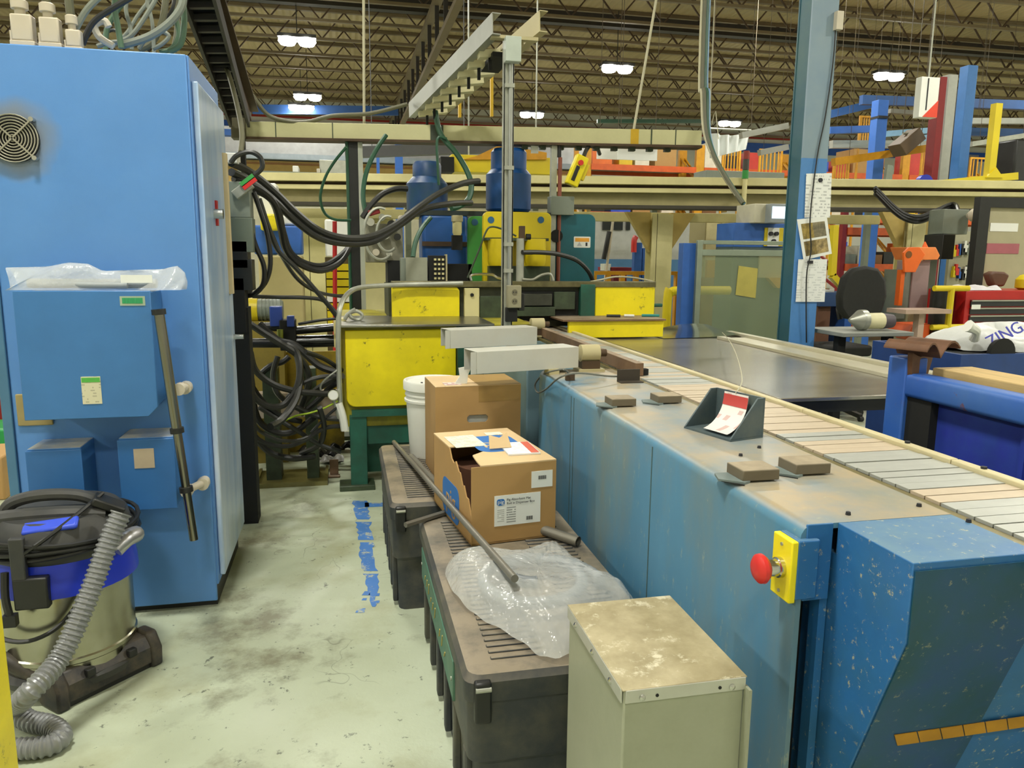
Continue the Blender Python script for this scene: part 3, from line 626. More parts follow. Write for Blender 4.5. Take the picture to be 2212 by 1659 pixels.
pk = flat(0.185, 0.31, 0.09, 0.27, printed('document_print', '#e8eaec', '#aab0b4', 0, 1, 60, 0.5, 0.45), 'document_pouch', rz=rad(-6), hh=0.006)
put('red_band', G().box(0.095-0.0625-0.03+0.025, 0.0585, -0.085, 0.085, 0.0062, 0.007, M @ Matrix.Translation((0.2475, 0.18, BH+0.006)) @ Matrix.Rotation(rad(-6), 4, 'Z')), mat('faded_red_band', '#d2644e', 0.6), pk)
# white labels on the front wall
def fl(x0, x1, z0, z1, m, name, yy=-0.0015, par=None): return put(name, G().box(x0, x1, yy, 0, z0, z1, M), m, par or t)
L1 = fl(0.087, 0.268, 0.062, 0.178, PAPER, 'shipping_label')
l = put('logo', G().prism(rrect(0.096, 0.126, 0.140, 0.165, 0.008), 'y', -0.0022, -0.0015, M), BLUEINK, L1)
def tf(body, size, x, z, m, par, al='LEFT'):
    o = text(body, size, (0, 0, 0), (0, 0, 0), m, par, align=al, ext=0.0002)
    o.matrix_basis = Matrix.Translation(-W[par]) @ M @ Matrix.Translation((x, -0.0026, z)) @ Matrix.Rotation(rad(90), 4, 'X')
    return o
tf('pig', 0.021, 0.111, 0.1535, PAPER, L1, 'CENTER')
tf('Pig Absorbent Mat', 0.0125, 0.134, 0.160, INK, L1)
tf('Roll in Dispenser Box', 0.0125, 0.134, 0.146, INK, L1)
fl(0.098, 0.125, 0.075, 0.128, printed('label_columns', '#e9ebe6', '#8f918c', 0, 2, 140, 0.4, 0.6), 'small_print', -0.002, L1)
fl(0.134, 0.170, 0.072, 0.132, printed('label_columns_dark', '#e9ebe6', '#5c5e5c', 0, 2, 110, 0.35, 0.7), 'small_print', -0.002, L1)
def bars(x0, x1, z0, z1, par):
    x = x0; k = 0
    while x < x1:
        wd_ = 0.0008+0.0014*((k*5) % 3)/2; put('bar', G().box(x, x+wd_, -0.0024, -0.0015, z0, z1, M), INK, par); x += wd_+0.0014; k += 1
bars(0.212, 0.238, 0.075, 0.089, L1)
L2 = fl(0.231, 0.315, 0.195, 0.258, PAPER, 'barcode_label')
bars(0.258, 0.288, 0.226, 0.240, L2)
# handwriting-free taller carton behind
c0 = at(948, 1035, z=0.506); BX0, BX1, BY0, BY1, BZ0, BZ1 = 0.40, 0.81, 3.46, 3.77, 0.506, 0.945
M2 = Matrix.Translation((BX0, BY0, BZ0)) @ Matrix.Rotation(rad(3), 4, 'Z')
w2, d2, h2 = BX1-BX0, BY1-BY0, BZ1-BZ0
t2 = thing('cardboard_box', 'taller closed brown carton with an oblong hand hole behind the torn one', 'box', tuple(M2 @ Vector((w2/2, d2/2, 0))), 'brown cartons')
hz = 0.285; hx = 0.20
g = G()
g.prism([(0, 0), (w2, 0), (w2, hz-0.018), (0, hz-0.018)], 'y', 0, 0.006, M2)
g.prism([(0, hz+0.018), (w2, hz+0.018), (w2, h2), (0, h2)], 'y', 0, 0.006, M2)
g.prism([(0, hz-0.018), (hx-0.04, hz-0.018), (hx-0.05, hz-0.008), (hx-0.05, hz+0.008), (hx-0.04, hz+0.018), (0, hz+0.018)], 'y', 0, 0.006, M2)
g.prism([(w2, hz+0.018), (hx+0.04, hz+0.018), (hx+0.05, hz+0.008), (hx+0.05, hz-0.008), (hx+0.04, hz-0.018), (w2, hz-0.018)], 'y', 0, 0.006, M2)
put('front_wall', g, CARD, t2)
put('shell', G().box(0, 0.006, 0.006, d2, 0, h2, M2).box(w2-0.006, w2, 0.006, d2, 0, h2, M2).box(0, w2, d2-0.006, d2, 0, h2, M2).box(0.006, w2-0.006, 0.006, d2-0.006, 0, 0.006, M2), CARD, t2)
put('top_flap', G().box(0, w2, 0, d2, h2, h2+0.005, M2), CARDTOP, t2, bev=0.002)
put('tape_strip', G().box(w2*0.50, w2, -0.001, 0, h2-0.075, h2+0.002, M2).box(w2*0.5, w2, 0, d2, h2+0.005, h2+0.006, M2), mat('brown_tape', '#a8854a', 0.35), t2)
put('inner_liner', G().box(hx-0.07, hx+0.07, 0.03, 0.036, hz-0.05, hz+0.01, M2), PAPER, t2)
put('sticker', G().box(0.05, 0.13, 0.02, 0.10, h2+0.005, h2+0.0065, M2), printed('red_grey_sticker', '#d8cfc8', '#a8504a', 0, 1, 30, 0.45, 0.8), t2)
put('arrow_mark', G().prism([(hx-0.015, 0.145), (hx+0.015, 0.145), (hx, 0.175)], 'y', -0.001, 0, M2), INK, t2)
single('paper_scrap', 'crumpled white scrap of packing sticking up from the taller carton', 'paper', G().prism([(0.10, 0), (0.16, 0), (0.165, 0.04), (0.185, 0.085), (0.12, 0.075), (0.125, 0.035)], 'y', 0.05, 0.056, M2 @ Matrix.Translation((0, 0, h2+0.006))), WHITE)
# ---- white pail
bx, by, bz = 0.452, 3.955, 0.503
t = thing('plastic_pail', 'white plastic pail with a moulded lid standing on the farther chest', 'bucket', (bx, by, bz))
put('body', G().lathe((bx, by, bz), [(0.128, 0.0), (0.132, 0.01), (0.147, 0.29), (0.156, 0.292), (0.157, 0.304), (0.149, 0.306), (0.150, 0.35)], 40), WHITE, t)
put('rim_band', G().lathe((bx, by, bz), [(0.150, 0.322), (0.1535, 0.325), (0.1535, 0.332), (0.150, 0.335)], 40), WHITE, t)
ld = put('lid', G().lathe((bx, by, bz), [(0.158, 0.352), (0.162, 0.356), (0.162, 0.395), (0.158, 0.402), (0.148, 0.402), (0.143, 0.392), (0.02, 0.392)], 40), WHITE, t)
put('lid_mark', G().box(bx-0.02, bx+0.03, by-0.03, by-0.01, bz+0.392, bz+0.394), mat('ochre_print', '#c9a24a', 0.6), ld)
put('spout_slot', G().box(bx-0.075, bx-0.065, by-0.06, by-0.04, bz+0.392, bz+0.395), INK, ld)
put('label', G().lathe((bx, by, bz), [(0.149, 0.04), (0.1495, 0.28)], 12), WHITE, t) if False else None
put('emblem', G().tube([(bx-0.015+0.025*math.cos(a*math.pi/8), by-0.1445, bz+0.17+0.04*math.sin(a*math.pi/8)) for a in range(16)], 0.003, 5, closed=True), INK, t)

# ---- rods and pipes lying over the chests
def rod(label, p, q, r, m, cat='pipe', n=12, **k):
    return single('steel_pipe', label, cat, G().cyl(p, q, r, n=n), m)
PIPE = mat('dull_steel_pipe', '#7d7a70', 0.45, 0.5, var=0.1)
rod('long thin steel rod leaning across both chests onto the plastic bag', at(851, 955, z=0.515), at(1112, 1250, z=0.625), 0.012, PIPE)
rod('short thick grey pipe between the white pail and the torn carton', at(888, 988, z=0.522), at(953, 1056, z=0.522), 0.020, PIPE)
rod('flat steel bar end lying across the back edge of the near chest', at(876, 1134, z=0.512), at(965, 1106, z=0.512), 0.012, PIPE, n=6)
p, q = at(1160, 1140, z=0.53), at(1249, 1170, z=0.522)
t = single('steel_pipe', 'hollow steel tube poking out from under the right side of the torn carton', 'pipe', G().tube([p, q], 0.019, 16, caps=False).tube([p, q], 0.016, 16, caps=False), PIPE)
# ---- clear bag with coiled hose on the near chest
FILMB = mat('wrinkled_film', '#dfe2e0', 0.12, var=0.02, alpha=0.40, bump=1.0, bs=16)
ol = [(962, 1222), (1000, 1208), (1065, 1212), (1130, 1205), (1190, 1180), (1215, 1186), (1260, 1225), (1320, 1262), (1372, 1290), (1340, 1330), (1270, 1390), (1200, 1412), (1130, 1382), (1040, 1325), (985, 1280)]
oz = [at(x, y, z=0.53) for x, y in ol]
for i in range(len(oz)):
    if oz[i].x > 0.875: oz[i].x = 0.875
cen = sum(oz, Vector())/len(oz)
t = thing('plastic_bag', 'wrinkled clear bag with a coiled grey hose on the near chest lid', 'bag', (cen.x, cen.y, 0.506))
so = spline(oz, 8, True)
def film(u, v):
    i = u*len(so); k = int(i) % len(so); e = so[k].lerp(so[(k+1) % len(so)], i-int(i))
    r = (1-v); p = cen.lerp(e, r**0.8)
    an = u*2*math.pi
    h = 0.105*(1-r**5.0)*(0.80+0.16*math.sin(an*2+0.6)*r+0.06*math.sin(an*3+v*5)*r)+0.009*abs(math.sin(an*4.5+v*6))*r+0.004*math.sin(an*9+v*17)*r+0.003*math.sin(an*23-v*31)*r
    if v == 1: h = 0.084
    return Vector((p.x, p.y, max(0.509, 0.512+h)))
put('film', G().grid(film, 120, 22), FILMB, t, sharp=80)
hp = []
for k in range(70):
    a = k*0.155; rr = 0.178-0.0016*k
    hp.append(Vector((cen.x+rr*1.15*math.cos(a), cen.y+rr*1.25*math.sin(a), 0.532+0.0007*k)))
put('coiled_hose', ribbed(hp, 0.022) if False else G().tube(hp, 0.020, 10, 3, rf=lambda i, k: 1.0 if i % 2 else 0.93), mat('pale_grey_hose', '#787e82', 0.4), t)

# ---- sheet steel box at the foot of the guard
SX0, SX1, SY0, SY1, SZ = 0.493, 0.742, 1.240, 1.596, 0.750
t = thing('sheet_metal_box', 'grey green sheet steel box with a dusty screwed lid beside the machine guard', 'box', ((SX0+SX1)/2, (SY0+SY1)/2, 0))
put('body', G().box(SX0, SX1, SY0, SY1, 0, SZ-0.004), CHESTM, t, bev=0.004)
ld = put('lid', G().box(SX0-0.004, SX1+0.002, SY0-0.004, SY1+0.004, SZ-0.003, SZ), CHESTT, t, bev=0.001)
put('lid_flange', G().box(SX0-0.005, SX0-0.001, SY0+0.003, SY1, SZ-0.03, SZ-0.001).box(SX0+0.002, SX1, SY0-0.005, SY0-0.001, SZ-0.028, SZ-0.001), mat('bright_steel_edge', '#c4c4ba', 0.35, 0.5), ld, bev=0.0015)
for x, z in ((SX0+0.035, SZ-0.018), (SX1-0.03, SZ-0.018)): put('screw', G().lathe((x, SY0-0.006, z), [(0.002, -0.004), (0.006, -0.002), (0.007, 0.003)], 10, 'y'), CHROME, t)
for y in (SY0+0.06, SY0+0.17, SY0+0.29): put('screw', G().lathe((SX0-0.006, y, SZ-0.016), [(0.002, -0.004), (0.006, -0.002), (0.007, 0.003)], 10, 'x'), CHROME, t)
for x in (SX0+0.065, SX1-0.055): put('screw_hole', G().lathe((x, SY0-0.0055, SZ-0.017), [(0.0035, -0.0005), (0.0035, 0.002)], 8, 'y'), DARK, t)
put('corner_flange', G().box(SX1-0.002, SX1+0.004, SY0-0.022, SY0, 0.0, SZ-0.02), CHESTM, t)

# ------------------------------------------------------------------ slat conveyor with its blue guards
GX0, GY0, GY1, GZ = 0.92, 1.358, 3.56, 1.0
BL, BR = 1.322, 1.600
cv = thing('slat_conveyor', 'long slat conveyor with dusty blue steel guards running into the yellow press', 'conveyor', (1.25, 3.0, 0))
prof = [(GX0, 0.0), (GX0, GZ-0.03)]+[(GX0+0.03-0.03*math.cos(rad(a)), GZ-0.03+0.03*math.sin(rad(a))) for a in (20, 45, 70, 90)]+[(1.285, GZ), (1.285, GZ-0.006)]
inner = [(1.285, GZ-0.012), (GX0+0.032, GZ-0.012), (GX0+0.012, GZ-0.034), (GX0+0.012, 0.0)]
gh = put('side_guard', G().prism(prof+inner, 'y', GY0, GY1), BLUE, cv)
for yy in (2.15, 2.98, 3.02):
    put('seam', G().box(GX0-0.0015, GX0+0.001, yy-0.0025, yy+0.0025, 0.02, 0.97), mat('seam_rust', '#4d6260', 0.7), gh)
put('machine_bed', G().box(1.02, 1.70, GY0+0.12, 5.05, 0.08, 0.93), mat('black_machine_bed', '#23282a', 0.7, var=0.2), cv)
put('end_gap_shade', G().box(GX0+0.013, 1.03, GY0+0.10, GY0+0.11, 0.0, 0.96), DARK, cv)  # dark sheet stands in for the shade inside the open end
put('back_closure', G().box(GX0+0.012, 1.285, GY1-0.02, GY1-0.005, 0.0, 0.985), BLUE, cv)
put('inner_post', G().box(0.985, 1.003, GY0+0.012, GY0+0.045, 0.0, 0.97), BLUE2, cv)
put('rear_guard', G().box(0.895, 1.285, 3.72, 4.95, 0.0, 0.985), mat('grey_blue_guard', '#64808a', 0.5, var=0.1), cv, bev=0.008)
# folded end guard (hood): side cheek, top plate, front
EX = 1.006
pe = [(1.137, GZ), (1.137, 0.842), (1.43, 0.0), (1.62, 0.0), (1.62, 0.93), (GY0, 0.93), (GY0, GZ)]
eg = put('end_guard', G().prism(pe, 'x', EX, 1.285), BLUE2, cv, bev=0.002)
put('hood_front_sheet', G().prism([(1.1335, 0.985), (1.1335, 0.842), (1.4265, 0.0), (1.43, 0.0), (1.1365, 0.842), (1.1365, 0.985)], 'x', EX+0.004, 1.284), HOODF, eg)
put('lower_end_guard', G().prism([(1.139, 0.93), (1.139, 0.842), (1.432, 0.0), (1.62, 0.0), (1.62, 0.93)], 'x', 1.285, 1.85), BLUE2, cv)
# hazard strip on the sloping face
sl = Vector((0, 0.293, -0.842)).normalized(); nrm = Vector((0, -0.842, -0.293)).normalized()
hs = G(); c0 = Vector((0, 1.137, 0.842))+sl*0.265
g = G(); m_ = Matrix(((1, 0, 0, 0), (0, sl.y, nrm.y, c0.y), (0, sl.z, nrm.z, c0.z), (0, 0, 0, 1)))
def hz(x, w_): return G().prism([(x, 0.0), (x+w_, 0.0), (x+w_+0.02, 0.036), (x+0.02, 0.036)], 'z', 0.004, 0.006, m_)
for k in range(9): put('hazard_stripe', hz(1.075+k*0.055, 0.052), mat('hazard_yellow' if k % 1 == 0 else 'hazard_black', '#b9851c', 0.6, var=0.2), eg)
# emergency stop
e0 = at(1683, 1225, x=GX0-0.03)
es = put('emergency_stop', G().box(GX0-0.012, GX0+0.04, e0.y-0.036, e0.y+0.034, e0.z-0.062, e0.z+0.07), BLUE2, cv, bev=0.004)
put('yellow_plate', G().box(GX0-0.026, GX0-0.010, e0.y-0.036, e0.y+0.036, e0.z-0.068, e0.z+0.068), YEL, es, bev=0.003)
put('bush', G().lathe((GX0-0.026, e0.y, e0.z), [(0.017, -0.03), (0.019, -0.022), (0.019, -0.012), (0.022, -0.01), (0.022, 0.002)], 18, 'x'), CHROME, es)
put('mushroom_button', G().lathe((GX0-0.026, e0.y, e0.z), [(0.01, -0.060), (0.024, -0.058), (0.031, -0.052), (0.032, -0.044), (0.026, -0.036), (0.015, -0.03)], 24, 'x'), RED, es)
for dz in (-0.052, 0.052): put('screw', G().lathe((GX0-0.027, e0.y, e0.z+dz), [(0.004, -0.002), (0.004, 0.002)], 8, 'x'), GALV, es)
put('rear_bracket', G().box(GX0+0.013, GX0+0.075, GY0-0.002, GY0+0.004, e0.z-0.07, e0.z+0.10), BLUE2, es, bev=0.002)
# belt: every slat its own piece
SLA = mat('slat_grey', '#b3b5ae', 0.45, 0.3, var=0.08, vs=9); SLB = mat('slat_tan', '#c4b49c', 0.5, 0.15, var=0.08, vs=9)
sg = G().box(-0.1385, 0.1385, -0.0225, 0.0225, -0.008, 0.0)
ma, mb = mesh_of('slat', sg, SLA, Vector()), mesh_of('slat', sg, SLB, Vector())
ys, k = 0.62, 0
while ys < 5.9:
    tan_ = (R.random() < 0.16) if ys < 2.1 else (R.random() < 0.9) if ys < 3.0 else (R.random() < 0.4)
    o = bpy.data.objects.new('slat', mb if tan_ else ma); COL.objects.link(o); o.parent = cv
    o.location = Vector(((BL+BR)/2, ys, GZ+R.uniform(-0.0012, 0.0012)))-W[cv]; o.rotation_euler = (R.uniform(-0.012, 0.012), 0, 0)
    ys += 0.0492; k += 1
put('chain_channel', G().box(1.287, 1.300, 0.6, 5.9, GZ-0.03, GZ-0.003).box(1.306, 1.318, 0.6, 5.9, GZ-0.03, GZ-0.006), mat('oily_channel', '#7d7348', 0.4, 0.4, var=0.2, vs=30), cv)
put('channel_floor', G().box(1.285, 1.64, 0.6, 5.9, GZ-0.045, GZ-0.03), DARK, cv)
RAILM = mat('worn_cream_rail', '#cfc49c', 0.5, var=0.08, dirt='#8a7d55', dirt_amt=0.4)
yy = [0.6, 1.72, 2.42, 3.6, 4.8, 5.9]
for a, b in zip(yy, yy[1:]): put('side_rail', G().box(1.604, 1.632, a, b-0.004, GZ-0.05, GZ+0.012), RAILM, cv, bev=0.003)
for y in (1.62, 1.9): put('rail_bolt', G().lathe((1.618, y, GZ+0.012), [(0.008, 0), (0.008, 0.006)], 6), INK, cv)
put('under_frame', G().box(1.33, 1.62, 5.0, 5.6, 0.86, 0.955), DARK, cv)
# rusty guide bar on the belt's inner edge
gb0 = 3.30
put('guide_bar', G().box(1.312, 1.352, gb0, 5.9, GZ+0.002, GZ+0.062), RUST, cv, bev=0.002)
put('guide_foot', G().box(1.352, 1.385, gb0+0.02, gb0+0.06, GZ+0.002, GZ+0.03), DARK, cv)
# hinged blocks and their slots
for (px, py, sx) in ((1312, 884, 0.095), (1412, 877, 0.095), (1592, 1046, 0.10), (1706, 1032, 0.10)):
    p = at(px+8, py-4, z=GZ)
    b = put('hinged_block', G().box(p.x, p.x+sx, p.y-0.01, p.y+0.075, GZ+0.004, GZ+0.032), mat('lit_top_dusty_block', '#6b6250', 0.6, top='#aa9b80', top_amt=1.0, var=0.1), cv, bev=0.003)  # lit tan tops and dark fronts put into the colour, with dust
    put('hinge_leaf', G().prism([(p.x-0.05, p.y+0.02), (p.x, p.y-0.02), (p.x+0.02, p.y-0.01), (p.x+0.02, p.y+0.07), (p.x-0.035, p.y+0.07)], 'z', GZ, GZ+0.006), mat('dusty_leaf', '#6f7c7a', 0.6), b)
    put('slot', G().prism([(p.x-0.045, p.y+0.015), (p.x-0.005, p.y-0.028), (p.x-0.001, p.y-0.022), (p.x-0.04, p.y+0.022)], 'z', GZ+0.0002, GZ+0.0012), DARK, b)
for px, py in ((1832, 1112), (1600, 985), (1640, 968), (2092, 1128), (1985, 1094), (1530, 905)):
    p = at(px, py, z=GZ); put('plug_bolt', G().lathe((p.x, p.y, GZ), [(0.006, 0), (0.005, 0.007)], 7), INK, cv)
# small terminal, black plate and wire near the bar end
p = at(1231, 822, z=GZ); put('terminal_block', G().box(p.x-0.02, p.x+0.02, p.y-0.012, p.y+0.012, GZ, GZ+0.032), BROWN, cv, bev=0.002)
p = at(1356, 824, z=GZ); sb = put('sensor_plate', G().box(p.x-0.05, p.x+0.055, p.y-0.004, p.y+0.004, GZ, GZ+0.055).box(p.x-0.05, p.x+0.055, p.y-0.05, p.y, GZ, GZ+0.005), mat('brown_black_plate', '#3a332a', 0.6), cv)
put('sensor_wire', G().tube([at(1338, 813, z=1.02), at(1310, 812, z=1.03), at(1250, 806, z=1.05), at(1210, 815, z=1.04), at(1180, 840, x=0.91), at(1162, 848, x=0.90), at(1156, 830, x=0.90), at(1175, 808, x=0.93), at(1215, 798, z=1.07), at(1228, 806, z=1.03)], 0.0042, 6, 8), mat('grey_wire', '#6c6f68', 0.5), sb)

# ---- angle bracket with red and white tag
p = at(1500, 920, z=GZ); q = at(1648, 950, z=GZ)
t = thing('angle_bracket', 'grey blue welded angle bracket with gusset cheeks standing on the conveyor top', 'bracket', (1.18, 2.3, GZ))
BRK = mat('grey_blue_bracket', '#4a5a60', 0.5, var=0.12, dirt='#6f7468', dirt_amt=0.5, ds=8)
b0, b1, b2_ = at(1500, 922, z=GZ), at(1578, 955, z=GZ), at(1648, 945, z=GZ)
ax = (b2_-b1).normalized(); D_ = (b2_-b1).length; ay = Vector((-ax.y, ax.x, 0)); WB = (b0-b1).dot(ay)
MB = Matrix(((ax.x, ay.x, 0, b1.x), (ax.y, ay.y, 0, b1.y), (0, 0, 1, GZ), (0, 0, 0, 1)))
HB = 0.125
put('base', G().box(0, D_, 0, WB, 0, 0.006, MB), BRK, t)
put('back_plate', G().box(D_-0.006, D_, 0, WB, 0.006, HB, MB), BRK, t)
for s in (0, WB-0.006): put('gusset', G().prism([(0.0, 0.006), (D_-0.006, 0.006), (D_-0.006, HB), (D_-0.03, HB)], 'y', s, s+0.006, MB), BRK, t, bev=0.001)
tg = thing('paper_tag', 'curled red and white paper tag tied in the angle bracket', 'tag', tuple(MB @ Vector((D_*0.4, WB*0.5, 0.012))))
def curl(u, v, off=0.0):
    a = rad(8+78*v); rr = 0.118
    return MB @ Vector((D_-0.135+rr*math.sin(a)+off, WB*(0.25+0.5*u)-0.02*(1-v), 0.013+rr*(1-math.cos(a))))
put('sheet', G().grid(curl, 4, 14), printed('tag_print', '#e3dcd6', '#a94a44', 2, 1, 28, 0.55, 0.45), tg, sharp=80)
put('red_header', G().grid(lambda u, v: curl(u, 0.74+0.22*v, -0.0015), 4, 5), mat('tag_red', '#b8403a', 0.6), tg, sharp=80)
single('string', 'thin pale string rising from the paper tag across the steel table', 'string', G().tube([MB @ Vector((D_-0.02, WB*0.5, 0.125)), at(1603, 820, y=2.75), at(1592, 770, y=3.2), at(1575, 735, y=3.9), at(1560, 718, y=4.8)], 0.0022, 5, 6), CORDM)

# ---- white sheet metal covers lying over the conveyor, with their motors
def cover(label, p, ln, ang, hh):
    m = Matrix.Translation(p) @ Matrix.Rotation(rad(ang), 4, 'Z')
    t = thing('sheet_cover', label, 'cover', tuple(p), 'white sheet metal covers')
    put('channel', G().box(0, ln, 0, 0.003, 0, hh, m).box(0, ln, 0.147, 0.15, 0, hh, m).box(0, ln, 0.003, 0.147, hh-0.003, hh, m).box(ln-0.003, ln, 0.003, 0.147, 0, hh-0.003, m), SHEET, t, bev=0.001)
    put('end_lip', G().box(-0.03, 0.0, 0.003, 0.006, 0.0, hh, m @ Matrix.Rotation(rad(8), 4, 'Z')), SHEET, t)
    return t
cover('nearer white sheet metal channel cover reaching out over the conveyor edge', Vector((0.575, 3.345, 1.022)), 0.53, 14, 0.10)
cover('farther white sheet metal channel cover beyond the near one', Vector((0.585, 4.30, 1.022)), 0.56, 14, 0.105)
put('cover_post', G().box(0.93, 0.98, 3.42, 3.50, 0.98, 1.024), BEIGE, cv)
put('cover_post', G().box(0.95, 1.0, 4.42, 4.50, 0.98, 1.024), BEIGE, cv)
for lb, (px, py), sc in (('beige feed motor beside the rusty guide bar end', (1272, 800), 1.0), ('smaller beige feed motor farther along the guide bar', (1160, 727), 1.0)):
    p = at(px, py, z=GZ); t = thing('feed_motor', lb, 'motor', (p.x, p.y, GZ), 'beige feed motors')
    put('base', G().box(p.x-0.065, p.x+0.065, p.y-0.05, p.y+0.05, GZ, GZ+0.012), BEIGE, t)
    put('foot', G().box(p.x-0.045, p.x+0.045, p.y-0.035, p.y+0.035, GZ+0.012, GZ+0.05), BROWN, t)
    put('body', G().lathe((p.x-0.05, p.y, GZ+0.085), [(0.02, 0), (0.042, 0.004), (0.042, 0.096), (0.02, 0.1)], 20, 'x'), BEIGE, t)
    put('connector', G().cyl((p.x+0.05, p.y, GZ+0.085), (p.x+0.085, p.y, GZ+0.085), 0.018, n=12), BROWN, t)
put('feed_beam', G().box(0.98, 1.30, 4.05, 4.14, GZ-0.01, GZ+0.04), BEIGE, cv, bev=0.003)

# ------------------------------------------------------------------ steel table
TX0, TX1, TY0, TY1, TZ = 1.83, 2.985, 2.92, 5.95, 0.95
t = thing('steel_table', 'large shiny steel run out table beside the slat conveyor', 'table', ((TX0+TX1)/2, (TY0+TY1)/2, 0))
TOPM = mat('polished_table_top', '#a9a59c', 0.26, 0.75, var=0.10, vs=1.2, stretch=(1, 4, 1), dirt='#6e6a60', dirt_amt=0.5, ds=1.3)
put('top', G().box(TX0, TX1, TY0, TY1, TZ-0.018, TZ), TOPM, t, bev=0.003)
put('edge_frame', G().box(TX0+0.01, TX0+0.05, TY0+0.01, TY1, TZ-0.10, TZ-0.018).box(TX1-0.05, TX1-0.01, TY0+0.01, TY1, TZ-0.10, TZ-0.018).box(TX0+0.05, TX1-0.05, TY0+0.01, TY0+0.05, TZ-0.07, TZ-0.018), BLACK, t)
put('side_ledge', G().box(2.70, 2.76, 3.0, 5.2, TZ, TZ+0.02).box(2.93, 2.985, 3.0, 5.5, TZ, TZ+0.028).box(2.76, 2.93, 3.0, 5.2, TZ, TZ+0.008), mat('pale_ledge', '#c3bea8', 0.35, 0.3, var=0.06), t, bev=0.002)
for x in (TX0+0.06, TX1-0.06):
    for y in (TY0+0.08, (TY0+TY1)/2, TY1-0.08): put('leg', G().box(x-0.035, x+0.035, y-0.035, y+0.035, 0, TZ-0.10), DARK, t)
put('lower_shelf', G().box(TX0+0.05, TX1-0.05, TY0+0.12, TY1-0.1, 0.42, 0.45), mat('dusty_shelf', '#4a463c', 0.7), t)
put('cross_bar', G().box(TX0+0.05, TX1-0.05, TY0+0.05, TY0+0.09, 0.62, 0.68), GREYP, t)
# sheet blank lying at its far end
single('sheet_blank', 'bright curled steel sheet lying at the far end of the table', 'sheet', G().grid(lambda u, v: Vector((2.30+0.62*u, 5.25+0.55*v, TZ+0.004+0.045*(math.sin(u*2.2)*v)**2+0.02*u*u)), 14, 12).grid(lambda u, v: Vector((2.30+0.62*u, 5.25+0.55*v, TZ+0.003+0.045*(math.sin(u*2.2)*v)**2+0.02*u*u)), 14, 12), mat('bright_sheet', '#cfd0cf', 0.14, 1.0, var=0.03), sharp=60)

# ------------------------------------------------------------------ blue stacking rack at the right
RB = mat('rack_blue_paint', '#2f5fb4', 0.45, var=0.12, vs=3, wear='#7a4a30', wear_amt=0.85, ws=7, dirt='#5f86b0', dirt_amt=0.35, ds=2)
RBD = mat('rack_panel_deep_blue', '#27309a', 0.5, var=0.15, dirt='#2f5f8f', dirt_amt=0.5, ds=2)
RXX = 2.20
t = thing('stacking_rack', 'rusty blue steel stacking rack with a winged post top and recessed panel', 'rack', (2.4, 1.8, 0))
ps = put('post', G().box(RXX, RXX+0.10, 2.63, 2.735, 0, 1.155), RB, t, bev=0.006)
MW = Matrix.Translation((RXX+0.06, 2.64, 1.16)) @ Matrix.Rotation(rad(20), 4, 'Z')
RUSTW = mat('rusty_wing', '#6a4a34', 0.6, 0.2, var=0.25, vs=12)
for sgn, ln_ in ((-1, 0.10), (1, 0.14)):
    pr_ = [(sgn*ln_*q/6, 0.012+0.058*math.sin(q/6*2.6)) for q in range(7)]
    g = G()
    for (a, b), (c, d) in zip(pr_, pr_[1:]): g.prism([(a, b), (c, d), (c, d-0.008), (a, b-0.008)], 'y', -0.09, 0.09, MW)
    put('stacking_wing', g, RUSTW, ps, sharp=60)
put('gusset_plate', G().prism([(-0.05, -0.09), (0.06, -0.09), (0.10, 0.02), (0.0, 0.0), (-0.06, 0.02)], 'y', -0.01, 0.01, MW), RUSTW, ps)
put('top_bar', G().prism(rrect(RXX+0.004, RXX+0.10, 1.00, 1.095, 0.018, 3), 'y', 0.55, 2.63), RB, t)
put('inner_panel', G().box(RXX+0.055, RXX+0.065, 0.55, 2.50, 0.10, 1.0), RBD, t)
put('panel_rib', G().prism([(2.09, 0.1), (2.11, 0.1), (2.11, 0.99), (2.09, 0.99)], 'x', RXX+0.045, RXX+0.057), RBD, t)
put('recess', G().box(RXX+0.02, RXX+0.055, 2.50, 2.63, 0.10, 1.0), DARK, t)
put('bottom_bar', G().box(RXX, RXX+0.1, 0.55, 2.63, 0.05, 0.14), RB, t)
put('far_post', G().box(3.3, 3.4, 2.63, 2.735, 0, 0.9), RB, t)
put('cross_bar', G().box(RXX+0.1, 3.3, 2.65, 2.72, 0.78, 0.86), RB, t)
single('wood_plank', 'rough pine plank resting along the top bar of the blue rack', 'plank', G().box(RXX+0.115, RXX+0.30, 0.55, 2.62, 1.062, 1.118), WOOD, bev=0.004)
put('plank_ledge', G().box(RXX+0.1, RXX+0.32, 0.55, 2.63, 1.03, 1.06), DARK, t)
# ------------------------------------------------------------------ the yellow and green press
def rc(px0, py0, px1, py1, y):      # a rectangle surveyed in the vertical plane at depth y
    a, b, c, d = at(px0, py0, y=y), at(px1, py1, y=y), at(px0, py1, y=y), at(px1, py0, y=y)
    return (a.x+c.x)/2, (b.x+d.x)/2, (b.z+c.z)/2, (a.z+d.z)/2
pr = thing('hydraulic_press', 'yellow and green hydraulic press at the far end of the conveyor with two blue cylinders', 'press', (1.0, 6.0, 0))
x0, x1, z0, z1 = rc(747, 712, 985, 876, 5.04)
LX0, LX1 = x0, x1
g = G().prism(rrect(x0, x1, z0, z1, 0.06, 5, '1011'), 'y', 5.03, 5.06)
put('lower_door', g, YEL, pr, bev=0.006)
put('lower_frame', G().box(x0-0.03, 1.27, 5.06, 6.6, 0.42, 1.085).box(1.66, 1.82, 5.36, 6.6, 0.42, 0.96), mat('frame_dirty_yellow', '#a39a2a', 0.5, var=0.15, dirt='#4a4420', dirt_amt=0.5, ds=4), pr)
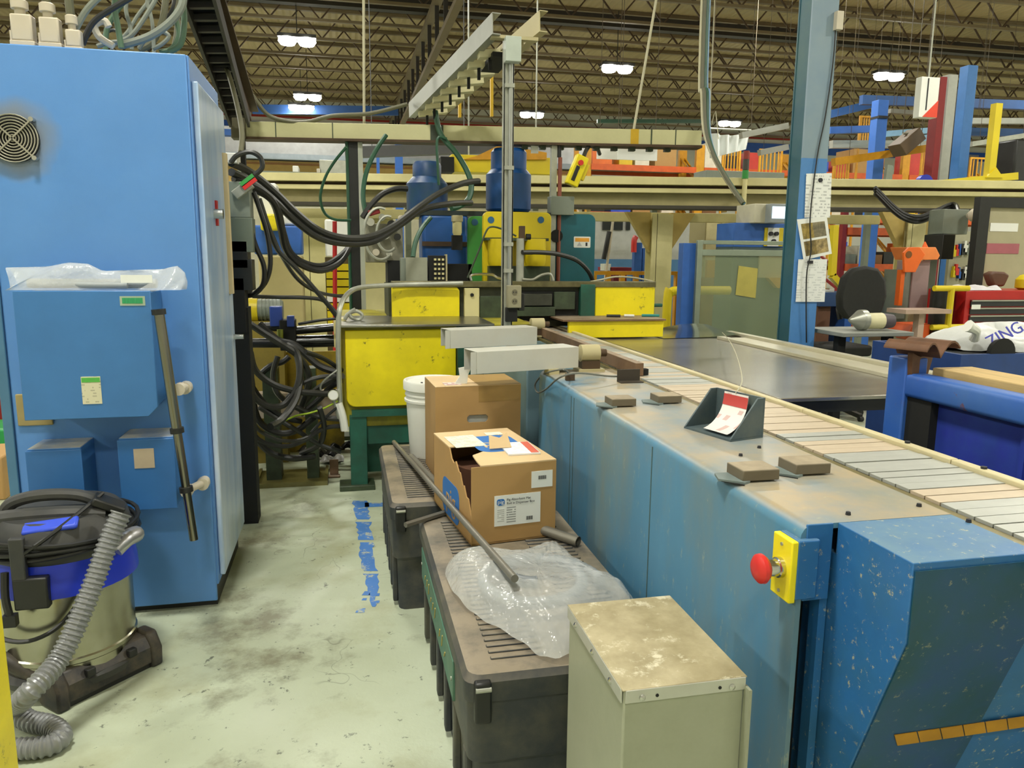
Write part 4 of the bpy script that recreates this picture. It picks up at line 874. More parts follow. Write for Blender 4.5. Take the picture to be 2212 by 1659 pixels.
put('green_frame', G().box(x1+0.005, x1+0.2, 4.99, 5.06, 0.3, 1.08), GREEN, pr)
put('base_beam', G().box(x0+0.05, 1.8, 5.05, 6.6, 0.30, 0.42).box(x0+0.03, 1.0, 5.0, 5.06, z0-0.06, z0-0.02), GREEN, pr)
put('base_web', G().box(x0+0.05, 0.9, 5.25, 5.3, 0.05, 0.40), GREEN, pr)
f0 = at(768, 1055, z=0)
for (xx, yy) in ((0.07, 5.06), (1.72, 5.12), (0.07, 6.5), (1.72, 6.5)):
    lg = put('leg', G().box(xx-0.055, xx+0.055, yy-0.05, yy+0.05, 0.03, 0.5), GREEN, pr, bev=0.004)
    put('foot_plate', G().box(xx-0.13, xx+0.10, yy-0.08, yy+0.09, 0, 0.035), DKGREEN, lg, bev=0.004)
put('base_pipe', G().cyl((0.15, 5.16, 0.34), (0.9, 5.16, 0.34), 0.06), DKGREEN, pr)
put('shelf_plate', G().box(x0-0.03, x1+0.25, 4.98, 5.75, 1.085, 1.10), STEEL, pr, bev=0.002)
put('left_cheek', G().box(x0-0.045, x0-0.03, 5.0, 5.9, 0.5, 1.09), YEL2, pr)
YU = 5.66
a0, a1, b0, b1 = rc(846, 619, 992, 699, YU)
c = 0.035
put('upper_door', G().prism([(a0+0.01, b1), (a1-0.02, b1), (a1, b1-0.03), (a1, b0+0.05), (a1-0.05, b0), (a0+0.05, b0), (a0, b0+0.05), (a0, b1-0.01)], 'y', YU-0.02, YU+0.02), YEL, pr, bev=0.006)
put('upper_frame', G().box(a0-0.02, rc(1410, 619, 1415, 699, YU)[0], YU+0.02, YU+0.6, b0-0.03, b1+0.01), mat('dark_press_frame', '#3a3f2c', 0.6, var=0.3, dirt='#22241c', dirt_amt=0.6, ds=5), pr)
q = rc(1002, 622, 1034, 694, YU); put('cream_block', G().box(q[0], q[1], YU-0.03, YU+0.02, q[2], q[3]), CREAM, pr, bev=0.004)
put('block_bolt', G().cyl((sum(q[:2])/2, YU-0.045, q[3]-0.05), (sum(q[:2])/2, YU-0.03, q[3]-0.05), 0.014, n=6), DARK, pr)
q = rc(1036, 640, 1095, 694, YU); put('dark_ram_block', G().box(q[0], q[1], YU-0.01, YU+0.02, q[2], q[3]), DKGREEN, pr, bev=0.004)
q = rc(1125, 628, 1248, 692, YU); put('die_recess', G().box(q[0], q[1], YU+0.0, YU+0.021, q[2], q[3]), DARK, pr)
q = rc(1195, 630, 1240, 668, YU); put('die_block', G().box(q[0], q[1], YU-0.03, YU+0.0, q[2], q[3]), DKGREEN, pr, bev=0.004)
q = rc(1112, 662, 1195, 682, YU); put('lower_die', G().box(q[0], q[1], YU-0.06, YU+0.0, q[2], q[3]), DKGREEN, pr, bev=0.004)
q = rc(1128, 634, 1190, 660, YU); put('upper_die', G().box(q[0], q[1], YU-0.04, YU+0.0, q[2], q[3]), mat('oily_die', '#4a4c44', 0.3, 0.5, var=0.3), pr, bev=0.004)
q = rc(1251, 614, 1282, 692, YU); put('green_post', G().box(q[0], q[1], YU-0.04, YU+0.02, q[2], q[3]), GREEN, pr, bev=0.004)
q = rc(1283, 616, 1412, 692, YU); put('upper_door', G().prism(rrect(q[0], q[1], q[2], q[3], 0.035, 4), 'y', YU-0.02, YU+0.02), YEL, pr, bev=0.006)
put('door_bolt', G().cyl((q[1]+0.0, YU, (q[2]+q[3])/2-0.02), (q[1]+0.07, YU, (q[2]+q[3])/2-0.02), 0.014, n=8), GREEN, pr)
q = rc(846, 608, 1414, 620, YU); put('top_rail', G().box(q[0], q[1], YU-0.03, YU+0.1, q[2], q[3]), mat('oily_top_rail', '#6f6a4a', 0.4, 0.5, var=0.25, vs=15), pr, bev=0.003)
q = rc(1228, 693, 1432, 714, 5.3); put('right_lower_door', G().box(q[0], q[1], 5.29, 5.33, 0.962, q[3]), YEL, pr, bev=0.004)
put('right_shelf', G().box(q[0]-0.05, q[1]+0.01, 5.27, 5.75, q[3], q[3]+0.012), RUST, pr)
for k, (m, ln) in enumerate(((BLACK, 0.10), (WHITE, 0.07), (mat('teal_pen', '#2f8a86', 0.5), 0.13))):
    p = at(1310+38*k, 690, y=5.5); single('hand_tool', ('black', 'white', 'teal')[k]+' slim tool lying on the right press shelf under the yellow door', 'tool', G().cyl((p.x, 5.5, q[3]+0.022), (p.x+ln, 5.47, q[3]+0.022), 0.010, n=8), m, 'slim tools on the press shelf')
# plates and cylinders
q = rc(1180, 462, 1285, 612, 6.6)
put('teal_plate', G().prism(rrect(q[0], q[1], q[2]-0.1, q[3], 0.06, 5, '1100'), 'y', 6.6, 6.66), TEAL, pr, bev=0.004)
w_ = rc(1240, 511, 1276, 535, 6.59)
ws = put('warning_label', G().prism(rrect(w_[0], w_[1], w_[2], w_[3], 0.008, 3), 'y', 6.597, 6.6), PAPER, pr)
put('orange_band', G().box(w_[0]+0.012, w_[1]-0.012, 6.5955, 6.597, w_[3]-0.045, w_[3]-0.012), mat('label_orange', '#e6a136', 0.6), ws)
put('pictogram', G().prism([(w_[0]+0.03, w_[2]+0.015), (w_[0]+0.075, w_[2]+0.015), (w_[0]+0.052, w_[2]+0.05)], 'y', 6.5955, 6.597), mat('pale_pictogram', '#b9babd', 0.6), ws)
put('pictogram', G().box(w_[1]-0.045, w_[1]-0.028, 6.5955, 6.597, w_[2]+0.014, w_[2]+0.045), INK, ws)
for z_, s_ in (((504), .05), ((612), .0)):
    p = at(1198, z_, y=6.55)
put('plate_port', G().cyl((at(1200, 510, y=6.6).x, 6.56, at(1200, 510, y=6.6).z), (at(1200, 510, y=6.6).x, 6.6, at(1200, 510, y=6.6).z), 0.055), DARK, pr)
q = rc(1044, 458, 1190, 605, 6.12)
put('yellow_plate', G().prism(rrect(q[0], q[1], q[2]-0.05, q[3], 0.045, 5, '1100'), 'y', 6.12, 6.18), YEL2, pr, bev=0.004)
yq = q
for px in (1061, 1169):
    p = at(px, 475, y=6.11); put('eye_hole', G().lathe((p.x, 6.117, p.z), [(0.027, -0.001), (0.027, 0.004)], 16, 'y'), mat('hole_blue', '#2a5f88', 0.6), pr)
q = rc(1011, 467, 1060, 612, 6.3)
put('green_plate', G().prism(rrect(q[0], q[1]+0.3, q[2]-0.05, q[3], 0.045, 5, '0100'), 'y', 6.3, 6.35), LGREEN, pr, bev=0.004)
p = at(1026, 480, y=6.29); put('eye_hole', G().lathe((p.x, 6.297, p.z), [(0.027, -0.001), (0.027, 0.004)], 16, 'y'), mat('hole_blue', '#2a5f88', 0.6), pr)
for px, w_ in ((1082, 0.10), (1158, 0.085)):
    p, p2 = at(px, 516, y=6.0), at(px, 574, y=6.0)
    put('yellow_cylinder', G().lathe((p.x, 6.02, 0), [(w_, p.z), (w_, p2.z+0.03), (w_*0.9, p2.z)][::-1], 24), YEL2, pr)
q = rc(1050, 514, 1184, 520, 6.0); put('clamp_bar', G().box(q[0], q[1], 5.98, 6.12, q[2], q[3]), DKGREEN, pr)
q = rc(1056, 575, 1188, 612, 6.05); put('dark_guide', G().box(q[0], q[1], 6.05, 6.12, q[2]-0.05, q[3]), DKGREEN, pr)
for i, (pc, pw, pb, pm, pt, nw, pcap) in enumerate(((1098, 94, 458, 378, 372, 74, 322), (923, 84, 465, 398, 388, 58, 350))):
    yy = 6.75; c0 = at(pc, pb, y=yy); r = pw/2/1651*yy*1.03; r2 = nw/2/1651*yy*1.03; zb, zm, zt2, zc = c0.z, at(pc, pm, y=yy).z, at(pc, pt, y=yy).z, at(pc, pcap, y=yy).z
    put('blue_cylinder', G().lathe((c0.x, yy, 0), [(r*0.9, zb), (r, zb+0.02), (r, zm), (r2*1.05, zt2+0.015), (r2, zt2+0.02), (r2, zc-0.03), (r2*0.85, zc)], 32), (CYLBLUE, CYLDARK)[i], pr)
q = rc(912, 462, 1012, 575, 6.5); put('blue_valve_body', G().box(q[0], q[1], 6.5, 6.8, q[2]-0.2, q[3]), CYLBLUE, pr, bev=0.03)
q = rc(912, 522, 1012, 532, 6.49); put('pipe_clamp', G().box(q[0], q[1], 6.48, 6.5, q[2], q[3]), BROWN, pr)
q = rc(880, 455, 1184, 463, 6.6); put('cylinder_mount', G().box(q[0], q[1], 6.5, 6.9, q[2]-0.02, q[3]-0.01), mat('dark_mount', '#26302f', 0.5, var=0.2), pr)
q = rc(945, 570, 1015, 612, 6.4); put('dark_base', G().box(q[0], q[1], 6.3, 6.6, q[2]-0.3, q[3]), DARK, pr)
# air regulator with a bowl
q = rc(978, 465, 1000, 508, 6.2); rg = put('air_regulator', G().box(q[0], q[1], 6.2, 6.28, q[3]-0.05, q[3]), BEIGE, pr, bev=0.004)
put('bowl', G().lathe(((q[0]+q[1])/2, 6.24, 0), [(0.03, q[2]), (0.038, q[2]+0.02), (0.038, q[3]-0.05)], 16), CREAM, rg)
q = rc(978, 508, 1000, 540, 6.2); put('regulator_block', G().box(q[0], q[1], 6.22, 6.28, q[2], q[3]), DARK, rg)
# small cylinder on the front of the yellow plate
q = rc(1117, 515, 1130, 610, 5.75); sc = put('air_cylinder', G().lathe(((q[0]+q[1])/2, 5.75, 0), [(0.03, q[2]), (0.03, q[3])], 16), GALV, pr)
q = rc(1122, 488, 1134, 520, 5.75); put('lever', G().box(q[0], q[1], 5.74, 5.78, q[2], q[3]), BROWN, sc, bev=0.004)
q = rc(1136, 505, 1146, 518, 5.75); put('knob', G().cyl((q[0], 5.75, (q[2]+q[3])/2), (q[1], 5.75, (q[2]+q[3])/2), 0.022, n=12), BLACK, sc)
q = rc(1125, 540, 1150, 550, 5.74); put('fitting', G().cyl((q[0], 5.74, (q[2]+q[3])/2), (q[1], 5.74, (q[2]+q[3])/2), 0.018, n=10), BLACK, sc)
# grey box and terminal strip on the press top
q = rc(866, 557, 921, 612, 5.95); gb = put('grey_box', G().box(q[0], q[1], 5.92, 6.05, q[2]-0.05, q[3]), GREYP, pr, bev=0.004)
put('box_cover', G().box(q[0]+0.035, q[1]+0.004, 5.912, 5.92, q[2]-0.02, q[3]+0.004), mat('pale_grey_cover', '#9a9c8a', 0.5), gb)
q = rc(926, 552, 966, 612, 5.95); tb = put('terminal_strip', G().box(q[0], q[1], 5.95, 6.02, q[2]-0.05, q[3]), DARK, pr, bev=0.003)
for r_ in range(5):
    for c_ in range(3):
        xx = q[0]+0.05+0.03*c_; zz = q[3]-0.03-0.036*r_
        put('terminal', G().box(xx-0.009, xx+0.009, 5.94, 5.95, zz-0.008, zz+0.008), CREAM, tb)
put('strip_edge', G().box(q[1]-0.012, q[1], 5.94, 6.02, q[2], q[3]+0.01), BEIGE, tb)
# valve manifold left of the cylinders
q = rc(790, 455, 872, 600, 6.3); mf = put('valve_manifold', G().box(q[0], q[1], 6.35, 6.5, q[2]+0.12, q[3]-0.1), mat('manifold_grey', '#8a8878', 0.4, 0.4, var=0.2), pr, bev=0.006)
for k, (px, py, s) in enumerate(((800, 480, 15), (825, 470, 13), (845, 485, 16), (866, 472, 12), (806, 512, 14), (832, 508, 16), (858, 512, 13), (812, 545, 13), (840, 548, 12))):
    p = at(px, py, y=6.3); r = s/1651*6.3*0.55
    put('valve', G().lathe((p.x, 6.3, p.z), [(r, -0.05), (r, 0.0), (r*0.75, 0.005), (r*0.75, 0.06)], 12, 'y'), [CHROME, GALV, BLACK, PVC][k % 4], mf)
p = at(808, 458, y=6.25); put('red_valve_cap', G().obox(p, (0.09, 0.05, 0.045), (0, -0.3, 0)), DKRED, mf, bev=0.006)
for cx_ in (822, 838):
    p = at(cx_, 505, y=6.22); r = 0.16 if cx_ == 822 else 0.11
    put('coiled_tube', G().tube([(p.x+r*0.8*math.cos(a*math.pi/10), 6.22, p.z+r*1.25*math.sin(a*math.pi/10)) for a in range(4, 18)], 0.011, 7, 3), GALV, mf)
q = rc(838, 600, 862, 640, 6.3); put('dark_stand', G().box(0.35, 0.75, 6.25, 6.6, 1.0, 1.5), DARK, pr)

# ---- bent conduit and the strut post with its outlet
single('conduit_pipe', 'bent silver conduit rising beside the yellow door and running along the press top', 'pipe', G().tube([at(737, 905, y=4.97), at(732, 800, y=4.97), at(731, 700, y=4.97), at(736, 660, y=5.0), at(752, 634, y=5.15), at(780, 621, y=5.4), at(850, 616, y=5.58), at(1000, 612, y=5.58)], 0.017, 10, 6), GALV)
PYY = 4.95
q = rc(1087, 85, 1109, 690, PYY); zt_ = q[3]
sp = thing('strut_post', 'tall galvanised strut post with a junction box on top and a power outlet below', 'post', ((q[0]+q[1])/2, PYY, 0.93))
zb_ = 0.956
put('channel', G().box(q[0], q[1], PYY, PYY+0.012, zb_, q[3]).box(q[0], q[0]+0.01, PYY, PYY+0.05, zb_, q[3]).box(q[1]-0.01, q[1], PYY, PYY+0.05, zb_, q[3]), GALV, sp, bev=0.002)
put('conduit', G().cyl(((q[0]+q[1])/2+0.008, PYY-0.014, 1.3), ((q[0]+q[1])/2+0.008, PYY-0.014, q[3]-0.1), 0.014, n=10), ALU, sp)
for zz in (1.45, 1.62, 2.1, 2.6): put('conduit_strap', G().box(q[0]+0.005, q[1]-0.003, PYY-0.03, PYY, zz-0.012, zz+0.012), GALV, sp)
j = rc(1088, 84, 1121, 138, PYY); put('junction_box', G().box(j[0], j[1], PYY-0.07, PYY+0.0, j[2], j[3]), mat('pale_junction_box', '#b4bdb2', 0.45), sp, bev=0.003)
j = rc(1093, 616, 1122, 664, PYY); ob = put('outlet_box', G().box(j[0], j[1], PYY-0.06, PYY, j[2], j[3]), mat('outlet_beige', '#948f74', 0.5), sp, bev=0.004)
for zz in (0.30, 0.70):
    z_ = j[2]+(j[3]-j[2])*zz; xm = (j[0]+j[1])/2
    so_ = put('socket', G().lathe((xm, PYY-0.0615, z_), [(0.019, -0.001), (0.019, 0.003)], 16, 'y'), mat('socket_tan', '#6f6a54', 0.5), ob)
    for dx in (-0.008, 0.008): put('slot', G().box(xm+dx-0.002, xm+dx+0.002, PYY-0.0645, PYY-0.062, z_-0.005, z_+0.006), INK, so_)
j = rc(1091, 664, 1115, 694, PYY); put('foot_block', G().box(j[0], j[1], PYY-0.04, PYY+0.05, j[2], j[3]), DARK, sp, bev=0.003)
put('black_switch', G().box(j[1]+0.01, j[1]+0.05, PYY-0.03, PYY+0.02, 1.19, 1.30), BLACK, sp, bev=0.003)

# ---- channel frame with rungs overhead
ch = thing('overhead_ladder_frame', 'grey overhead ladder frame of two steel channels with pale rungs above the press', 'frame', (1.0, 5.9, 2.8))
na, fa = at(1064, 50, y=4.9), at(884, 238, y=7.0)
nb, fb = at(1166, 45, y=4.9), at(950, 232, y=7.0)
for (p, q, m_) in ((na, fa, ALU), (nb, fb, BEIGE)):
    g = G().beam(p, q, 0.006, 0.125)
    for s in (1, -1): g.beam(p+Vector((0.025, 0, 0.06*s)), q+Vector((0.025, 0, 0.06*s)), 0.055, 0.006)
    put('channel', g, m_, ch)
p = na.lerp(fa, 0.33)+Vector((-0.006, -0.004, 0.0)); 
put('bracket', G().box(na.x, nb.x, 4.93, 4.99, na.z-0.075, na.z-0.055).box(na.x+0.1, nb.x-0.08, 4.99, 5.15, na.z-0.095, na.z-0.075), BEIGE, ch)
RUN = mat('pale_rung', '#d2cca4', 0.5, var=0.1)
for k in range(8):
    t_ = 0.17+0.105*k; a, b = na.lerp(fa, t_)+Vector((0.03, 0, -0.075)), nb.lerp(fb, t_)+Vector((0, 0, -0.075))
    rg = put('rung', G().beam(a, b, 0.09, 0.045), RUN, ch)
    put('clamp', G().beam(a.lerp(b, 0.3), a.lerp(b, 0.3)+Vector((0, 0, -0.10)), 0.02, 0.02, (0, 1, 0)), DARK, rg)
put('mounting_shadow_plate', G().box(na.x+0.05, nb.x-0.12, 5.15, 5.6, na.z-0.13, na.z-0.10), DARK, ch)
AM = mat('yellow_hanger', '#c9a21e', 0.5)
for px, y0_, y1_ in ((1062, 165, 252), (993, 215, 254)):
    a, b = at(px, y0_, y=7.15), at(px, y1_, y=7.15); put('yellow_hanger', G().beam(a, b, 0.025, 0.04, (0, 1, 0)), AM, ch)

# ---- cream gantry beam, its legs and hangers
gy = 7.0; L0 = at(525, 263, y=gy); zz = L0.z-0.065
R0_ = at(1512, 300, z=zz); gt = thing('gantry_beam', 'long cream painted beam hung across the hall above the press', 'beam', (1.3, gy, zz-0.07))
Lc, Rc = Vector((L0.x, gy, zz)), Vector((R0_.x, R0_.y, zz))
put('beam', G().beam(Lc, Rc, 0.10, 0.125), mat('gantry_cream', '#cfcb9c', 0.5, var=0.08, vs=1.5, dirt='#96946a', dirt_amt=0.4, ds=1.5), gt, bev=0.003)
put('lower_flange', G().beam(Lc+Vector((0, 0, -0.075)), Rc+Vector((0, 0, -0.075)), 0.16, 0.02), BROWN, gt)  # brown strip paints the shade on the beam's underside
dd = (Rc-Lc)
def gyat(x): return Lc.y+dd.y*(x-Lc.x)/dd.x
for t_, w_, m_ in ((0.40, 0.11, DKGREEN), (0.84, 0.07, AM), (0.885, 0.012, DKGREEN), (0.19, 0.008, DKGREEN), (0.07, 0.008, DKGREEN), (0.94, 0.008, DKGREEN)):
    a = Lc+dd*t_; put('joint_plate', G().beam(a, a+dd.normalized()*w_, 0.106, 0.127), m_, gt)
for px0, py0, px1, py1, lb in ((785, -40, 786, 251, 'left'), (1412, 20, 1368, 275, 'right')):
    b = at(px1, py1, y=gy-0.02); a = at(px0, py0, y=gy-0.02); b2 = Vector((b.x, gy, zz+0.06))
    d_ = (a-b).normalized(); top = b2+d_*((8.2-b2.z)/d_.z)
    put('hanger_rod', G().cyl(b2, top, 0.012, n=7), CORDM, gt)
for k in range(9):
    a = Lc+dd*(0.60+0.04*k)+Vector((0, 0, -0.10)); put('trolley_clip', G().beam(a, a+Vector((0.05, 0, 0)), 0.05, 0.03), DKGREEN, gt)
# black and silver upright left of the manifold
yy = 6.85; q = rc(757, 290, 777, 690, yy)
t = thing('upright_post', 'black upright post with a silver edge strip carrying the cream gantry beam', 'post', ((q[0]+q[1])/2, yy, 0))
put('post', G().box(q[0], q[1], yy, yy+0.08, 0, zz-0.085), BLACK, t)
q2 = rc(777, 290, 787, 690, yy); put('edge_strip', G().box(q2[0], q2[1], yy-0.01, yy+0.06, 0, zz-0.085), mat('pale_strip', '#b8bcae', 0.45, 0.3), t)
put('green_pipe', G().cyl((q[0]-0.012, yy, 0.02), (q[0]-0.012, yy, zz-0.085), 0.014, n=8), GRNHOSE, t)
yy = gyat(at(1197, 300, y=7).x)-0.025; q = rc(1191, 300, 1203, 440, yy)
t = thing('upright_strut', 'grey strut with a red brown pipe hanging below the gantry beam right of the press', 'strut', ((q[0]+q[1])/2, yy, q[2]))
put('strut', G().box(q[0], q[1], yy, yy+0.05, 1.0, zz-0.075), GALV, t)
q2 = rc(1205, 340, 1213, 470, yy); put('red_pipe', G().cyl(((q2[0]+q2[1])/2, yy, 1.0), ((q2[0]+q2[1])/2, yy, q2[3]), 0.018, n=8), mat('red_brown_pipe', '#8a4a38', 0.5), t)
q2 = rc(1205, 300, 1212, 340, yy); put('black_hose', G().cyl(((q2[0]+q2[1])/2, yy, q2[2]), ((q2[0]+q2[1])/2, yy, zz-0.085), 0.018, n=8), BLACK, t)
q = rc(1160, 432, 1203, 465, 7.0); single('grey_switch_box', 'grey switch box below the strut behind the yellow press plate', 'box', G().box(q[0], q[1]+0.02, yy-0.06, yy+0.06, q[2]-0.02, q[3]), GREYP, bev=0.004)
q = rc(1127, 306, 1142, 342, 7.0); single('hanging_card', 'white card hanging under the gantry beam beside the taller blue cylinder', 'card', G().box(q[0], q[1], gyat(q[0])-0.005, gyat(q[0])+0.005, q[2], zz-0.07), PAPER)
# pendant control
p = at(1246, 368, y=6.4)
t = thing('pendant_control', 'yellow pendant push button control hanging tilted on a dark cable', 'pendant', tuple(p))
MP = Matrix.Translation(p) @ Matrix.Rotation(rad(22), 4, 'Y')
put('case', G().box(-0.055, 0.055, -0.04, 0.04, -0.135, 0.125, MP), YEL, t, bev=0.01)
put('button_strip', G().box(-0.028, 0.005, -0.046, -0.04, -0.10, 0.03, MP), BLACK, t, bev=0.004)
put('stop_button', G().cyl(MP @ Vector((-0.005, -0.04, 0.06)), MP @ Vector((-0.005, -0.062, 0.06)), 0.022, n=14), RED, t)
put('side_hook', G().box(0.05, 0.085, -0.02, 0.02, -0.06, 0.08, MP), YEL2, t, bev=0.005)
put('cable', G().tube([MP @ Vector((0.01, 0, 0.125)), at(1268, 322, y=6.5), at(1283, 306, y=6.7), Vector((at(1300, 300, y=6.9).x, 6.95, zz-0.09))], 0.018, 8, 5), HOSE, t)

# ---- brown sloping rail and dark cable ladder left of the ceiling
single('sloping_rail', 'brown steel rail sloping down from the upper left to the gantry beam end', 'rail', G().beam(at(448, -30, y=4.8), at(536, 243, y=6.95), 0.05, 0.14).beam(at(460, -30, y=4.8), at(546, 240, y=6.95), 0.09, 0.012), BROWN)
cl = thing('cable_ladder', 'dark ladder type cable tray hanging behind the blue cabinet top', 'tray', (-0.7, 5.6, 2.6))
ya, yb = 4.5, 6.8
A_, B_, C_, D_ = at(385, -40, y=ya), at(498, 262, y=yb), at(456, -40, y=ya), at(537, 262, y=yb)
put('side_rail', G().beam(A_, B_, 0.02, 0.10).beam(C_, D_, 0.02, 0.10), mat('dark_tray_rail', '#26221c', 0.6), cl)
put('tray_sheet', G().add([A_+Vector((0, 0, 0.03)), C_+Vector((0, 0, 0.03)), D_+Vector((0, 0, 0.03)), B_+Vector((0, 0, 0.03)), A_+Vector((0, 0, 0.036)), C_+Vector((0, 0, 0.036)), D_+Vector((0, 0, 0.036)), B_+Vector((0, 0, 0.036))], [(0, 1, 2, 3), (4, 5, 6, 7), (0, 1, 5, 4), (1, 2, 6, 5), (2, 3, 7, 6), (3, 0, 4, 7)]), DARK, cl)
for k in range(14):
    t_ = 0.05+0.067*k; put('rung', G().beam(A_.lerp(B_, t_), C_.lerp(D_, t_), 0.04, 0.03), mat('dark_rung', '#38322a', 0.6), cl)
q = rc(500, 240, 545, 300, 6.95); put('end_bracket', G().box(q[0], q[1]-0.05, 6.9, 7.05, q[2], q[3]), mat('olive_bracket', '#4c472c', 0.6), cl)
q = rc(520, 290, 530, 345, 6.95); put('drop_post', G().box(q[0], q[1], 6.9, 6.98, 0.0, q[3]), DARK, cl)

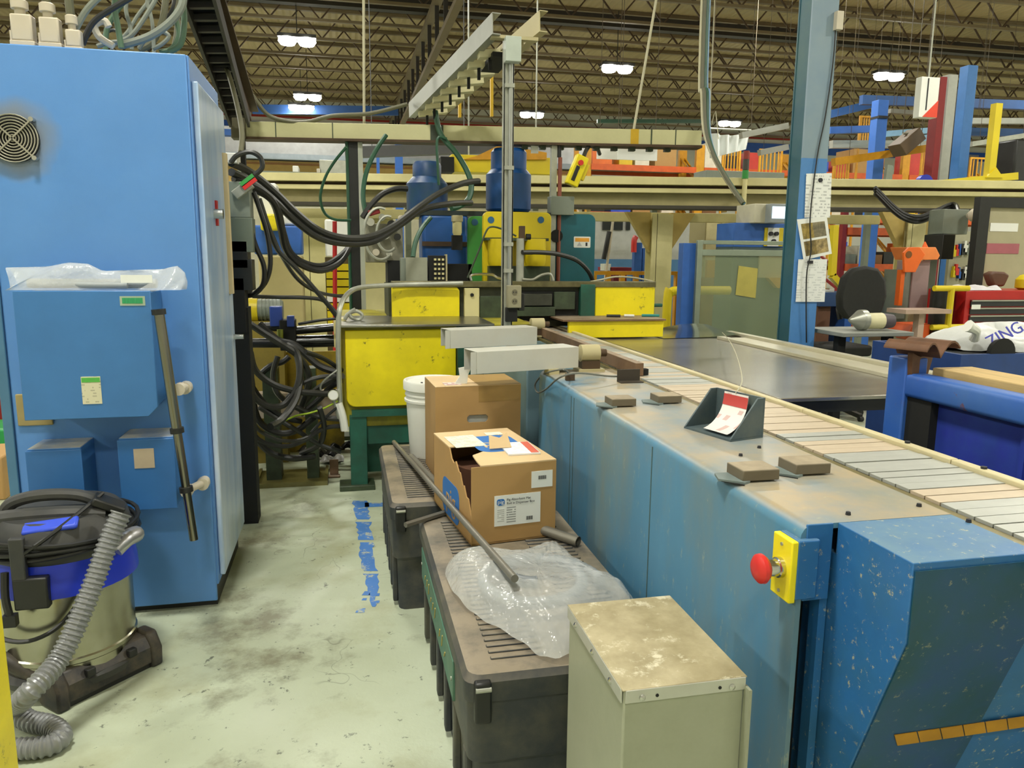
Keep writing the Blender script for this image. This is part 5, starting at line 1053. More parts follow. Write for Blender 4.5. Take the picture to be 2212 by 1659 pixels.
# ------------------------------------------------------------------ control gear behind the cabinet, ram, hoses
def hosepts(pts, ya, yb):
    n = len(pts); return [at(x, y, y=ya+(yb-ya)*i/(n-1)) for i, (x, y) in enumerate(pts)]
HOSES = [
 ('upper of two thick dusty black hoses sagging from the cabinet to the press', [(500, 352), (540, 372), (590, 412), (640, 460), (690, 498), (745, 514), (800, 511), (850, 488), (905, 447), (950, 417), (1000, 396), (1034, 391)], 4.5, 6.2, 7, HOSE),
 ('lower of two thick dusty black hoses sagging from the cabinet to the press', [(500, 372), (540, 392), (590, 432), (635, 475), (690, 514), (750, 526), (810, 520), (865, 486), (915, 452), (975, 440), (1018, 438)], 4.45, 6.15, 7, HOSE),
 ('outer black hose looping low from the cabinet to the upright post', [(505, 385), (560, 408), (592, 440), (606, 490), (618, 540), (650, 572), (695, 584), (735, 566), (760, 525)], 4.5, 5.6, 7, BLACK),
 ('inner black hose looping low from the cabinet to the upright post', [(505, 395), (570, 420), (600, 452), (612, 500), (628, 545), (660, 568), (700, 573), (740, 548), (765, 518)], 4.55, 5.65, 6, BLACK),
 ('left thin black hose dropping in a long loop beside the cabinet', [(530, 430), (538, 480), (552, 530), (570, 575), (568, 615), (548, 636), (525, 640)], 4.5, 4.6, 5, BLACK),
 ('right thin black hose dropping in a long loop beside the cabinet', [(548, 415), (562, 455), (578, 510), (584, 570), (572, 612), (545, 638)], 4.55, 4.6, 5, BLACK),
 ('black hose slanting down to the conduit bend', [(560, 430), (580, 490), (600, 540), (640, 580), (680, 625), (710, 660), (732, 690)], 4.6, 5.0, 5, HOSE),
 ('thin black hose crossing under the sagging hoses', [(585, 500), (610, 555), (645, 605), (690, 632), (745, 641)], 4.7, 5.4, 4, HOSE),
 ('thin dark hose running level behind the black ram', [(545, 640), (600, 642), (660, 643), (700, 650), (728, 678)], 5.0, 5.1, 4, HOSE),
 ('small black loop of hose above the cabinet gear', [(498, 352), (512, 336), (540, 328), (562, 340), (566, 362), (550, 378)], 4.4, 4.4, 5, HOSE),
 ('green hose hanging in an open loop left of the upright post', [(748, 318), (722, 350), (702, 385), (692, 425), (700, 458), (722, 474), (758, 476)], 6.3, 6.6, 3, GRNHOSE),
 ('black hose arching from the gantry beam to the manifold', [(834, 292), (812, 325), (792, 370), (784, 420), (790, 462)], 6.6, 6.4, 5, GRNHOSE),
 ('thick black hose arching over the valve manifold', [(783, 470), (800, 445), (825, 420), (855, 408), (880, 408)], 6.3, 6.4, 6, BLACK),
 ('green hose hanging from the ladder frame past the left blue cylinder', [(940, 240), (952, 290), (985, 330), (1008, 368), (1018, 400), (1012, 430), (992, 446), (975, 450)], 6.6, 6.3, 6, GRNHOSE),
 ('thin dark green wire hanging beside the left blue cylinder', [(965, 300), (945, 300), (946, 360), (948, 400)], 6.5, 6.5, 3, GRNHOSE),
 ('green tube curving from the blue valve body to the grey box', [(930, 470), (910, 495), (897, 525), (892, 556)], 6.2, 6.0, 5, GRNHOSE),
 ('black hose curving from the air cylinder over the teal plate', [(1128, 545), (1165, 545), (1205, 549), (1245, 562), (1270, 585), (1282, 610)], 5.7, 6.0, 5, HOSE),
 ('thin grey tube arching low across the press top before the yellow plate', [(1128, 603), (1150, 604), (1170, 594), (1188, 592), (1195, 606)], 5.72, 5.72, 3, GALV),
 ('white tube with a nozzle lying over the upper rail', [(1018, 606), (1020, 594), (1060, 593), (1075, 600), (1095, 606)], 5.62, 5.62, 3, CHROME),
 ('pale wire running from the blue valve to the right yellow door', [(1270, 610), (1300, 604), (1330, 598), (1370, 600), (1410, 608)], 5.8, 5.8, 2, CORDM),
 ('thin wire curve in front of the yellow press plate', [(1010, 600), (1035, 540), (1050, 500), (1062, 490), (1085, 495), (1115, 510)], 5.9, 5.9, 2, DKGREEN),
 ('thick black hose loop standing on the floor left of the press', [(620, 745), (640, 760), (648, 795), (640, 840), (612, 875), (575, 876), (545, 850), (537, 800), (537, 745)], 5.0, 4.7, 7, HOSE),
 ('oily black hose left of the press, level with the yellow door bottom', [(540, 760), (552, 800), (590, 830), (640, 845), (690, 850), (735, 850)], 4.75, 5.00, 7, HOSE),
 ('oily black hose left of the press, curving to the floor channel', [(535, 820), (570, 870), (610, 900), (650, 910)], 4.82, 5.05, 6, BLACK),
 ('oily black hose left of the press, crossing low toward the press foot', [(560, 880), (600, 905), (650, 935), (690, 960), (735, 975)], 4.89, 5.10, 5, HOSE),
 ('oily black hose left of the press, lying closest to the aisle', [(540, 930), (580, 975), (630, 990), (680, 985)], 4.96, 5.15, 7, BLACK),
 ('oily black hose left of the press, dropping from the ram block', [(600, 770), (590, 810), (600, 850), (640, 880), (690, 900), (735, 905)], 5.03, 5.00, 6, HOSE),
 ('oily black hose left of the press, short one entering the press side', [(660, 760), (700, 775), (738, 800)], 4.75, 5.05, 5, BLACK),
 ('oily black hose left of the press, long one looping from the ram to the floor', [(540, 700), (570, 720), (610, 745), (650, 775), (668, 820), (650, 880)], 4.82, 5.10, 7, HOSE),
 ('oily black hose left of the press, hooked one by the press leg', [(690, 880), (700, 920), (690, 960), (650, 980)], 4.89, 5.15, 6, BLACK),
 ('oily black hose left of the press, rising one under the gauge', [(620, 860), (650, 830), (690, 815), (736, 812)], 4.96, 5.00, 5, HOSE),
 ('oily black hose left of the press, swinging under the looped hoses', [(545, 860), (560, 910), (600, 935), (640, 930), (680, 900)], 5.03, 5.05, 7, BLACK),
 ('oily black hose left of the press, hugging the dark gear stand', [(532, 780), (545, 830), (540, 890), (545, 940)], 4.75, 5.10, 6, HOSE),
 ('thick black hose leaning down to the floor drain', [(640, 760), (648, 800), (640, 860), (610, 905), (584, 922)], 5.1, 4.6, 8, HOSE),
 ('black hose running up to the lower yellow door edge', [(655, 872), (680, 845), (715, 822), (740, 812)], 5.2, 5.0, 7, HOSE),
 ('second black hose beside the gauge', [(650, 895), (690, 862), (712, 838), (738, 822)], 5.1, 5.0, 6, BLACK),
 ('black hose bending out of the ram block', [(560, 810), (585, 790), (610, 782), (625, 770)], 5.3, 5.3, 6, BLACK),
 ('long black hose sweeping over the floor toward the press leg', [(535, 900), (545, 935), (575, 958), (620, 964), (660, 950), (700, 925), (745, 920)], 4.9, 5.0, 5, BLACK),
 ('pale grey hose curled on the floor', [(545, 905), (560, 930), (600, 950), (640, 952), (665, 944)], 4.8, 4.9, 4, HOSE),
 ('yellow and green earth wire below the gauge', [(608, 912), (640, 898), (670, 892), (700, 882), (730, 866)], 4.95, 4.95, 2, mat('earth_wire', '#9db81e', 0.5)),
 ('thin dark rod slanting from the gauge to the floor', [(672, 934), (700, 905), (728, 880)], 4.95, 4.95, 3, BLACK),
 ('coil of grey hose on the press shelf', [(745, 690), (752, 678), (770, 672), (782, 680), (776, 690), (760, 686), (755, 676), (768, 668)], 5.3, 5.3, 4, GALV),
 ('bare grey wire bent beside the gauge', [(728, 800), (700, 822), (692, 838), (698, 852)], 4.96, 4.96, 2, GALV),
 ('black hose arching between ram and upright post', [(560, 700), (600, 735), (640, 748), (690, 790), (735, 805)], 5.2, 5.1, 8, BLACK),
 ('thin black lead from the ram block toward the shelf', [(645, 700), (690, 692), (730, 688)], 5.3, 5.2, 3, BLACK),
 ('olive cable rising along the cabinet back', [(520, 330), (523, 290), (515, 240), (500, 180), (490, 150)], 4.6, 5.6, 5, mat('olive_cable', '#5b5a44', 0.5)),
 ('cable sagging over the cream gantry beam', [(545, 205), (575, 245), (610, 260), (660, 264), (720, 250), (800, 245), (880, 225)], 6.9, 6.9, 4, mat('olive_cable', '#5b5a44', 0.5)),
]
for lb, pts, ya, yb, wpx, m_ in HOSES:
    r = wpx/1651*(ya+yb)/2
    single('hose', lb, 'hose', G().tube(hosepts(pts, ya, yb), r, 8, 5), m_)
cg = thing('control_gear', 'grey green control boxes stacked against the back of the blue cabinet', 'enclosure', (-0.5, 4.4, 1.5))
for nm, r4, m_ in (('enclosure', (498, 392, 540, 470), GREYP), ('enclosure', (502, 470, 546, 545), mat('olive_enclosure', '#6a7466', 0.5)), ('black_unit', (515, 560, 545, 628), BLACK), ('dark_unit', (512, 520, 535, 580), BLACK), ('white_fitting', (505, 330, 512, 352), WHITE), ('lower_bracket', (512, 600, 530, 720), DARK)):
    q = rc(*r4, 4.45); put(nm, G().box(q[0]-0.1, q[1], 4.45, 4.6, q[2], q[3]), m_, cg, bev=0.004)
q = rc(500, 372, 545, 420, 4.42)
pc_ = at(532, 405, y=4.42); put('fitting_block', G().obox((pc_.x-0.02, 4.44, pc_.z-0.01), (0.11, 0.06, 0.05), (0, rad(-38), 0)), GALV, cg, bev=0.004)
for k, m_ in enumerate((RED, mat('bright_green', '#3f9a4a', 0.5))): put('tag_strip', G().obox((pc_.x+0.02-0.012*k, 4.40, pc_.z+0.02+0.016*k), (0.085, 0.01, 0.024), (0, rad(-38), 0)), m_, cg)
put('gear_stand', G().box(-0.66, -0.52, 4.46, 4.6, 0.0, 1.25), DARK, cg)
# white sack and blue cabinet seen past the hoses
rm = thing('black_ram', 'oily black hydraulic ram with shiny tubes running into the press side', 'ram', (0.0, 5.5, 0.75))
for (pa, pb, r, m_) in (((540, 741), (620, 741), 0.032, BLACK), ((615, 739), (730, 736), 0.042, mat('oily_black_tube', '#2c2d2d', 0.15, 0.7)), ((625, 715), (735, 706), 0.028, mat('oily_black_tube', '#2c2d2d', 0.15, 0.7)), ((560, 706), (640, 706), 0.03, BLACK), ((625, 748), (735, 744), 0.012, STEEL)):
    a, b = at(*pa, y=5.35), at(*pb, y=5.35); put('tube', G().cyl(a, b, r, n=16), m_, rm)
q = rc(721, 688, 748, 750, 5.33); put('end_flange', G().box(q[0], q[1], 5.3, 5.42, q[2], q[3]), CREAM, rm, bev=0.004)
q = rc(606, 690, 640, 755, 5.35); put('valve_block', G().box(q[0], q[1], 5.28, 5.42, q[2], q[3]), DARK, rm, bev=0.006)
q = rc(583, 662, 610, 705, 5.32); put('blue_coil', G().box(q[0], q[1], 5.3, 5.38, q[2], q[3]), mat('coil_blue', '#26408c', 0.45), rm, bev=0.006)
q = rc(620, 682, 636, 706, 5.28); put('blue_coil', G().box(q[0], q[1], 5.26, 5.32, q[2], q[3]), mat('coil_blue', '#26408c', 0.45), rm, bev=0.006)
q = rc(600, 712, 610, 735, 5.24); put('knob', G().cyl(((q[0]+q[1])/2, 5.25, q[2]), ((q[0]+q[1])/2, 5.25, q[3]), 0.02, n=12), mat('olive_knob', '#7f8a3c', 0.3, 0.3), rm)
put('ram_stand', G().box(-0.55, -0.45, 5.3, 5.45, 0.0, 0.78).box(-0.28, -0.2, 5.3, 5.45, 0.0, 0.78), DKGREEN, rm)
em = thing('electric_motor', 'grey electric motor with a yellow end cap standing behind the black ram', 'motor', (at(570, 690, y=5.9).x, 5.9, 0))
q = rc(531, 644, 558, 702, 5.9); q2 = rc(558, 646, 612, 692, 5.9); zc = (q2[2]+q2[3])/2; rr = (q2[3]-q2[2])/2
put('end_cap', G().lathe((0, 5.9, zc), [(0.02, q[0]), (rr*1.15, q[0]+0.02), (rr*1.15, q[1])], 24, 'x'), YEL2, em)
put('stator', G().lathe((0, 5.9, zc), [(rr, q2[0]), (rr, q2[1]-0.02), (rr*0.8, q2[1])], 24, 'x'), GREYP, em)
for k in range(6): put('fin', G().lathe((0, 5.9, zc), [(rr*1.07, q2[0]+0.02+k*0.026), (rr*1.07, q2[0]+0.03+k*0.026)], 20, 'x'), GREYP, em)
put('stand', G().box(q[0]+0.03, q2[1], 5.8, 6.0, 0.0, zc-rr), mat('yellow_brown_stand', '#8a7a2c', 0.6, var=0.2, dirt='#4a3c1c', dirt_amt=0.6, ds=3), em)
p = at(720, 853, y=4.94)
t = thing('pressure_gauge', 'round white pressure gauge at the left foot of the yellow press', 'gauge', (p.x, 4.94, p.z))
put('case', G().lathe((p.x, 4.93, p.z), [(0.034, 0), (0.036, 0.03), (0.02, 0.035)], 20, 'y'), CHROME, t)
put('dial', G().lathe((p.x, 4.926, p.z), [(0.029, 0), (0.029, 0.004)], 20, 'y'), mat('gauge_dial', '#f0f0ea', 0.4), t)
put('stem', G().cyl((p.x, 4.95, p.z-0.03), (p.x+0.03, 4.97, p.z-0.16), 0.012, n=8), GALV, t)
put('white_sleeve', G().tube([(p.x+0.03, 4.96, p.z-0.06), at(740, 900, y=4.95), at(745, 930, y=4.95)], 0.025, 8, 3), WHITE, t)
# oily base tray and beams at floor level
q = rc(536, 850, 640, 880, 5.6); single('base_channel', 'pinkish grey floor channel behind the looped hoses', 'channel', G().box(q[0]-0.1, q[1]+0.35, 5.6, 5.72, 0.02+q[2]-0.1, q[3]).box(q[0]-0.08, q[0], 5.62, 5.7, 0, q[2]), mat('dusty_pink_channel', '#a89a8a', 0.6, var=0.1), bev=0.004)
q = rc(545, 760, 740, 850, 6.1); single('splash_panel', 'grimy yellow splash panel low behind the ram', 'panel', G().box(q[0]-0.2, q[1], 6.1, 6.13, 0, q[3]), mat('grimy_yellow', '#9a851f', 0.6, var=0.2, dirt='#3c3416', dirt_amt=0.7, ds=4))
single('drip_tray', 'shallow oily drip tray on the floor under the hoses', 'tray', G().box(-0.62, -0.14, 5.15, 5.55, 0, 0.012).box(-0.62, -0.6, 5.15, 5.55, 0.012, 0.03).box(-0.16, -0.14, 5.15, 5.55, 0.012, 0.03).box(-0.6, -0.16, 5.15, 5.17, 0.012, 0.03), mat('oily_olive_tray', '#6f6a3c', 0.3, var=0.25, dirt='#3c3a20', dirt_amt=0.5, ds=5))
RL = ['dark rag bunched farthest left among the scraps by the press leg', 'grey film scrap beside the dark rags left of the press leg', 'dark rag in the middle of the scraps by the press leg', 'crumpled grey film nearest the press leg', 'dark rag pushed right against the press leg']
for k in range(5):
    p = at(660+18*k+(k % 3)*6, 965+(k % 4)*9, z=0.03)
    single('rag', RL[k], 'rag', G().grid(lambda u, v: Vector((p.x-0.07+0.15*u+0.02*math.sin(v*9), p.y-0.06+0.12*v, 0.004+0.06*abs(math.sin(u*5+k)*math.sin(v*4+k*2))+0.008)), 10, 10), [BLACK, mat('grey_film_scrap', '#77756c', 0.3)][k % 2], 'rags and scraps by the press leg', sharp=80)
p = at(722, 1030, z=0); single('rusty_bracket', 'small rusty angle bracket bolted to the floor beside the press foot', 'bracket', G().box(p.x-0.04, p.x+0.04, p.y-0.03, p.y+0.03, 0, 0.012).box(p.x-0.03, p.x+0.03, p.y+0.02, p.y+0.03, 0.012, 0.12), RUST, bev=0.003)
# blue floor tape
TAPE = mat('worn_blue_tape', '#4379c0', 0.55, var=0.1, wear='#b0b49e', wear_amt=0.95, ws=11, wt=0.53)
tp = thing('floor_tape', 'worn strip of blue marking tape torn across the aisle floor', 'tape', tuple(at(790, 1150, z=0)))
edges = [(1082, 762, 792), (1105, 768, 796), (1128, 770, 800), (1150, 774, 800), (1172, 778, 806), (1195, 778, 808), (1215, 780, 812), (1240, 786, 818), (1262, 790, 816), (1290, 800, 812), (1318, 808, 814)]
def strip(i0, i1, name='tape_piece'):
    L_, R__ = [], []
    for i in range(i0, i1):
        (ya, la, ra), (yb, lb_, rb) = edges[i], edges[i+1]
        for s in range(4):
            f = s/4; L_.append(at(la+(lb_-la)*f+R.uniform(-4, 4), ya+(yb-ya)*f, z=0)); R__.append(at(ra+(rb-ra)*f+R.uniform(-4, 4), ya+(yb-ya)*f, z=0))
    poly = [(p.x, p.y) for p in L_]+[(p.x, p.y) for p in reversed(R__)]
    put(name, G().prism(poly, 'z', 0.0004, 0.0016), TAPE, tp)
strip(0, 2); strip(2, 4); strip(4, 7); strip(7, 10)
a, b, c_, d = at(788, 1086, z=0), at(832, 1086, z=0), at(832, 1094, z=0), at(788, 1096, z=0)
put('tape_piece', G().prism([(p.x, p.y) for p in (a, b, c_, d)], 'z', 0.0004, 0.0016), TAPE, tp)
for k in range(6):
    p = at(R.uniform(775, 815), R.uniform(1265, 1330), z=0); s = R.uniform(0.01, 0.025)
    put('tape_flake', G().prism([(p.x-s, p.y-s*0.6), (p.x+s*0.7, p.y-s), (p.x+s, p.y+s*0.8), (p.x-s*0.4, p.y+s)], 'z', 0.0004, 0.0014), TAPE, tp)
# ------------------------------------------------------------------ crane runway across the hall
zt = at(700, 376, y=9.2).z
def rway(py0, py1, wd_, dy, name, m_, par, px0=560, px1=2330, y=9.2, bev=0.004):
    za, zb = at(1100, py0, y=8.95).z, at(1100, py1, y=8.95).z; zm, ht = (za+zb)/2, abs(za-zb)
    a, b = at(px0, 378, z=zt), at(px1, 398, z=zt)
    return put(name, G().beam((a.x, a.y+dy, zm), (b.x, b.y+dy, zm), wd_, ht), m_, par, bev=bev)
cr = thing('crane_runway_beam', 'long cream crane runway beam with a double flange spanning the shop on cream columns', 'beam', (4, 9, 2.1))
rway(380, 397, 0.26, 0.0, 'top_rail', CREAM, cr); rway(397, 404, 0.10, 0.04, 'rail_gap_shade', BROWN, cr); rway(404, 414, 0.24, 0.02, 'upper_flange', CREAM, cr)  # rail gap: shadow under the top rail put in as a brown strip
rway(414, 441, 0.04, 0.06, 'web', mat('olive_shaded_cream', '#b5ab78', 0.5, var=0.1), cr); rway(441, 449, 0.26, 0.02, 'lower_flange', mat('dark_flange', '#3a362a', 0.6), cr)
tube = thing('cream_pipe', 'fat cream pipe running below and behind the crane runway beam', 'pipe', (4, 9.3, 2.0)); rway(450, 471, 0.13, 0.48, 'run', CREAM, tube, 590, 1960)
for px in (1275, 1570, 2125):
    p = at(px, 420, z=at(1100, 405, y=8.95).z); put('stiffener', G().prism([(p.x-0.06, p.z), (p.x+0.06, p.z), (p.x, p.z-0.22)], 'y', p.y-0.02, p.y+0.12), mat('stiffener_brown', '#8a7440', 0.6), cr)
def column(px, wpx, lb, y=9.25):
    c0 = at(px, 455, z=at(1100, 447, y=8.95).z); w_ = wpx/1651*c0.y*0.5; zt_ = c0.z-0.02
    t = thing('runway_column', lb, 'column', (c0.x, c0.y+0.1, 0), 'cream columns under the crane runway')
    x, y = c0.x, c0.y+0.1
    put('shaft', G().box(x-w_, x+w_, y-0.1, y-0.085, 0, zt_-0.02).box(x-w_, x+w_, y+0.085, y+0.1, 0, zt_-0.02).box(x-0.01, x+0.01, y-0.085, y+0.085, 0, zt_-0.02).box(x-w_*0.55, x-w_*0.5, y-0.1, y+0.1, 0, zt_-0.02), CREAM, t)
    for s in (-1, 1): put('haunch', G().prism([(x+s*w_, zt_), (x+s*(w_+0.32), zt_), (x+s*w_, zt_-0.48)], 'y', y-0.04, y+0.04), mat('haunch_ochre', '#b8a05a', 0.55, var=0.1), t)
    put('base_plate', G().box(x-w_-0.08, x+w_+0.08, y-0.2, y+0.2, 0, 0.03), CREAM, t)
column(680, 52, 'cream runway column behind the sagging hoses left of the press')
column(1433, 50, 'cream runway column right of the teal press plate')
column(1985, 50, 'cream runway column behind the orange machine')

# ------------------------------------------------------------------ right building column with papers
BY = 5.05; YBK = 5.225
x0c, x1c = (at(1716, 650, y=BY).x+at(1752, 10, y=BY).x)/2, (at(1771, 650, y=BY).x+at(1806, 10, y=BY).x)/2
bc = thing('building_column', 'tall blue steel building column with three papers stuck on its flange', 'column', ((x0c+x1c)/2, BY+0.09, 0))
put('flange', G().box(x0c, x1c, BY, BY+0.016, 0, 2.25), mat('column_lower_blue', '#4a83c4', 0.45, var=0.08, dirt='#5f8fb4', dirt_amt=0.3, ds=1), bc)
put('flange_top', G().box(x0c, x1c, BY, BY+0.016, 2.25, 7.44), mat('column_upper_grey_blue', '#7c93a6', 0.5, var=0.08, vs=2, dirt='#8f9a94', dirt_amt=0.5, ds=1.0), bc)
put('web', G().box(x0c+0.07, x0c+0.085, BY+0.016, YBK-0.016, 0, 7.44), COLBLUE, bc)
put('side_plate', G().box(x0c+0.004, x0c+0.012, BY+0.016, YBK-0.016, 0, 7.44), mat('column_shaded_teal', '#184e60', 0.5, var=0.12, vs=2, dirt='#4d6a5c', dirt_amt=0.5, ds=1.2), bc)  # left side of the column: its shade is put into the teal
put('back_flange', G().box(x0c, x1c, YBK-0.016, YBK, 0, 7.44), mat('column_shaded_teal', '#184e60'), bc)
put('base_plate', G().box(x0c-0.06, x1c+0.06, BY-0.06, YBK+0.06, 0, 0.025), COLBLUE, bc)
a = [at(1806, 40, y=BY-0.01), at(1800, 130, y=BY-0.01), at(1783, 250, y=BY-0.01), at(1765, 340, y=BY-0.01), at(1750, 470, y=BY-0.025), at(1752, 540, y=BY-0.03), at(1742, 600, y=BY-0.03), at(1742, 740, y=BY-0.02)]
put('cord', G().tube(a, 0.005, 6, 5), BLACK, bc)
p = at(1810, 45, y=BY-0.02); put('bracket', G().box(p.x-0.02, p.x+0.03, BY-0.04, BY, p.z-0.06, p.z+0.06), PVC, bc)
def paper(label, quad, m_, y=BY-0.008, pics=None):
    pts = [at(x, yy, y=y) for x, yy in quad]; c = sum(pts, Vector())/4
    t = thing('posted_paper', label, 'paper', tuple(c), 'papers on the blue column')
    put('sheet', G().prism([(p.x, p.z) for p in pts], 'y', y, y+0.003), m_, t)
    def sub(u0, u1, v0, v1, m2, nm):
        f = lambda u, v: (pts[0].lerp(pts[1], u)).lerp(pts[3].lerp(pts[2], u), v)
        put(nm, G().prism([(q.x, q.z) for q in (f(u0, v0), f(u1, v0), f(u1, v1), f(u0, v1))], 'y', y-0.0015, y), m2, t)
    return t, sub
t, sub = paper('top white printed notice pinned on the blue column', [(1742, 375), (1797, 374), (1793, 470), (1738, 470)], printed('notice_print', '#eceeea', '#8a8d8f', 0, 2, 46, 0.50, 0.5, 30))
p = at(1773, 389, y=BY-0.015); put('magnet', G().lathe((p.x, BY-0.02, p.z), [(0.014, 0), (0.016, 0.012)], 12, 'y'), INK, t)
t, sub = paper('tilted middle sheet with four yellowish photographs on the blue column', [(1722, 474), (1786, 467), (1797, 548), (1736, 562)], PAPER, BY-0.012)
for i, (u0, u1, v0, v1) in enumerate(((0.1, 0.48, 0.12, 0.5), (0.48, 0.9, 0.12, 0.5), (0.1, 0.5, 0.56, 0.92), (0.5, 0.9, 0.56, 0.92))):
    sub(u0, u1, v0, v1, mat('photo_print_%s' % ('ochre', 'olive', 'brown', 'tan')[i], ('#a8914a', '#857d62', '#8f7a44', '#b09a68')[i], 0.4, var=0.45, vs=22, dirt='#3a3428', dirt_amt=0.8, ds=14), 'photograph')
t, sub = paper('bottom white form clipped on the blue column below the photographs', [(1725, 560), (1787, 560), (1781, 652), (1719, 652)], printed('form_print', '#e9ece9', '#9aa2a4', 0, 2, 55, 0.5, 0.35, 25), BY-0.010)
p = at(1751, 566, y=BY-0.02); put('clip', G().box(p.x-0.02, p.x+0.02, BY-0.022, BY-0.01, p.z-0.012, p.z+0.01), INK, t)
# hanging cable bundle
cb = thing('cable_bundle', 'bundle of cables hanging from the roof and sweeping down to the blue column', 'cable', (at(1520, 100, y=6.6).x, 6.6, 2.4))
for k, (m_, o, r) in enumerate(((mat('olive_cable', '#5b5a44', 0.5), 0, 0.02), (GRNHOSE, 6, 0.018), (mat('pale_blue_cable', '#7f9fc0', 0.5), 11, 0.011), (CORDM, -6, 0.010))):
    pts = [(1518+o, -60), (1519+o, 80), (1521+o, 200), (1524+o*0.8, 280), (1538+o*0.5, 330), (1560+o*0.4, 372), (1585+o*0.4, 412), (1605+o*0.3, 440)]
    q = [at(x, y, y=6.6-0.1*i) for i, (x, y) in enumerate(pts)]; q[0] = Vector((q[0].x, q[0].y, 7.44)); put('cable', G().tube(q, r, 7, 5), m_, cb)
q = [at(1536, 170, y=6.5), at(1546, 240, y=6.5), at(1552, 300, y=6.4)]; put('thin_wire', G().tube([Vector((q[0].x, q[0].y, 7.44))]+q, 0.004, 5, 4), CORDM, cb)

# ------------------------------------------------------------------ machine guard with clear pane
y = 6.4; q = rc(1503, 520, 1692, 720, y); q2 = rc(1503, 548, 1692, 552, y)
gd = thing('machine_guard', 'aluminium framed guard screen with a tinted clear pane and a taped yellow sheet', 'guard', ((q[0]+q[1])/2, y, 0))
FR = mat('frame_grey', '#8f9a8a', 0.4, 0.4, var=0.08)
put('frame', G().box(q[0], q[0]+0.05, y, y+0.04, 0, q[3]).box(q[0]+0.05, q[1], y, y+0.04, q[3]-0.035, q[3]).box(q[0]+0.05, q[1], y, y+0.04, q2[3]-0.02, q2[3]+0.035).box(q[0]+0.05, q[1], y, y+0.04, 0.1, 0.15), FR, gd, bev=0.003)
put('pane', G().box(q[0]+0.05, q[1], y+0.017, y+0.022, 0.15, q2[3]-0.02), mat('smoked_clear_pane', '#8f9c7a', 0.08, var=0.02, alpha=0.42), gd)
p = [at(1596, 574, y=y+0.01), at(1637, 580, y=y+0.01), at(1632, 644, y=y+0.01), at(1589, 637, y=y+0.01)]
put('taped_sheet', G().prism([(k.x, k.z) for k in p], 'y', y+0.010, y+0.014), mat('yellow_taped_sheet', '#b3a752', 0.6), gd)
q = rc(1472, 525, 1500, 730, 6.45); single('blue_post', 'plain blue guard post left of the clear guard screen', 'post', G().box(q[0], q[1], 6.45, 6.55, 0, q[3]), FARBLUE, bev=0.004)
q = rc(1630, 440, 1670, 482, 7.6)
t = single('computer_case', 'beige computer case on the blue cabinet behind the guard screen', 'computer', G().box(q[0], q[1], 7.6, 8.0, q[2], q[3]), mat('case_beige', '#c4bfa8', 0.5), bev=0.01)
q = rc(1664, 440, 1700, 482, 7.5)
mn = thing('monitor', 'old grey monitor with a lit pale blue screen beside the computer case', 'monitor', ((q[0]+q[1])/2, 7.5, q[2]))
put('housing', G().box(q[0], q[1], 7.5, 7.85, q[2], q[3]), mat('monitor_grey', '#8f9698', 0.5), mn, bev=0.008)
s = rc(1669, 446, 1697, 472, 7.49); put('screen', G().box(s[0], s[1], 7.495, 7.5, s[2], s[3]), mat('lit_screen', '#cdeaff', 0.3, var=0, emit=1.4), mn)
q = rc(1582, 482, 1700, 640, 7.7)
cbt = thing('control_cabinet', 'blue control cabinet with a yellow edged switch panel behind the guard screen', 'cabinet', ((q[0]+q[1])/2, 7.8, 0))
zs_ = at(1620, 534, y=7.7).z
put('body', G().box(q[0], q[1], 7.7, 8.1, zs_, q[3]), FARBLUE, cbt, bev=0.006)
put('lower_body', G().box(q[0], q[1], 7.7, 8.1, 0.0, zs_), mat('slate_cabinet', '#46585a', 0.5, var=0.08), cbt, bev=0.006)
s = rc(1652, 492, 1692, 532, 7.68); sp_ = put('switch_panel', G().box(s[0], s[1], 7.68, 7.7, s[2], s[3]), YEL2, cbt, bev=0.003)
s2 = rc(1659, 492, 1683, 532, 7.67); put('white_panel', G().box(s2[0], s2[1], 7.672, 7.68, s2[2], s2[3]), PAPER, sp_)
for px, py in ((1665, 505), (1677, 505), (1671, 521)):
    p = at(px, py, y=7.66); put('switch', G().cyl((p.x, 7.64, p.z), (p.x, 7.672, p.z), 0.022, n=12), INK, sp_)
s = rc(1640, 543, 1695, 600, 7.68); put('beige_door', G().box(s[0], s[1], 7.68, 7.7, s[2], s[3]), BEIGE, cbt)
s = rc(1655, 600, 1695, 622, 7.66); put('yellow_tray', G().prism([(s[0], s[3]), (s[1], s[3]), (s[1], s[2]), (s[0]+0.12, s[2])], 'y', 7.62, 7.7), AMBER, cbt)
q = rc(1522, 468, 1582, 640, 9.6)
lk = thing('locker', 'pair of tall beige lockers behind the guard screen', 'locker', ((q[0]+q[1])/2, 9.8, 0))
xm = (q[0]+q[1])/2
put('body', G().box(q[0], q[1], 9.62, 10.1, 0, q[3]), BEIGE, lk)
for a_, b_ in ((q[0]+0.01, xm-0.03), (xm+0.03, q[1]-0.01)): put('door', G().box(a_, b_, 9.60, 9.62, 0.9, q[3]-0.02), mat('locker_door', '#c2b98e', 0.5), lk)
s = rc(1520, 562, 1582, 592, 9.5); single('yellow_bench_panel', 'yellow panel of a bench in front of the beige lockers', 'panel', G().box(s[0], s[1], 9.4, 9.45, 0.3, s[3]), AMBER)
s = rc(1515, 600, 1582, 632, 9.3); single('brown_bench', 'brown workbench front seen through the clear guard pane', 'bench', G().box(s[0]-0.3, s[1], 9.0, 9.35, 0, s[3]), mat('bench_brown', '#7a5c38', 0.6, var=0.2))
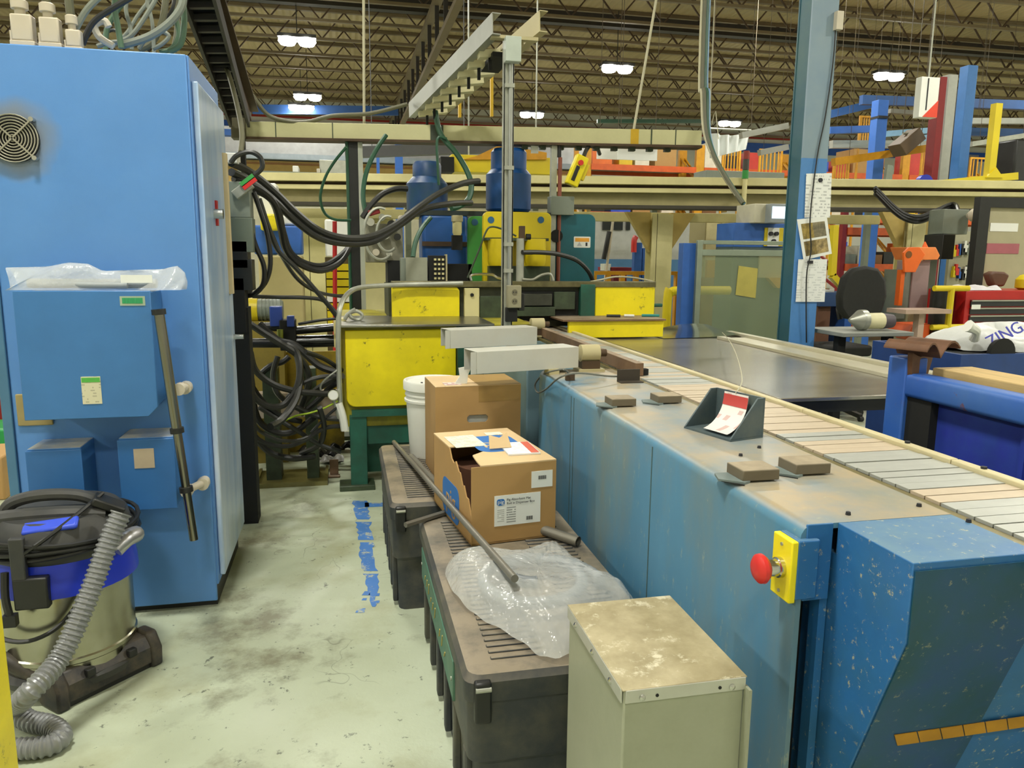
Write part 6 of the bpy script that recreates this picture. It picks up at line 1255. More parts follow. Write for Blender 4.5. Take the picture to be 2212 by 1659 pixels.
# stack light on a cream pole
p = at(1607, 430, y=8.3)
t = thing('stack_light', 'red and green stack light on a cream pole standing before the runway beam', 'lamp', (p.x, 8.3, 0))
zz0 = at(1607, 386, y=8.3).z
put('pole', G().cyl((p.x, 8.3, 0.0), (p.x, 8.3, zz0), 0.028, n=10), CREAM, t)
for k, (m_, a_, b_) in enumerate(((mat('stack_green', '#2f8a3c', 0.3), 368, 386), (mat('stack_dark', '#3c3a34', 0.4), 345, 367), (mat('stack_red', '#8a3026', 0.3), 326, 344))):
    za, zb = at(1607, b_, y=8.3).z, at(1607, a_, y=8.3).z; put('lens', G().cyl((p.x, 8.3, za), (p.x, 8.3, zb), 0.036, n=14), m_, t)
q = rc(1433, 628, 1452, 712, 7.2)
t = single('yellow_pipe_rail', 'bent yellow pipe railing right of the press', 'railing', G().tube([(q[0]+0.04, 7.2, 0), (q[0]+0.04, 7.2, q[3]-0.1), (q[0]+0.08, 7.2, q[3]-0.02), (q[0]+0.16, 7.2, q[3]), (at(1580, 632, y=7.2).x, 7.25, q[3]+0.0)], 0.045, 12, 5), YEL2)

# ------------------------------------------------------------------ back area between the runway columns
q = rc(1285, 468, 1440, 520, 13.0)
pw = thing('partition_wall', 'low white partition wall with a blue foot and dark windows behind the teal plate', 'partition', ((q[0]+q[1])/2, 13, 0))
zb = at(1350, 560, y=13).z
put('upper_wall', G().box(q[0]-0.6, q[1]+1.2, 13, 13.1, zb, q[3]), mat('partition_white', '#b9bbb8', 0.6), pw)
put('blue_foot', G().box(q[0]-0.6, q[1]+1.2, 12.98, 13.1, 0, zb), mat('partition_blue', '#4f7fae', 0.6), pw)
for a_, b_ in ((1303, 1322), (1328, 1346), (1354, 1362)):
    s = rc(a_, 470, b_, 497, 12.95); put('window_pane', G().box(s[0], s[1], 12.96, 13.0, s[2], s[3]), mat('dark_glass', '#2a3034', 0.15), pw)
a, b = at(1325, 470, y=10.8), at(1303, 575, y=10.8); single('leaning_pole', 'white pole with a dark grip leaning before the white partition', 'pole', G().cyl(a, (b.x-0.1, 10.8, 0), 0.02, n=8), PVC)
a, b = at(1316, 500, y=10.79), at(1304, 560, y=10.79); single('hanging_hose', 'dark hose grip hanging on the leaning pole', 'hose', G().cyl(a, b, 0.035, n=8), BLACK)
single('red_hose_handle', 'red handset hanging on a blue post before the partition', 'handle', G().tube([at(1374, 511, y=11.17), at(1370, 520, y=11.17), at(1369, 545, y=11.17)], 0.045, 8, 4), RED)
q = rc(1370, 524, 1386, 612, 11.2); single('blue_stand', 'ragged topped blue post behind the press next to the red handset', 'post', G().box(q[0], q[1], 11.2, 11.3, 0, q[3]), FARBLUE)
q = rc(1388, 536, 1395, 612, 11.2); single('blue_stand', 'slimmer blue post just right of the ragged one', 'post', G().box(q[0], q[1], 11.2, 11.3, 0, q[3]), FARBLUE)
q = rc(1285, 586, 1465, 594, 10.2); yr = thing('yellow_guard_rail', 'yellow guard rail with short posts behind the press', 'railing', ((q[0]+q[1])/2, 10.2, 0))
put('rail', G().box(q[0], q[1], 10.2, 10.28, q[2], q[3]), AMBER, yr)
for k in range(7): xx = q[0]+(q[1]-q[0])*k/6; put('post', G().box(xx-0.03, xx+0.03, 10.2, 10.28, 0, q[2]), AMBER, yr)
q = rc(1318, 578, 1372, 586, 11.6); single('red_cart', 'low red cart top behind the yellow guard rail', 'cart', G().box(q[0], q[1], 11.6, 12.2, q[2], q[3]).box(q[0]+0.1, q[1]-0.1, 11.7, 12.1, 0, q[2]), DKRED)
q = rc(1308, 570, 1322, 582, 11.55); single('white_grille_crate', 'small white wire crate on the red cart', 'crate', G().box(q[0], q[1], 11.6, 11.8, q[2]-0.02, q[3]), WHITE)
# left of the press between columns
for (r4, y, nm, lb, cat, m_) in (
  ((548, 487, 652, 550), 8.4, 'blue_cabinet', 'bright blue tool cabinet seen behind the sagging hoses', 'cabinet', FARBLUE),
  ((560, 552, 655, 690), 8.2, 'beige_board', 'plain beige board standing below the blue tool cabinet', 'board', mat('beige_board', '#b9ac78', 0.6, var=0.05)),
  ((562, 462, 600, 498), 8.3, 'yellow_bin', 'yellow bin on top of the blue tool cabinet', 'bin', YEL),
  ((560, 395, 598, 470), 8.6, 'white_sack', 'tall white sack standing behind the thick hoses', 'sack', WHITE),
  ((602, 466, 640, 486), 8.5, 'white_package', 'rounded white package on the blue tool cabinet', 'package', WHITE),
  ((702, 474, 760, 556), 8.6, 'white_machine', 'white machine housing left of the black upright post', 'machine', WHITE)):
    q = rc(*r4, y); 
    if nm in ('beige_board', 'white_machine'): zlo = 0 if nm == 'beige_board' else q[2]
    else: zlo = q[2]
    single(nm, lb, cat, G().box(q[0], q[1], y, y+0.35, zlo, q[3]), m_, bev=0.02)
q = rc(704, 570, 758, 690, 8.6); yd = thing('yellow_drawer_unit', 'yellow drawer unit under the white machine left of the black upright', 'drawers', ((q[0]+q[1])/2, 8.8, 0))
put('carcass', G().box(q[0], q[1], 8.62, 9.0, 0, at(730, 556, y=8.6).z), mat('drawer_dark', '#4a3c14', 0.6), yd)
for k in range(8):
    z1_ = q[3]-k*0.085; put('drawer', G().box(q[0]+0.01, q[1]-0.01, 8.58, 8.62, z1_-0.07, z1_), YEL2 if k != 4 else WHITE, yd)
a, b = at(723, 478, y=8.0), at(719, 690, y=8.0); single('red_pipe', 'thin vertical red pipe before the yellow drawer unit', 'pipe', G().cyl((b.x, 8, 0), (a.x, 8, a.z), 0.022, n=8), REDP)
q = rc(770, 440, 850, 600, 9.8); single('beige_cabinet', 'tall beige cabinet standing behind the valve manifold', 'cabinet', G().box(q[0], q[1], 9.8, 10.2, 0, q[3]), CREAM, bev=0.01)
# mezzanine office front far left
y = 22.0; q = rc(518, 298, 905, 348, y)
of = thing('mezzanine_front', 'far white and tan mezzanine front under a blue crane beam', 'wall', ((q[0]+q[1])/2, y, 0)); of['kind'] = 'structure'
zt1, zt2, zt3 = at(700, 352, y=y).z, at(700, 372, y=y).z, at(700, 360, y=y).z
put('white_wall', G().box(q[0]-3, q[1]+5, y, y+0.2, zt1, q[3]+0.2), mat('mezz_white', '#8d8d8b', 0.7), of)
put('grey_rail', G().box(q[0]-3, q[1]+5, y-0.3, y, at(700, 350, y=y).z, at(700, 338, y=y).z), mat('mezz_grey', '#7f888e', 0.6), of)
put('tan_panel', G().box(q[0]-3, q[1]+5, y-0.1, y+0.2, zt2-0.6, zt1), mat('mezz_tan', '#ad8f4c', 0.6), of)
put('brown_joint', G().box(q[0]-3, q[1]+5, y-0.13, y-0.1, zt3, zt3+0.05), mat('mezz_joint', '#8a6030', 0.6), of)
put('lower_wall', G().box(q[0]-3, q[1]+5, y, y+0.2, 0, zt2-0.6), mat('mezz_lower', '#a8a48c', 0.6), of)
q = rc(523, 286, 820, 299, 20.0); single('blue_crane_beam', 'bright blue crane beam in front of the far white mezzanine wall', 'beam', G().box(q[0]-2, q[1]+1, 20, 20.3, q[2], q[3]), FARBLUE)
for px, w_, lb in ((862, 17, 'double blue post right of the black upright far back'), (817, 7, 'slim blue post far back beside the double one')):
    q = rc(px-w_//2, 300 if w_ > 10 else 336, px+w_//2, 376, 17.0); single('blue_column', lb, 'column', G().box(q[0], q[1], 17, 17.2, 0, q[3]), FARBLUE)
a, b = at(745, 330, y=13.4), at(1030, 300, y=13.4); single('dark_grey_beam', 'dark grey sloping beam far behind the two blue cylinders', 'duct', G().beam(a, b+Vector((0.8, 0, -0.1)), 0.2, 0.17).cyl(a.lerp(b, 0.2), (a.lerp(b, 0.2).x, 13.4, 7.5), 0.008, n=5).cyl(a.lerp(b, 0.9), (a.lerp(b, 0.9).x, 13.4, 7.5), 0.008, n=5), mat('slate_grey', '#55565a', 0.5))  # a sloping beam, not a duct, on two thin rods
ZL = at(700, 378, y=10.3).z; lx0, lx1 = at(520, 380, y=10.3).x, at(1985, 395, y=10.2).x
lg = thing('service_ledge', 'long grey service ledge on legs behind the crane runway beam', 'ledge', ((lx0+lx1)/2, 10.5, 0))
put('deck', G().box(lx0, lx1, 10.0, 10.95, ZL-0.06, ZL), GREYP, lg)
for k in range(6):
    xx = lx0+0.3+(lx1-lx0-0.6)*k/5; put('leg', G().box(xx-0.04, xx+0.04, 10.85, 10.93, 0, ZL-0.06), GREYP, lg)
for k, (px0, py0, px1, py1) in enumerate(((632, 358, 645, 376), (684, 364, 695, 376), (690, 346, 760, 376))):
    q = rc(px0, py0, px1, py1, 10.5); single('parts_box', ('small white box on the runway top left of the green loop', 'small grey box on the runway top', 'long grey cassette lying on the runway ledge')[k], 'box', G().box(q[0], q[1], 10.5, 10.8, ZL, q[3]), [WHITE, PVC, GALV][k], bev=0.01)

q = rc(640, 350, 655, 368, 10.6)
# yellow crane hoist body behind the cylinders
yb = thing('crane_trolley', 'yellow crane bridge box behind the two blue cylinders', 'crane', (at(1080, 350, y=12).x, 12, at(1080, 374, y=12).z))
q = rc(975, 337, 1190, 374, 12.0)
put('box_girder', G().box(q[0], q[1]+0.1, 12, 12.4, q[2], q[3]), YEL2, yb, bev=0.01)
a = [at(1030, 337, y=11.98), at(1080, 313, y=11.98), at(1180, 330, y=11.98), at(1180, 345, y=11.98), at(1000, 345, y=11.98)]
put('tarp_cover', G().prism([(k.x, k.z) for k in a], 'y', 11.95, 12.35), AMBER, yb)
for f in (q[0]+0.3, q[1]-0.2): put('hanger', G().cyl((f, 12.2, q[3]), (f, 12.2, 7.46), 0.012, n=6), GALV, yb)
p = at(965, 355, y=11.9); put('hoist_motor', G().box(p.x-0.1, p.x+0.1, 11.8, 12.1, p.z-0.12, p.z+0.10), DARK, yb)

# ------------------------------------------------------------------ pallet racking, far and near bays
def rack_bay(x, y, w_, zs, label, up=AMBER, beam=RACKOR, first=[None]):
    t = thing('pallet_rack', label, 'rack', (x+w_/2, y+0.5, 0), 'orange pallet racking bays')
    for xx in (x, x+w_-0.1):
        f = put('upright', G().box(xx, xx+0.1, y, y+0.1, 0, zs[-1]+0.5).box(xx, xx+0.1, y+0.95, y+1.05, 0, zs[-1]+0.5), up, t)
        g = G()
        for k in range(6): z_ = 0.3+k*(zs[-1])/6; g.beam((xx+0.05, y+0.1, z_), (xx+0.05, y+0.95, z_+zs[-1]/6), 0.04, 0.04)
        put('brace', g, up, f)
    for z_ in zs: put('beam', G().box(x+0.1, x+w_-0.1, y-0.02, y+0.05, z_-0.13, z_).box(x+0.1, x+w_-0.1, y+1.0, y+1.07, z_-0.13, z_), beam, t)
    for z_ in zs: put('deck', G().box(x+0.1, x+w_-0.1, y+0.05, y+1.0, z_-0.05, z_-0.01), mat('rack_deck', '#7a6a4a', 0.7), t)
    return t
BOXM = [CARD, WHITE, mat('bin_blue', '#2c4fc0', 0.4), mat('bin_red', '#c03a30', 0.45), GREYP, mat('box_brown', '#7a5836', 0.8), mat('bin_pale', '#d8d4c0', 0.6), mat('bin_orange', '#e0702a', 0.5), BLACK, mat('bin_yellow', '#d8b820', 0.5)]
BN = ['brown carton', 'white carton', 'blue bin', 'red bin', 'grey case', 'dark brown carton', 'cream carton', 'orange bin', 'black case', 'yellow bin']
pos = ['beyond the gantry beam end', 'second bay from the gantry beam end', 'middle bay behind the blue column', 'bay behind the slim blue columns', 'bay behind the dark red column', 'last bay at the far right']
xs = at(1268, 350, y=17).x
for bay in range(6):
    x = xs+bay*2.75; rack_bay(x, 17.0, 2.75, [0.4, 1.45, 2.55, 3.6], 'far orange pallet racking, '+pos[bay])
    for lv, z_ in enumerate((1.45, 2.55, 3.6)):
        xx = x+0.16; ks = R.sample(range(10), 10); ki = 0
        while xx < x+2.45:
            w_, h_, k = R.uniform(0.27, 0.6), R.uniform(0.2, 0.6), ks[ki % 10]; ki += 1
            if xx+w_ > x+2.6: break
            if R.random() < 0.8:
                single('storage_box', BN[k]+', '+('lower', 'middle', 'top')[lv]+' level of far racking, '+pos[bay], BN[k].split()[-1], G().box(xx, xx+w_, 17.1, 17.1+R.uniform(0.4, 0.75), z_, z_+h_), BOXM[k], 'goods on the far racking')
            xx += w_+R.uniform(0.05, 0.25)
# nearer shelving of bins seen under the runway, right of the blue column
xs2 = at(1815, 560, y=12.5).x
t = rack_bay(xs2, 12.5, 2.6, [0.35, 0.95, 1.45, 2.1], 'nearer orange bin shelving seen between blue column and cream column', up=DKRED)
for lv, z_ in enumerate((0.35, 0.95, 1.45)):
    xx = xs2+0.14; kk = lv*3
    while xx < xs2+2.14:
        w_, h_, k = R.uniform(0.16, 0.3), R.uniform(0.16, 0.36), (7, 3, 9, 1, 0, 2, 4, 6, 5, 8)[kk % 10]; kk += 1
        single('storage_box', BN[k]+' on the '+('bottom', 'second', 'third')[lv]+' shelf of the nearer orange bin shelving', BN[k].split()[-1], G().box(xx, xx+w_, 12.55, 12.55+0.4, z_, z_+h_), BOXM[k], 'goods on the nearer bin shelving'); xx += w_+R.uniform(0.02, 0.08)

DROD = mat('dark_thin_rod', '#4a3f2a', 0.6)
# ------------------------------------------------------------------ blue workstation crane steelwork, far right
def vpost(name, lb, px0, px1, pyt, y, m_, zb=0.0, slant=0):
    q = rc(px0, pyt, px1, 500, y); return single(name, lb, 'column', G().box(q[0], q[1], y, y+0.16, zb, q[3]), m_, bev=0.004)
def vp(px0t, px1t, pyt, px0b, px1b, pyb, y):
    a, b = (at(px0t, pyt, y=y).x+at(px0b, pyb, y=y).x)/2, (at(px1t, pyt, y=y).x+at(px1b, pyb, y=y).x)/2
    return a, b, at(px0t, pyt, y=y).z
for nm, lb, args, m_ in (('blue_column', 'bright blue post with a black strap right of the building column', (1898, 1918, 215, 1884, 1908, 398, 12.0), mat('bright_blue_paint', '#3f78d8', 0.45, var=0.06)),
        ('red_column', 'dark red column near the grey one at the far right', (2030, 2046, 165, 2014, 2026, 392, 10.4), DKRED),
        ('grey_column', 'pale grey column between the dark red and the wide blue columns', (2049, 2066, 160, 2030, 2052, 392, 10.5), mat('pale_grey_column', '#a9aba4', 0.5)),
        ('blue_column', 'wide double blue column right of the pale grey one', (2095, 2112, 140, 2066, 2090, 384, 10.9), mat('mid_blue_paint', '#3a74b8', 0.45, var=0.08)),
        ('dark_column', 'dark strip of a column beside the wide blue one', (2080, 2094, 190, 2062, 2072, 330, 11.1), BLACK)):
    a, b, z_ = vp(*args); single(nm, lb, 'column', G().box(a, b, args[6], args[6]+0.18, 0, z_), m_, bev=0.004)
p = at(1908, 253, y=11.98); single('strap', 'black strap around the bright blue post', 'strap', G().box(p.x-0.10, p.x+0.09, 11.96, 12.18, p.z-0.02, p.z+0.02), BLACK)
q = rc(2060, 135, 2072, 160, 10.5)
q = rc(1988, 166, 2027, 254, 10.0); sb_ = thing('hanging_sign', 'white sign box with a red orange corner hanging beside the dark red column', 'sign', ((q[0]+q[1])/2, 10, q[2]))
put('panel', G().box(q[0], q[1], 10, 10.12, q[2], q[3]), PAPER, sb_, bev=0.004)
put('red_corner', G().prism([(q[0]+0.06, q[2]+0.005), (q[1], q[2]+0.005), (q[1], q[2]+0.24)], 'y', 9.99, 10.0), mat('sign_red', '#e0442c', 0.5), sb_)
put('groove', G().box(q[0]+0.10, q[0]+0.115, 9.99, 10.0, q[2]+0.1, q[3]-0.02), INK, sb_)
put('hanger', G().cyl(((q[0]+q[1])/2, 10.05, q[3]), ((q[0]+q[1])/2, 10.05, 7.45), 0.012, n=6), GALV, sb_)
BEAMS = [((1860, 216), (2230, 228), 14.5, 0.18, mat('dark_blue_beam', '#27528f', 0.5), 'dark blue crane beam crossing behind the columns at the upper right'),
  ((1790, 282), (1905, 278), 13.0, 0.12, mat('bright_blue_paint', '#3f78d8', 0.45), 'short bright blue beam just right of the building column'),
  ((1600, 293), (1700, 272), 12.6, 0.10, ALU, 'bright aluminium crane rail left of the building column'),
  ((1795, 312), (2020, 312), 13.4, 0.14, ALU, 'long pale aluminium rail behind the bright blue post'),
  ((1640, 330), (1700, 318), 13.0, 0.10, ALU, 'short pale rail end left of the building column'),
  ((1910, 290), (2010, 282), 12.8, 0.10, mat('sky_blue_rail', '#8fc0e8', 0.4), 'pale blue crane rail between the bright blue post and the dark red column'),
  ((1985, 300), (2022, 294), 12.2, 0.10, mat('sky_blue_rail', '#8fc0e8', 0.4), 'second pale blue rail end at the dark red column'),
  ((1800, 350), (2020, 318), 11.6, 0.12, AMBER, 'slanted amber beam behind the bright blue post'),
  ((2090, 262), (2230, 262), 12.4, 0.10, ALU, 'pale rail right of the wide blue column'),
  ((2090, 285), (2230, 288), 12.9, 0.14, mat('dark_blue_beam', '#27528f', 0.5), 'dark blue beam right of the wide blue column'),
  ((2095, 312), (2230, 290), 11.5, 0.08, GALV, 'thin grey slanted rail at the right picture edge'),
  ((1780, 250), (1895, 222), 15.0, 0.16, mat('dark_blue_beam', '#27528f', 0.5), 'dark blue slanted beam reaching the bright blue post'),
  ((1920, 240), (2020, 248), 13.8, 0.08, mat('dull_grey_rail', '#77756c', 0.5), 'dull grey rail above the pale blue crane rail'),
  ((545, 236), (860, 240), 30.0, 0.32, mat('dark_blue_beam', '#27528f', 0.5), 'dark blue crane beam high at the far end over the gantry'),
  ((1290, 262), (1520, 262), 26.0, 0.12, GRNHOSE, 'green pipe run far back above the gantry beam')]
for (a, b, y, ht, m_, lb) in BEAMS:
    pa, pb = at(*a, y=y), at(*b, y=y); t = thing('crane_rail', lb, 'rail', tuple(pa.lerp(pb, 0.5)))
    put('rail', G().beam(pa, pb, 0.12, ht), m_, t)
    for f in (0.15, 0.85):
        h_ = pa.lerp(pb, f); put('hanger_rod', G().cyl((h_.x, h_.y, h_.z+ht*0.4), (h_.x, h_.y, 8.31), 0.004, n=5), DROD, t)
a, b = at(1937, 326, y=11.2), at(1980, 290, y=11.2); single('brown_chute', 'slanted brown hood hanging before the amber beam', 'hood', G().beam(a, b, 0.3, 0.22), mat('brown_hood', '#5c4a34', 0.5), bev=0.01)
q = rc(1916, 352, 1930, 396, 10.0); single('grey_paddle', 'grey rounded paddle leaning on the runway beam beside the bright blue post', 'paddle', G().prism([(at(1913, 398, y=10).x, ZL), (at(1928, 398, y=10).x, ZL), (at(1932, 362, y=10).x, at(1932, 358, y=10).z), (at(1920, 355, y=10).x, at(1920, 355, y=10).z)], 'y', 10.02, 10.08), GREYP)
p = at(1999, 384, y=10.2); p.z = ZL+0.13; single('blue_hose_reel', 'deep blue round reel standing on the runway beam', 'reel', G().lathe((p.x, 10.2, p.z), [(0.03, -0.02), (0.13, -0.02), (0.13, 0.06), (0.03, 0.06)], 20, 'y'), mat('reel_blue', '#2030b0', 0.4))
q = rc(1525, 370, 1695, 386, 10.2); single('grey_duct', 'low grey duct lying on the runway beam left of the building column', 'duct', G().box(q[0], q[1], 10.2, 10.6, ZL, max(q[3], ZL+0.1)), GREYP, bev=0.01)
# yellow mesh panels in front of the far racking
for k, (a_, b_, c_, d_) in enumerate(((1560, 318, 1600, 385), (1640, 322, 1690, 385), (1800, 345, 1835, 392), (1856, 250, 1888, 310), (1990, 320, 2012, 380), (2095, 340, 2145, 385), (2150, 345, 2205, 385))):
    q = rc(a_, b_, c_, d_, 15.6); t = thing('mesh_panel', 'amber wire mesh panel before the far racking, ' + ('leftmost beside the white curtain', 'touching the building column on its left', 'just right of the building column', 'high between building column and bright blue post', 'left of the dark red column', 'right of the wide blue column', 'at the right picture edge')[k], 'panel', ((q[0]+q[1])/2, 15.6, q[2]))
    put('frame', G().box(q[0], q[0]+0.04, 15.6, 15.64, 0, q[3]).box(q[1]-0.04, q[1], 15.6, 15.64, 0, q[3]).box(q[0]+0.04, q[1]-0.04, 15.6, 15.64, q[3]-0.04, q[3]).box(q[0]+0.04, q[1]-0.04, 15.6, 15.64, q[2], q[2]+0.04), AMBER, t)
    g = G()
    for j in range(5): xx = q[0]+(q[1]-q[0])*(j+1)/6; g.box(xx-0.012, xx+0.012, 15.61, 15.63, q[2], q[3])
    put('mesh_wire', g, AMBER, t)
# white curtain
def curt(u, v, o=0.0):
    a = at(1532+90*u, 286+6*math.sin(u*3), y=14.2); b = at(1534+80*u, 342-20*u, y=14.2); p = a.lerp(b, v)
    return Vector((p.x, 14.2+0.06*math.sin(u*26)+o, p.z))
single('white_curtain', 'pleated white plastic curtain hanging under the bright lamp left of the building column', 'curtain', G().grid(curt, 40, 4).grid(lambda u, v: curt(u, v, 0.01), 40, 4), mat('white_curtain_film', '#dfe3e0', 0.4, var=0.04), sharp=70)
q = rc(1335, 310, 1420, 346, 14.0); rb = thing('red_white_banner', 'white banner with a red top stripe above the runway beam', 'banner', ((q[0]+q[1])/2, 14, q[2]))
put('sheet', G().box(q[0], q[1], 14, 14.03, q[2], q[3]), PAPER, rb); put('red_stripe', G().box(q[0]+0.1, q[1], 13.98, 14, q[3]-0.08, q[3]), mat('banner_red', '#d8402e', 0.5), rb)
q = rc(1290, 306, 1340, 344, 14.4); single('white_sheet', 'plain white sheet hung left of the red striped banner', 'sheet', G().box(q[0], q[1], 14.4, 14.43, q[2], q[3]), WHITE)
for px0, px1, py, y in ((1532, 1622, 284, 14.2), (1340, 1415, 310, 14.015), (1295, 1335, 306, 14.415), (1950, 1970, 292, 11.2)):
    a, b = at(px0, py, y=y), at(px1, py, y=y); zz = max(a.z, b.z)+0.02
    t = thing('hanging_pole', {1532: 'grey pole on two rods carrying the white curtain', 1340: 'grey pole on two rods carrying the red striped banner', 1295: 'grey pole on two rods carrying the plain white sheet', 1950: 'grey pole on two rods carrying the slanted brown hood'}[px0], 'pole', (a.x, y, zz))
    put('pole', G().cyl((a.x, y, zz), (b.x, y, zz), 0.02, n=8), GALV, t)
    for p in (a, b): put('hanger_rod', G().cyl((p.x, y, zz), (p.x, y, 7.45), 0.006, n=5), DROD, t)
# yellow jib at the right edge
y = 9.4; a, b, z_ = vp(2150, 2166, 222, 2140, 2152, 370, y)
jb = thing('yellow_jib', 'yellow jib mast with a tapering yellow boom on the runway beam', 'jib', (a, y, at(2150, 384, y=y).z))
put('mast', G().box(a, b, y, y+0.1, at(2150, 384, y=y).z, z_), YEL2, jb)
pts = [at(2000, 392, y=y), at(2200, 372, y=y), at(2200, 388, y=y)]; put('boom', G().prism([(k.x, k.z) for k in pts]+[(at(2005, 395, y=y).x, at(2005, 395, y=y).z)], 'y', y, y+0.12), YEL2, jb)
a2, b2_, _ = vp(2138, 2150, 283, 2130, 2140, 370, y+0.1); put('dark_sleeve', G().box(a2, b2_, y+0.02, y+0.12, at(2150, 370, y=y).z, at(2150, 283, y=y).z), BLACK, jb)
pts = [at(2128, 384, y=y), at(2165, 384, y=y), at(2150, 362, y=y)]; put('gusset', G().prism([(k.x, k.z) for k in pts], 'y', y-0.02, y+0.02), YEL2, jb)
q = rc(2192, 300, 2230, 398, 9.8); single('black_machine', 'black machine housing cut by the right picture edge on the runway beam', 'machine', G().box(q[0], q[1]+0.3, 9.8, 10.2, q[2], q[3]), BLACK, bev=0.03)

# ------------------------------------------------------------------ work area at the right
y = 6.9; q = rc(1786, 482, 1808, 598, y)
cs = thing('operator_console', 'blue operator console counter with a bent yellow frame beside the blue column', 'console', ((q[0]+q[1])/2+0.1, y, 0))
pp = [at(1803, 486, y=y), at(1797, 595, y=y), at(1830, 632, y=y)]
put('yellow_frame', G().beam(pp[0], pp[1], 0.06, 0.06, (0, 1, 0)).beam(pp[1], pp[2], 0.06, 0.06, (0, 1, 0)), YEL2, cs)
q = rc(1772, 632, 1850, 662, y); put('counter', G().box(q[0], q[1], y, y+0.5, q[2], q[3]), mat('console_blue', '#2a4a78', 0.5), cs, bev=0.004)
q2 = rc(1772, 662, 1800, 700, y); put('pedestal', G().box(q2[0], q2[1], y+0.05, y+0.45, 0, q[2]), mat('console_brown', '#6a4a38', 0.6), cs)
put('pedestal', G().box(q[1]-0.08, q[1], y+0.05, y+0.45, 0, q[2]), FARBLUE, cs)
single('console_papers', 'pale papers and small clutter on the blue operator console', 'papers', G().box(q[0]+0.06, q[0]+0.22, y+0.1, y+0.3, q[3], q[3]+0.02), PAPER)
# office chair
y = 6.3; c = at(1866, 635, y=y)
ofc = thing('office_chair', 'black upholstered office chair with a rounded back turned away by the console', 'chair', (c.x, y+0.2, 0))
bk = [(1815, 640), (1825, 600), (1845, 580), (1872, 574), (1900, 580), (1916, 605), (1918, 640), (1908, 672), (1895, 690), (1830, 690), (1816, 668)]
m_ = mat('black_upholstery', '#232423', 0.75, var=0.15, vs=30)
g = G().prism([(at(a_, b_, y=y).x, at(a_, b_, y=y).z) for a_, b_ in bk], 'y', y, y+0.09); o = put('backrest', g, m_, ofc, bev=0.03)
put('seat', G().prism(rrect(c.x-0.24, c.x+0.24, y+0.08, y+0.55, 0.08), 'z', 0.62, 0.72), m_, ofc, bev=0.02)
put('armrest', G().tube([at(1815, 690, y=y+0.2), at(1812, 660, y=y+0.25), at(1835, 655, y=y+0.45)], 0.025, 8, 4), BLACK, ofc)
put('gas_column', G().cyl((c.x, y+0.3, 0.1), (c.x, y+0.3, 0.62), 0.03), BLACK, ofc)
for k in range(5):
    an = k*2*math.pi/5; put('base_spoke', G().beam((c.x, y+0.3, 0.11), (c.x+0.3*math.cos(an), y+0.3+0.3*math.sin(an), 0.05), 0.05, 0.04), BLACK, ofc)
    put('caster', G().lathe((c.x+0.3*math.cos(an), y+0.3+0.3*math.sin(an), 0.025), [(0.025, -0.02), (0.025, 0.02)], 10, 'x'), BLACK, ofc)
# orange and grey upright machine
y = 6.6; q = rc(1945, 534, 2028, 720, y); oz_ = thing('belt_grinder', 'orange topped belt sanding machine with a wide mauve grey belt', 'machine', ((q[0]+q[1])/2, y+0.2, 0))
h1 = [at(x, yy, y=y) for x, yy in ((1948, 546), (1960, 534), (1982, 534), (1994, 550), (1982, 570), (1973, 588), (1949, 588))]
put('side_guard', G().prism([(k.x, k.z) for k in h1], 'y', y-0.03, y-0.002), ORANGE, oz_, bev=0.004)
h2 = [at(x, yy, y=y) for x, yy in ((1975, 534), (2022, 534), (2031, 552), (2026, 561), (1986, 562))]
put('hood', G().prism([(k.x, k.z) for k in h2], 'y', y+0.0, y+0.35), mat('orange_light', '#f28a44', 0.45), oz_, bev=0.006)
s = rc(1979, 563, 2014, 675, y); put('sanding_belt', G().box(s[0], s[1], y+0.06, y+0.30, s[2], s[3]), mat('mauve_belt', '#9a8684', 0.8, var=0.05), oz_)
s = rc(1944, 583, 1952, 660, y); put('orange_leg', G().box(s[0], s[1], y+0.0, y+0.06, s[2], s[3]), ORANGE, oz_)
s = rc(1952, 583, 1978, 668, y); put('grey_column', G().box(s[0], s[1], y+0.08, y+0.3, s[2]-0.1, s[3]), GREYP, oz_)
s = rc(1966, 672, 2004, 745, y); put('base', G().box(s[0], s[1], y+0.05, y+0.4, 0, s[3]), mat('grinder_base', '#a8a27e', 0.5), oz_)
s = rc(1955, 700, 2010, 732, y-0.3); put('orange_chute', G().prism([(s[0]+0.04, s[3]), (s[1], s[3]), (s[1]-0.06, s[2]), (s[0]+0.12, s[2]-0.02), (s[0], (s[2]+s[3])/2)], 'y', y-0.35, y-0.05), mat('orange_deep', '#d8581a', 0.5), oz_)
p = at(1963, 550, y=y-0.03); put('dark_vent', G().lathe((p.x, y-0.034, p.z), [(0.035, 0), (0.035, 0.005)], 14, 'y'), mat('orange_shadow', '#7a4a18', 0.6), oz_)
put('spike', G().cyl(at(1998, 535, y=y+0.1), at(1998, 522, y=y+0.1), 0.03, 0.005, n=8), ORANGE, oz_)
s = rc(1957, 669, 2056, 678, 5.9); single('tool_shelf', 'thin dusty plate shelf before the orange machine', 'shelf', G().box(s[0], s[1], 5.9, 6.15, s[2], s[3]).box((s[0]+s[1])/2-0.03, (s[0]+s[1])/2+0.03, 5.98, 6.05, 0, s[2]), mat('dusty_pink_plate', '#b39a8a', 0.6))
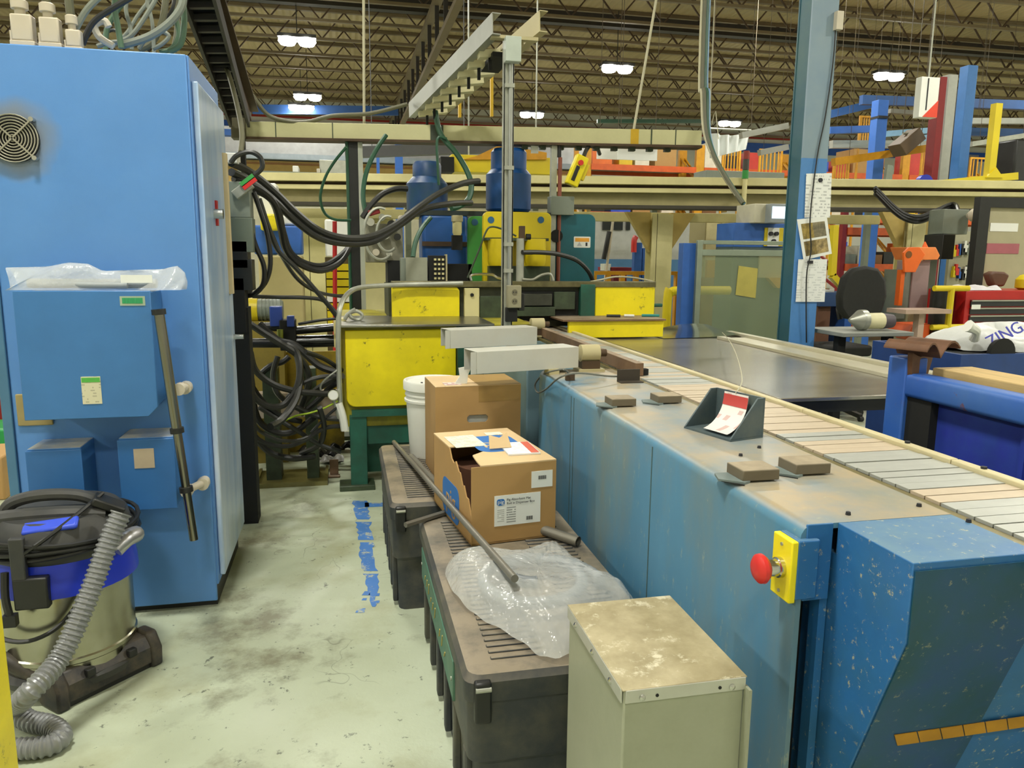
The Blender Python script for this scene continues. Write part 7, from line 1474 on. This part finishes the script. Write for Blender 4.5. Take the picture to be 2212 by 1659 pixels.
# column bits, grey box and pegboard behind
s = rc(2014, 500, 2024, 570, 8.6); single('dark_red_post', 'dark red post behind the orange machine', 'post', G().box(s[0]-0.02, s[1]+0.05, 8.6, 8.75, 0, s[3]+0.1), DKRED)
s = rc(2038, 452, 2092, 506, 7.2); single('grey_panel_box', 'grey green electrical box on the column behind the orange machine', 'box', G().box(s[0], s[1], 7.2, 7.4, s[2], s[3]).box(s[0]+0.05, s[0]+0.15, 7.4, 7.48, 0, s[3]), GREYP, bev=0.006)
s = rc(2036, 506, 2062, 560, 7.1); single('black_starter_box', 'black starter box under the grey electrical box', 'box', G().box(s[0], s[1], 7.1, 7.38, s[2], s[3]), BLACK, bev=0.006)
s = rc(2050, 500, 2114, 620, 7.8); pg = thing('tool_board', 'pale tool board hung with small coloured tools left of the black frame', 'board', ((s[0]+s[1])/2, 7.8, 0))
put('board', G().box(s[0], s[1], 7.8, 7.84, 0.6, s[3]), mat('board_beige', '#a9a68c', 0.6), pg)
TC = [YEL2, RED, FARBLUE, BLACK, WHITE, GREYP, mat('purple_grip', '#6a3f7a', 0.5)]
for k in range(14):
    px, py = 2060+6.2*(k % 7)+R.random()*3, 525+48*(k//7)+R.random()*18; p = at(px, py, y=7.77); w_ = R.uniform(0.012, 0.03)
    tn = k % 7
    single('hand_tool', ('yellow', 'red', 'blue', 'black', 'white', 'grey', 'purple')[tn]+' handled small tool in the '+('upper', 'lower')[k//7]+' row of the pale tool board', 'tool', G().box(p.x-w_, p.x+w_, 7.76, 7.803, p.z-0.08, p.z).box(p.x-w_*0.5, p.x+w_*0.5, 7.77, 7.803, p.z, p.z+0.05), TC[tn], 'small tools on the tool board')
p = at(2119, 464, y=7.0); wl = thing('work_lamp', 'small glowing warm work lamp beside the black frame', 'lamp', tuple(p))
put('shade', G().lathe((p.x, 7.05, p.z), [(0.05, 0), (0.07, 0.05), (0.03, 0.12)], 14, 'y'), PVC, wl); put('bulb', G().lathe((p.x, 7.02, p.z), [(0.02, -0.03), (0.05, 0.0), (0.05, 0.03)], 12, 'y'), mat('warm_bulb', '#ffdca0', 0.4, var=0, emit=6), wl)
put('arm', G().cyl((p.x, 7.1, p.z), (p.x+0.05, 7.1, 0.0), 0.012, n=6), BLACK, wl)
# black frame with beige panel
y = 6.7; s = rc(2102, 425, 2135, 640, y); fr = thing('welding_screen', 'black framed screen with a beige panel and pinned scraps above the red chest', 'screen', (s[1], y, 0))
xr = at(2250, 500, y=y).x; zt_ = s[3]
put('frame_post', G().box(s[0]+0.03, s[0]+0.16, y, y+0.08, 0, zt_).box(xr, xr+0.1, y, y+0.08, 0, zt_), BLACK, fr)
put('frame_top', G().box(s[0]+0.16, xr, y, y+0.08, zt_-0.10, zt_), BLACK, fr)
put('panel', G().box(s[0]+0.16, xr, y+0.04, y+0.06, 0.6, zt_-0.10), mat('screen_beige', '#aaa486', 0.6, var=0.05), fr)
for r4, m2, nm in (((2140, 482, 2200, 500), PAPER, 'pinned_paper'), ((2132, 526, 2202, 548), mat('pink_tape', '#a8606a', 0.6), 'pink_tape')):
    k = rc(*r4, y+0.03); put(nm, G().box(k[0], k[1], y+0.034, y+0.04, k[2], k[3]), m2, fr)
cb2 = [(1890, 405), (1905, 420), (1930, 445), (1955, 462), (1985, 468), (2020, 455), (2060, 440)]
for k in range(3): single('hose', ('upper', 'middle', 'lower')[k]+' of three black cables drooping under the runway beam at the right', 'cable', G().tube([at(a_, b_+6*k, y=7.6) for a_, b_ in cb2]+[at(2072, 460+3*k, y=7.25)], 0.022, 7, 5), BLACK)
p = at(1905, 425, y=8.3); single('cable_clamp', 'brown cable clamp with loose wires on the runway beam', 'clamp', G().obox((p.x, 8.4, p.z), (0.18, 0.12, 0.30), (0, 0.6, 0)), mat('clamp_brown', '#4c4030', 0.6), bev=0.01)
# red tool chest
y = 6.1; s = rc(2086, 628, 2235, 715, y); tc_ = thing('tool_chest', 'red rolling tool chest with black drawers and silver pulls under the black frame', 'chest', ((s[0]+s[1])/2, y+0.25, 0))
X1_ = s[1]+0.25
put('carcass', G().box(s[0], X1_, y+0.012, y+0.5, 0.12, s[3]), REDP, tc_, bev=0.006)
zz_ = s[3]-0.085
for k in range(6):
    d = put('drawer', G().box(s[0]+0.05, X1_-0.03, y, y+0.012, zz_-0.062, zz_), mat('drawer_black', '#26282c', 0.4), tc_, bev=0.003)
    put('pull', G().box(s[0]+0.05, X1_-0.03, y-0.012, y, zz_-0.014, zz_-0.002), CHROME, d); zz_ -= 0.072
k_ = rc(2098, 658, 2117, 668, y-0.01); put('label', G().box(k_[0], k_[1], y-0.016, y-0.0125, k_[2], k_[3]), PAPER, tc_)
for xx in (s[0]+0.08, X1_-0.08):
    for yy2 in (y+0.08, y+0.42): put('caster', G().lathe((xx, yy2, 0.06), [(0.06, -0.02), (0.06, 0.02)], 14, 'x').box(xx-0.03, xx+0.03, yy2-0.02, yy2+0.02, 0.06, 0.12), BLACK, tc_)
k_ = rc(2095, 634, 2150, 628, y); p = at(2112, 625, y=y+0.2)
single('white_cloth', 'crumpled white cloth on top of the red tool chest', 'cloth', G().grid(lambda u, v: Vector((s[0]-0.02+0.42*u, y+0.02+0.3*v, s[3]+0.004+0.045*abs(math.sin(u*7+v*3)*math.sin(v*6)))), 20, 14), mat('white_cloth', '#cfccd0', 0.8), sharp=80)
p = at(2150, 605, y=y+0.25); single('leather_pouch', 'brown leather tool pouch standing on the white cloth', 'pouch', G().prism([(p.x-0.12, p.z+0.06), (p.x-0.06, p.z+0.085), (p.x+0.06, p.z+0.08), (p.x+0.12, p.z+0.05), (p.x+0.07, s[3]+0.03), (p.x-0.05, s[3]+0.03)], 'y', y+0.2, y+0.3), mat('brown_leather', '#5a3a28', 0.6, var=0.2), bev=0.02)
p = at(2208, 618, y=y+0.2); single('yellow_canister', 'yellow rounded canister on the tool chest at the picture edge', 'canister', G().lathe((p.x+0.03, y+0.2, s[3]), [(0.05, 0.0), (0.085, 0.02), (0.085, 0.10), (0.05, 0.14), (0.02, 0.15)], 18), YEL2)
# yellow pipe stand
y = 6.0; yp = thing('pipe_stand', 'yellow pipe stand between the orange machine and the red tool chest', 'stand', (at(2050, 700, y=y).x, y, 0))
for px in (2048,):
    a, b = at(2056, 622, y=y), at(2044, 745, y=y); put('upright', G().cyl((a.x, y, 0), (a.x, y, a.z), 0.028, n=10), YEL2, yp)
for py, x0_, x1_ in ((623, 2018, 2092), (707, 2012, 2098)):
    a, b = at(x0_, py, y=y), at(x1_, py, y=y); put('cross_pipe', G().cyl((a.x, y, a.z), (b.x, y, a.z), 0.026, n=10), YEL2, yp)
put('dark_drum', G().lathe((at(2035, 640, y=y+0.25).x, y+0.25, 0), [(0.1, 0), (0.1, at(2035, 625, y=y).z)], 16), BLACK, yp)
# motor lying on a grey plate table
y = 4.9; a, b = at(1800, 716, y=y), at(1962, 716, y=y)
pt = thing('plate_stand', 'low grey plate stand holding the silver motor behind the steel table', 'stand', ((a.x+b.x)/2, y+0.1, 0))
put('plate', G().box(a.x, b.x-0.05, y-0.12, y+0.35, a.z-0.03, a.z), mat('grey_plate', '#8a8d86', 0.5, var=0.1), pt, bev=0.004)
for xx in (a.x+0.08, b.x-0.15): put('leg', G().box(xx-0.03, xx+0.03, y, y+0.06, 0, a.z-0.03), DARK, pt)
zc = at(1880, 700, y=y).z; rr = 0.075; zc = a.z+rr+0.002
mo = thing('silver_motor', 'silver motor with a conical cap and cream body lying on the grey plate stand', 'motor', ((a.x+b.x)/2, y+0.1, a.z))
xa = at(1843, 700, y=y).x; xb = at(1900, 700, y=y).x; xc_ = at(1945, 700, y=y).x
put('cone_cap', G().lathe((0, y+0.05, zc), [(0.012, xa), (rr, xa+0.085), (rr, xa+0.10)], 26, 'x'), mat('cap_silver', '#a5a79c', 0.35, 0.5), mo)
put('flange', G().lathe((0, y+0.05, zc), [(rr+0.0, xa+0.10), (rr, xa+0.13)], 26, 'x'), GALV, mo)
put('body', G().lathe((0, y+0.05, zc-0.008), [(0.058, xa+0.13), (0.06, xa+0.27)], 24, 'x'), mat('motor_cream', '#d8d2a8', 0.5), mo)
put('dark_end', G().lathe((0, y+0.05, zc-0.01), [(0.06, xa+0.27), (0.05, xa+0.36)], 24, 'x'), mat('motor_dark', '#4a4048', 0.5), mo)
# white printed sack on a blue bin
bnx = 3.42; bl = thing('blue_bin', 'blue steel bin behind the wood plank holding the white sack', 'bin', (3.9, 3.95, 0))
yb_ = 3.7; s0 = at(2078, 764, y=yb_)
zb_ = s0.z
put('bin_wall', G().box(s0.x-0.05, s0.x+1.3, yb_-0.05, yb_-0.02, 0.1, zb_+0.0).box(s0.x-0.05, s0.x-0.02, yb_-0.02, yb_+0.7, 0.1, zb_).box(s0.x-0.02, s0.x+1.3, yb_+0.67, yb_+0.7, 0.1, zb_), mat('bin_dark_blue', '#1f3f7c', 0.5, var=0.15), bl)
put('bin_floor', G().box(s0.x-0.05, s0.x+1.3, yb_-0.05, yb_+0.7, 0.0, 0.1).box(s0.x-0.02, s0.x+1.3, yb_-0.02, yb_+0.67, zb_-0.03, zb_-0.005), DARK, bl)
sk = thing('plastic_sack', 'crumpled white plastic sack with blue lettering lying on the blue bin', 'sack', (s0.x+0.3, yb_+0.25, zb_))
def sack(u, v):
    an = u*2*math.pi; r = math.sin(v*math.pi*0.5)
    w_ = 0.42*(1+0.12*math.sin(an*3)); d_ = 0.24*(1+0.1*math.sin(an*4+1))
    h = 0.145*(1-v**3)*(0.8+0.28*math.sin(an*2+0.7))+0.012*math.sin(an*7+v*9)*v
    return Vector((s0.x+0.44+w_*r*math.cos(an), yb_+0.24+d_*r*math.sin(an), zb_+0.002+max(0, h)))
put('film', G().grid(sack, 48, 14), mat('white_sack_film', '#d6d8d6', 0.4, var=0.05, bump=0.5, bs=14), sk, sharp=80)
put('twisted_neck', G().tube([(s0.x+0.12, yb_+0.05, zb_+0.08), (s0.x+0.08, yb_-0.0, zb_+0.13), (s0.x+0.02, yb_, zb_+0.16)], 0.04, 10, 4, rf=lambda i, k: 0.5+0.7*abs(i/k-0.3)), WHITE, sk)
text('ZING', 0.10, (s0.x+0.28, yb_+0.0, zb_+0.105), (rad(62), rad(-24), 0), mat('sack_ink_blue', '#3a3fb0', 0.5), sk, ext=0.002)
put('dark_opening', G().lathe((s0.x+0.24, yb_-0.03, zb_+0.005), [(0.085, -0.01), (0.075, 0.03)], 20, 'y'), DARK, sk)
# left background behind the cabinet
for k, (r4, y, nm, lb, cat, m_) in enumerate((((-60, 850, 12, 925), 6.5, 'red_crate', 'red crate stack edge seen left of the blue cabinet', 'crate', DKRED), ((-60, 930, 14, 985), 6.0, 'green_tote', 'green tote left of the blue cabinet', 'tote', mat('tote_green', '#1f8f48', 0.45)), ((-80, 990, 6, 1060), 5.2, 'brown_carton', 'brown carton on the floor left of the blue cabinet', 'box', CARD))):
    q = rc(*r4, y); single(nm, lb, cat, G().box(q[0], q[1], y, y+0.4, max(0, q[2]) if k < 2 else 0, q[3]), m_, bev=0.01)
single('pallet', 'wooden pallet under the crates left of the cabinet', 'pallet', G().box(-3.2, -2.2, 5.9, 7.1, 0, 0.12), WOOD)

# ------------------------------------------------------------------ lettering becomes plain meshes
bpy.context.view_layer.update()
dg = bpy.context.evaluated_depsgraph_get()
for o in [k for k in bpy.data.objects if k.type == 'FONT']:
    me = bpy.data.meshes.new_from_object(o.evaluated_get(dg)); n = bpy.data.objects.new('printed_word', me); COL.objects.link(n)
    n.parent = o.parent; n.matrix_local = o.matrix_local.copy(); bpy.data.objects.remove(o)
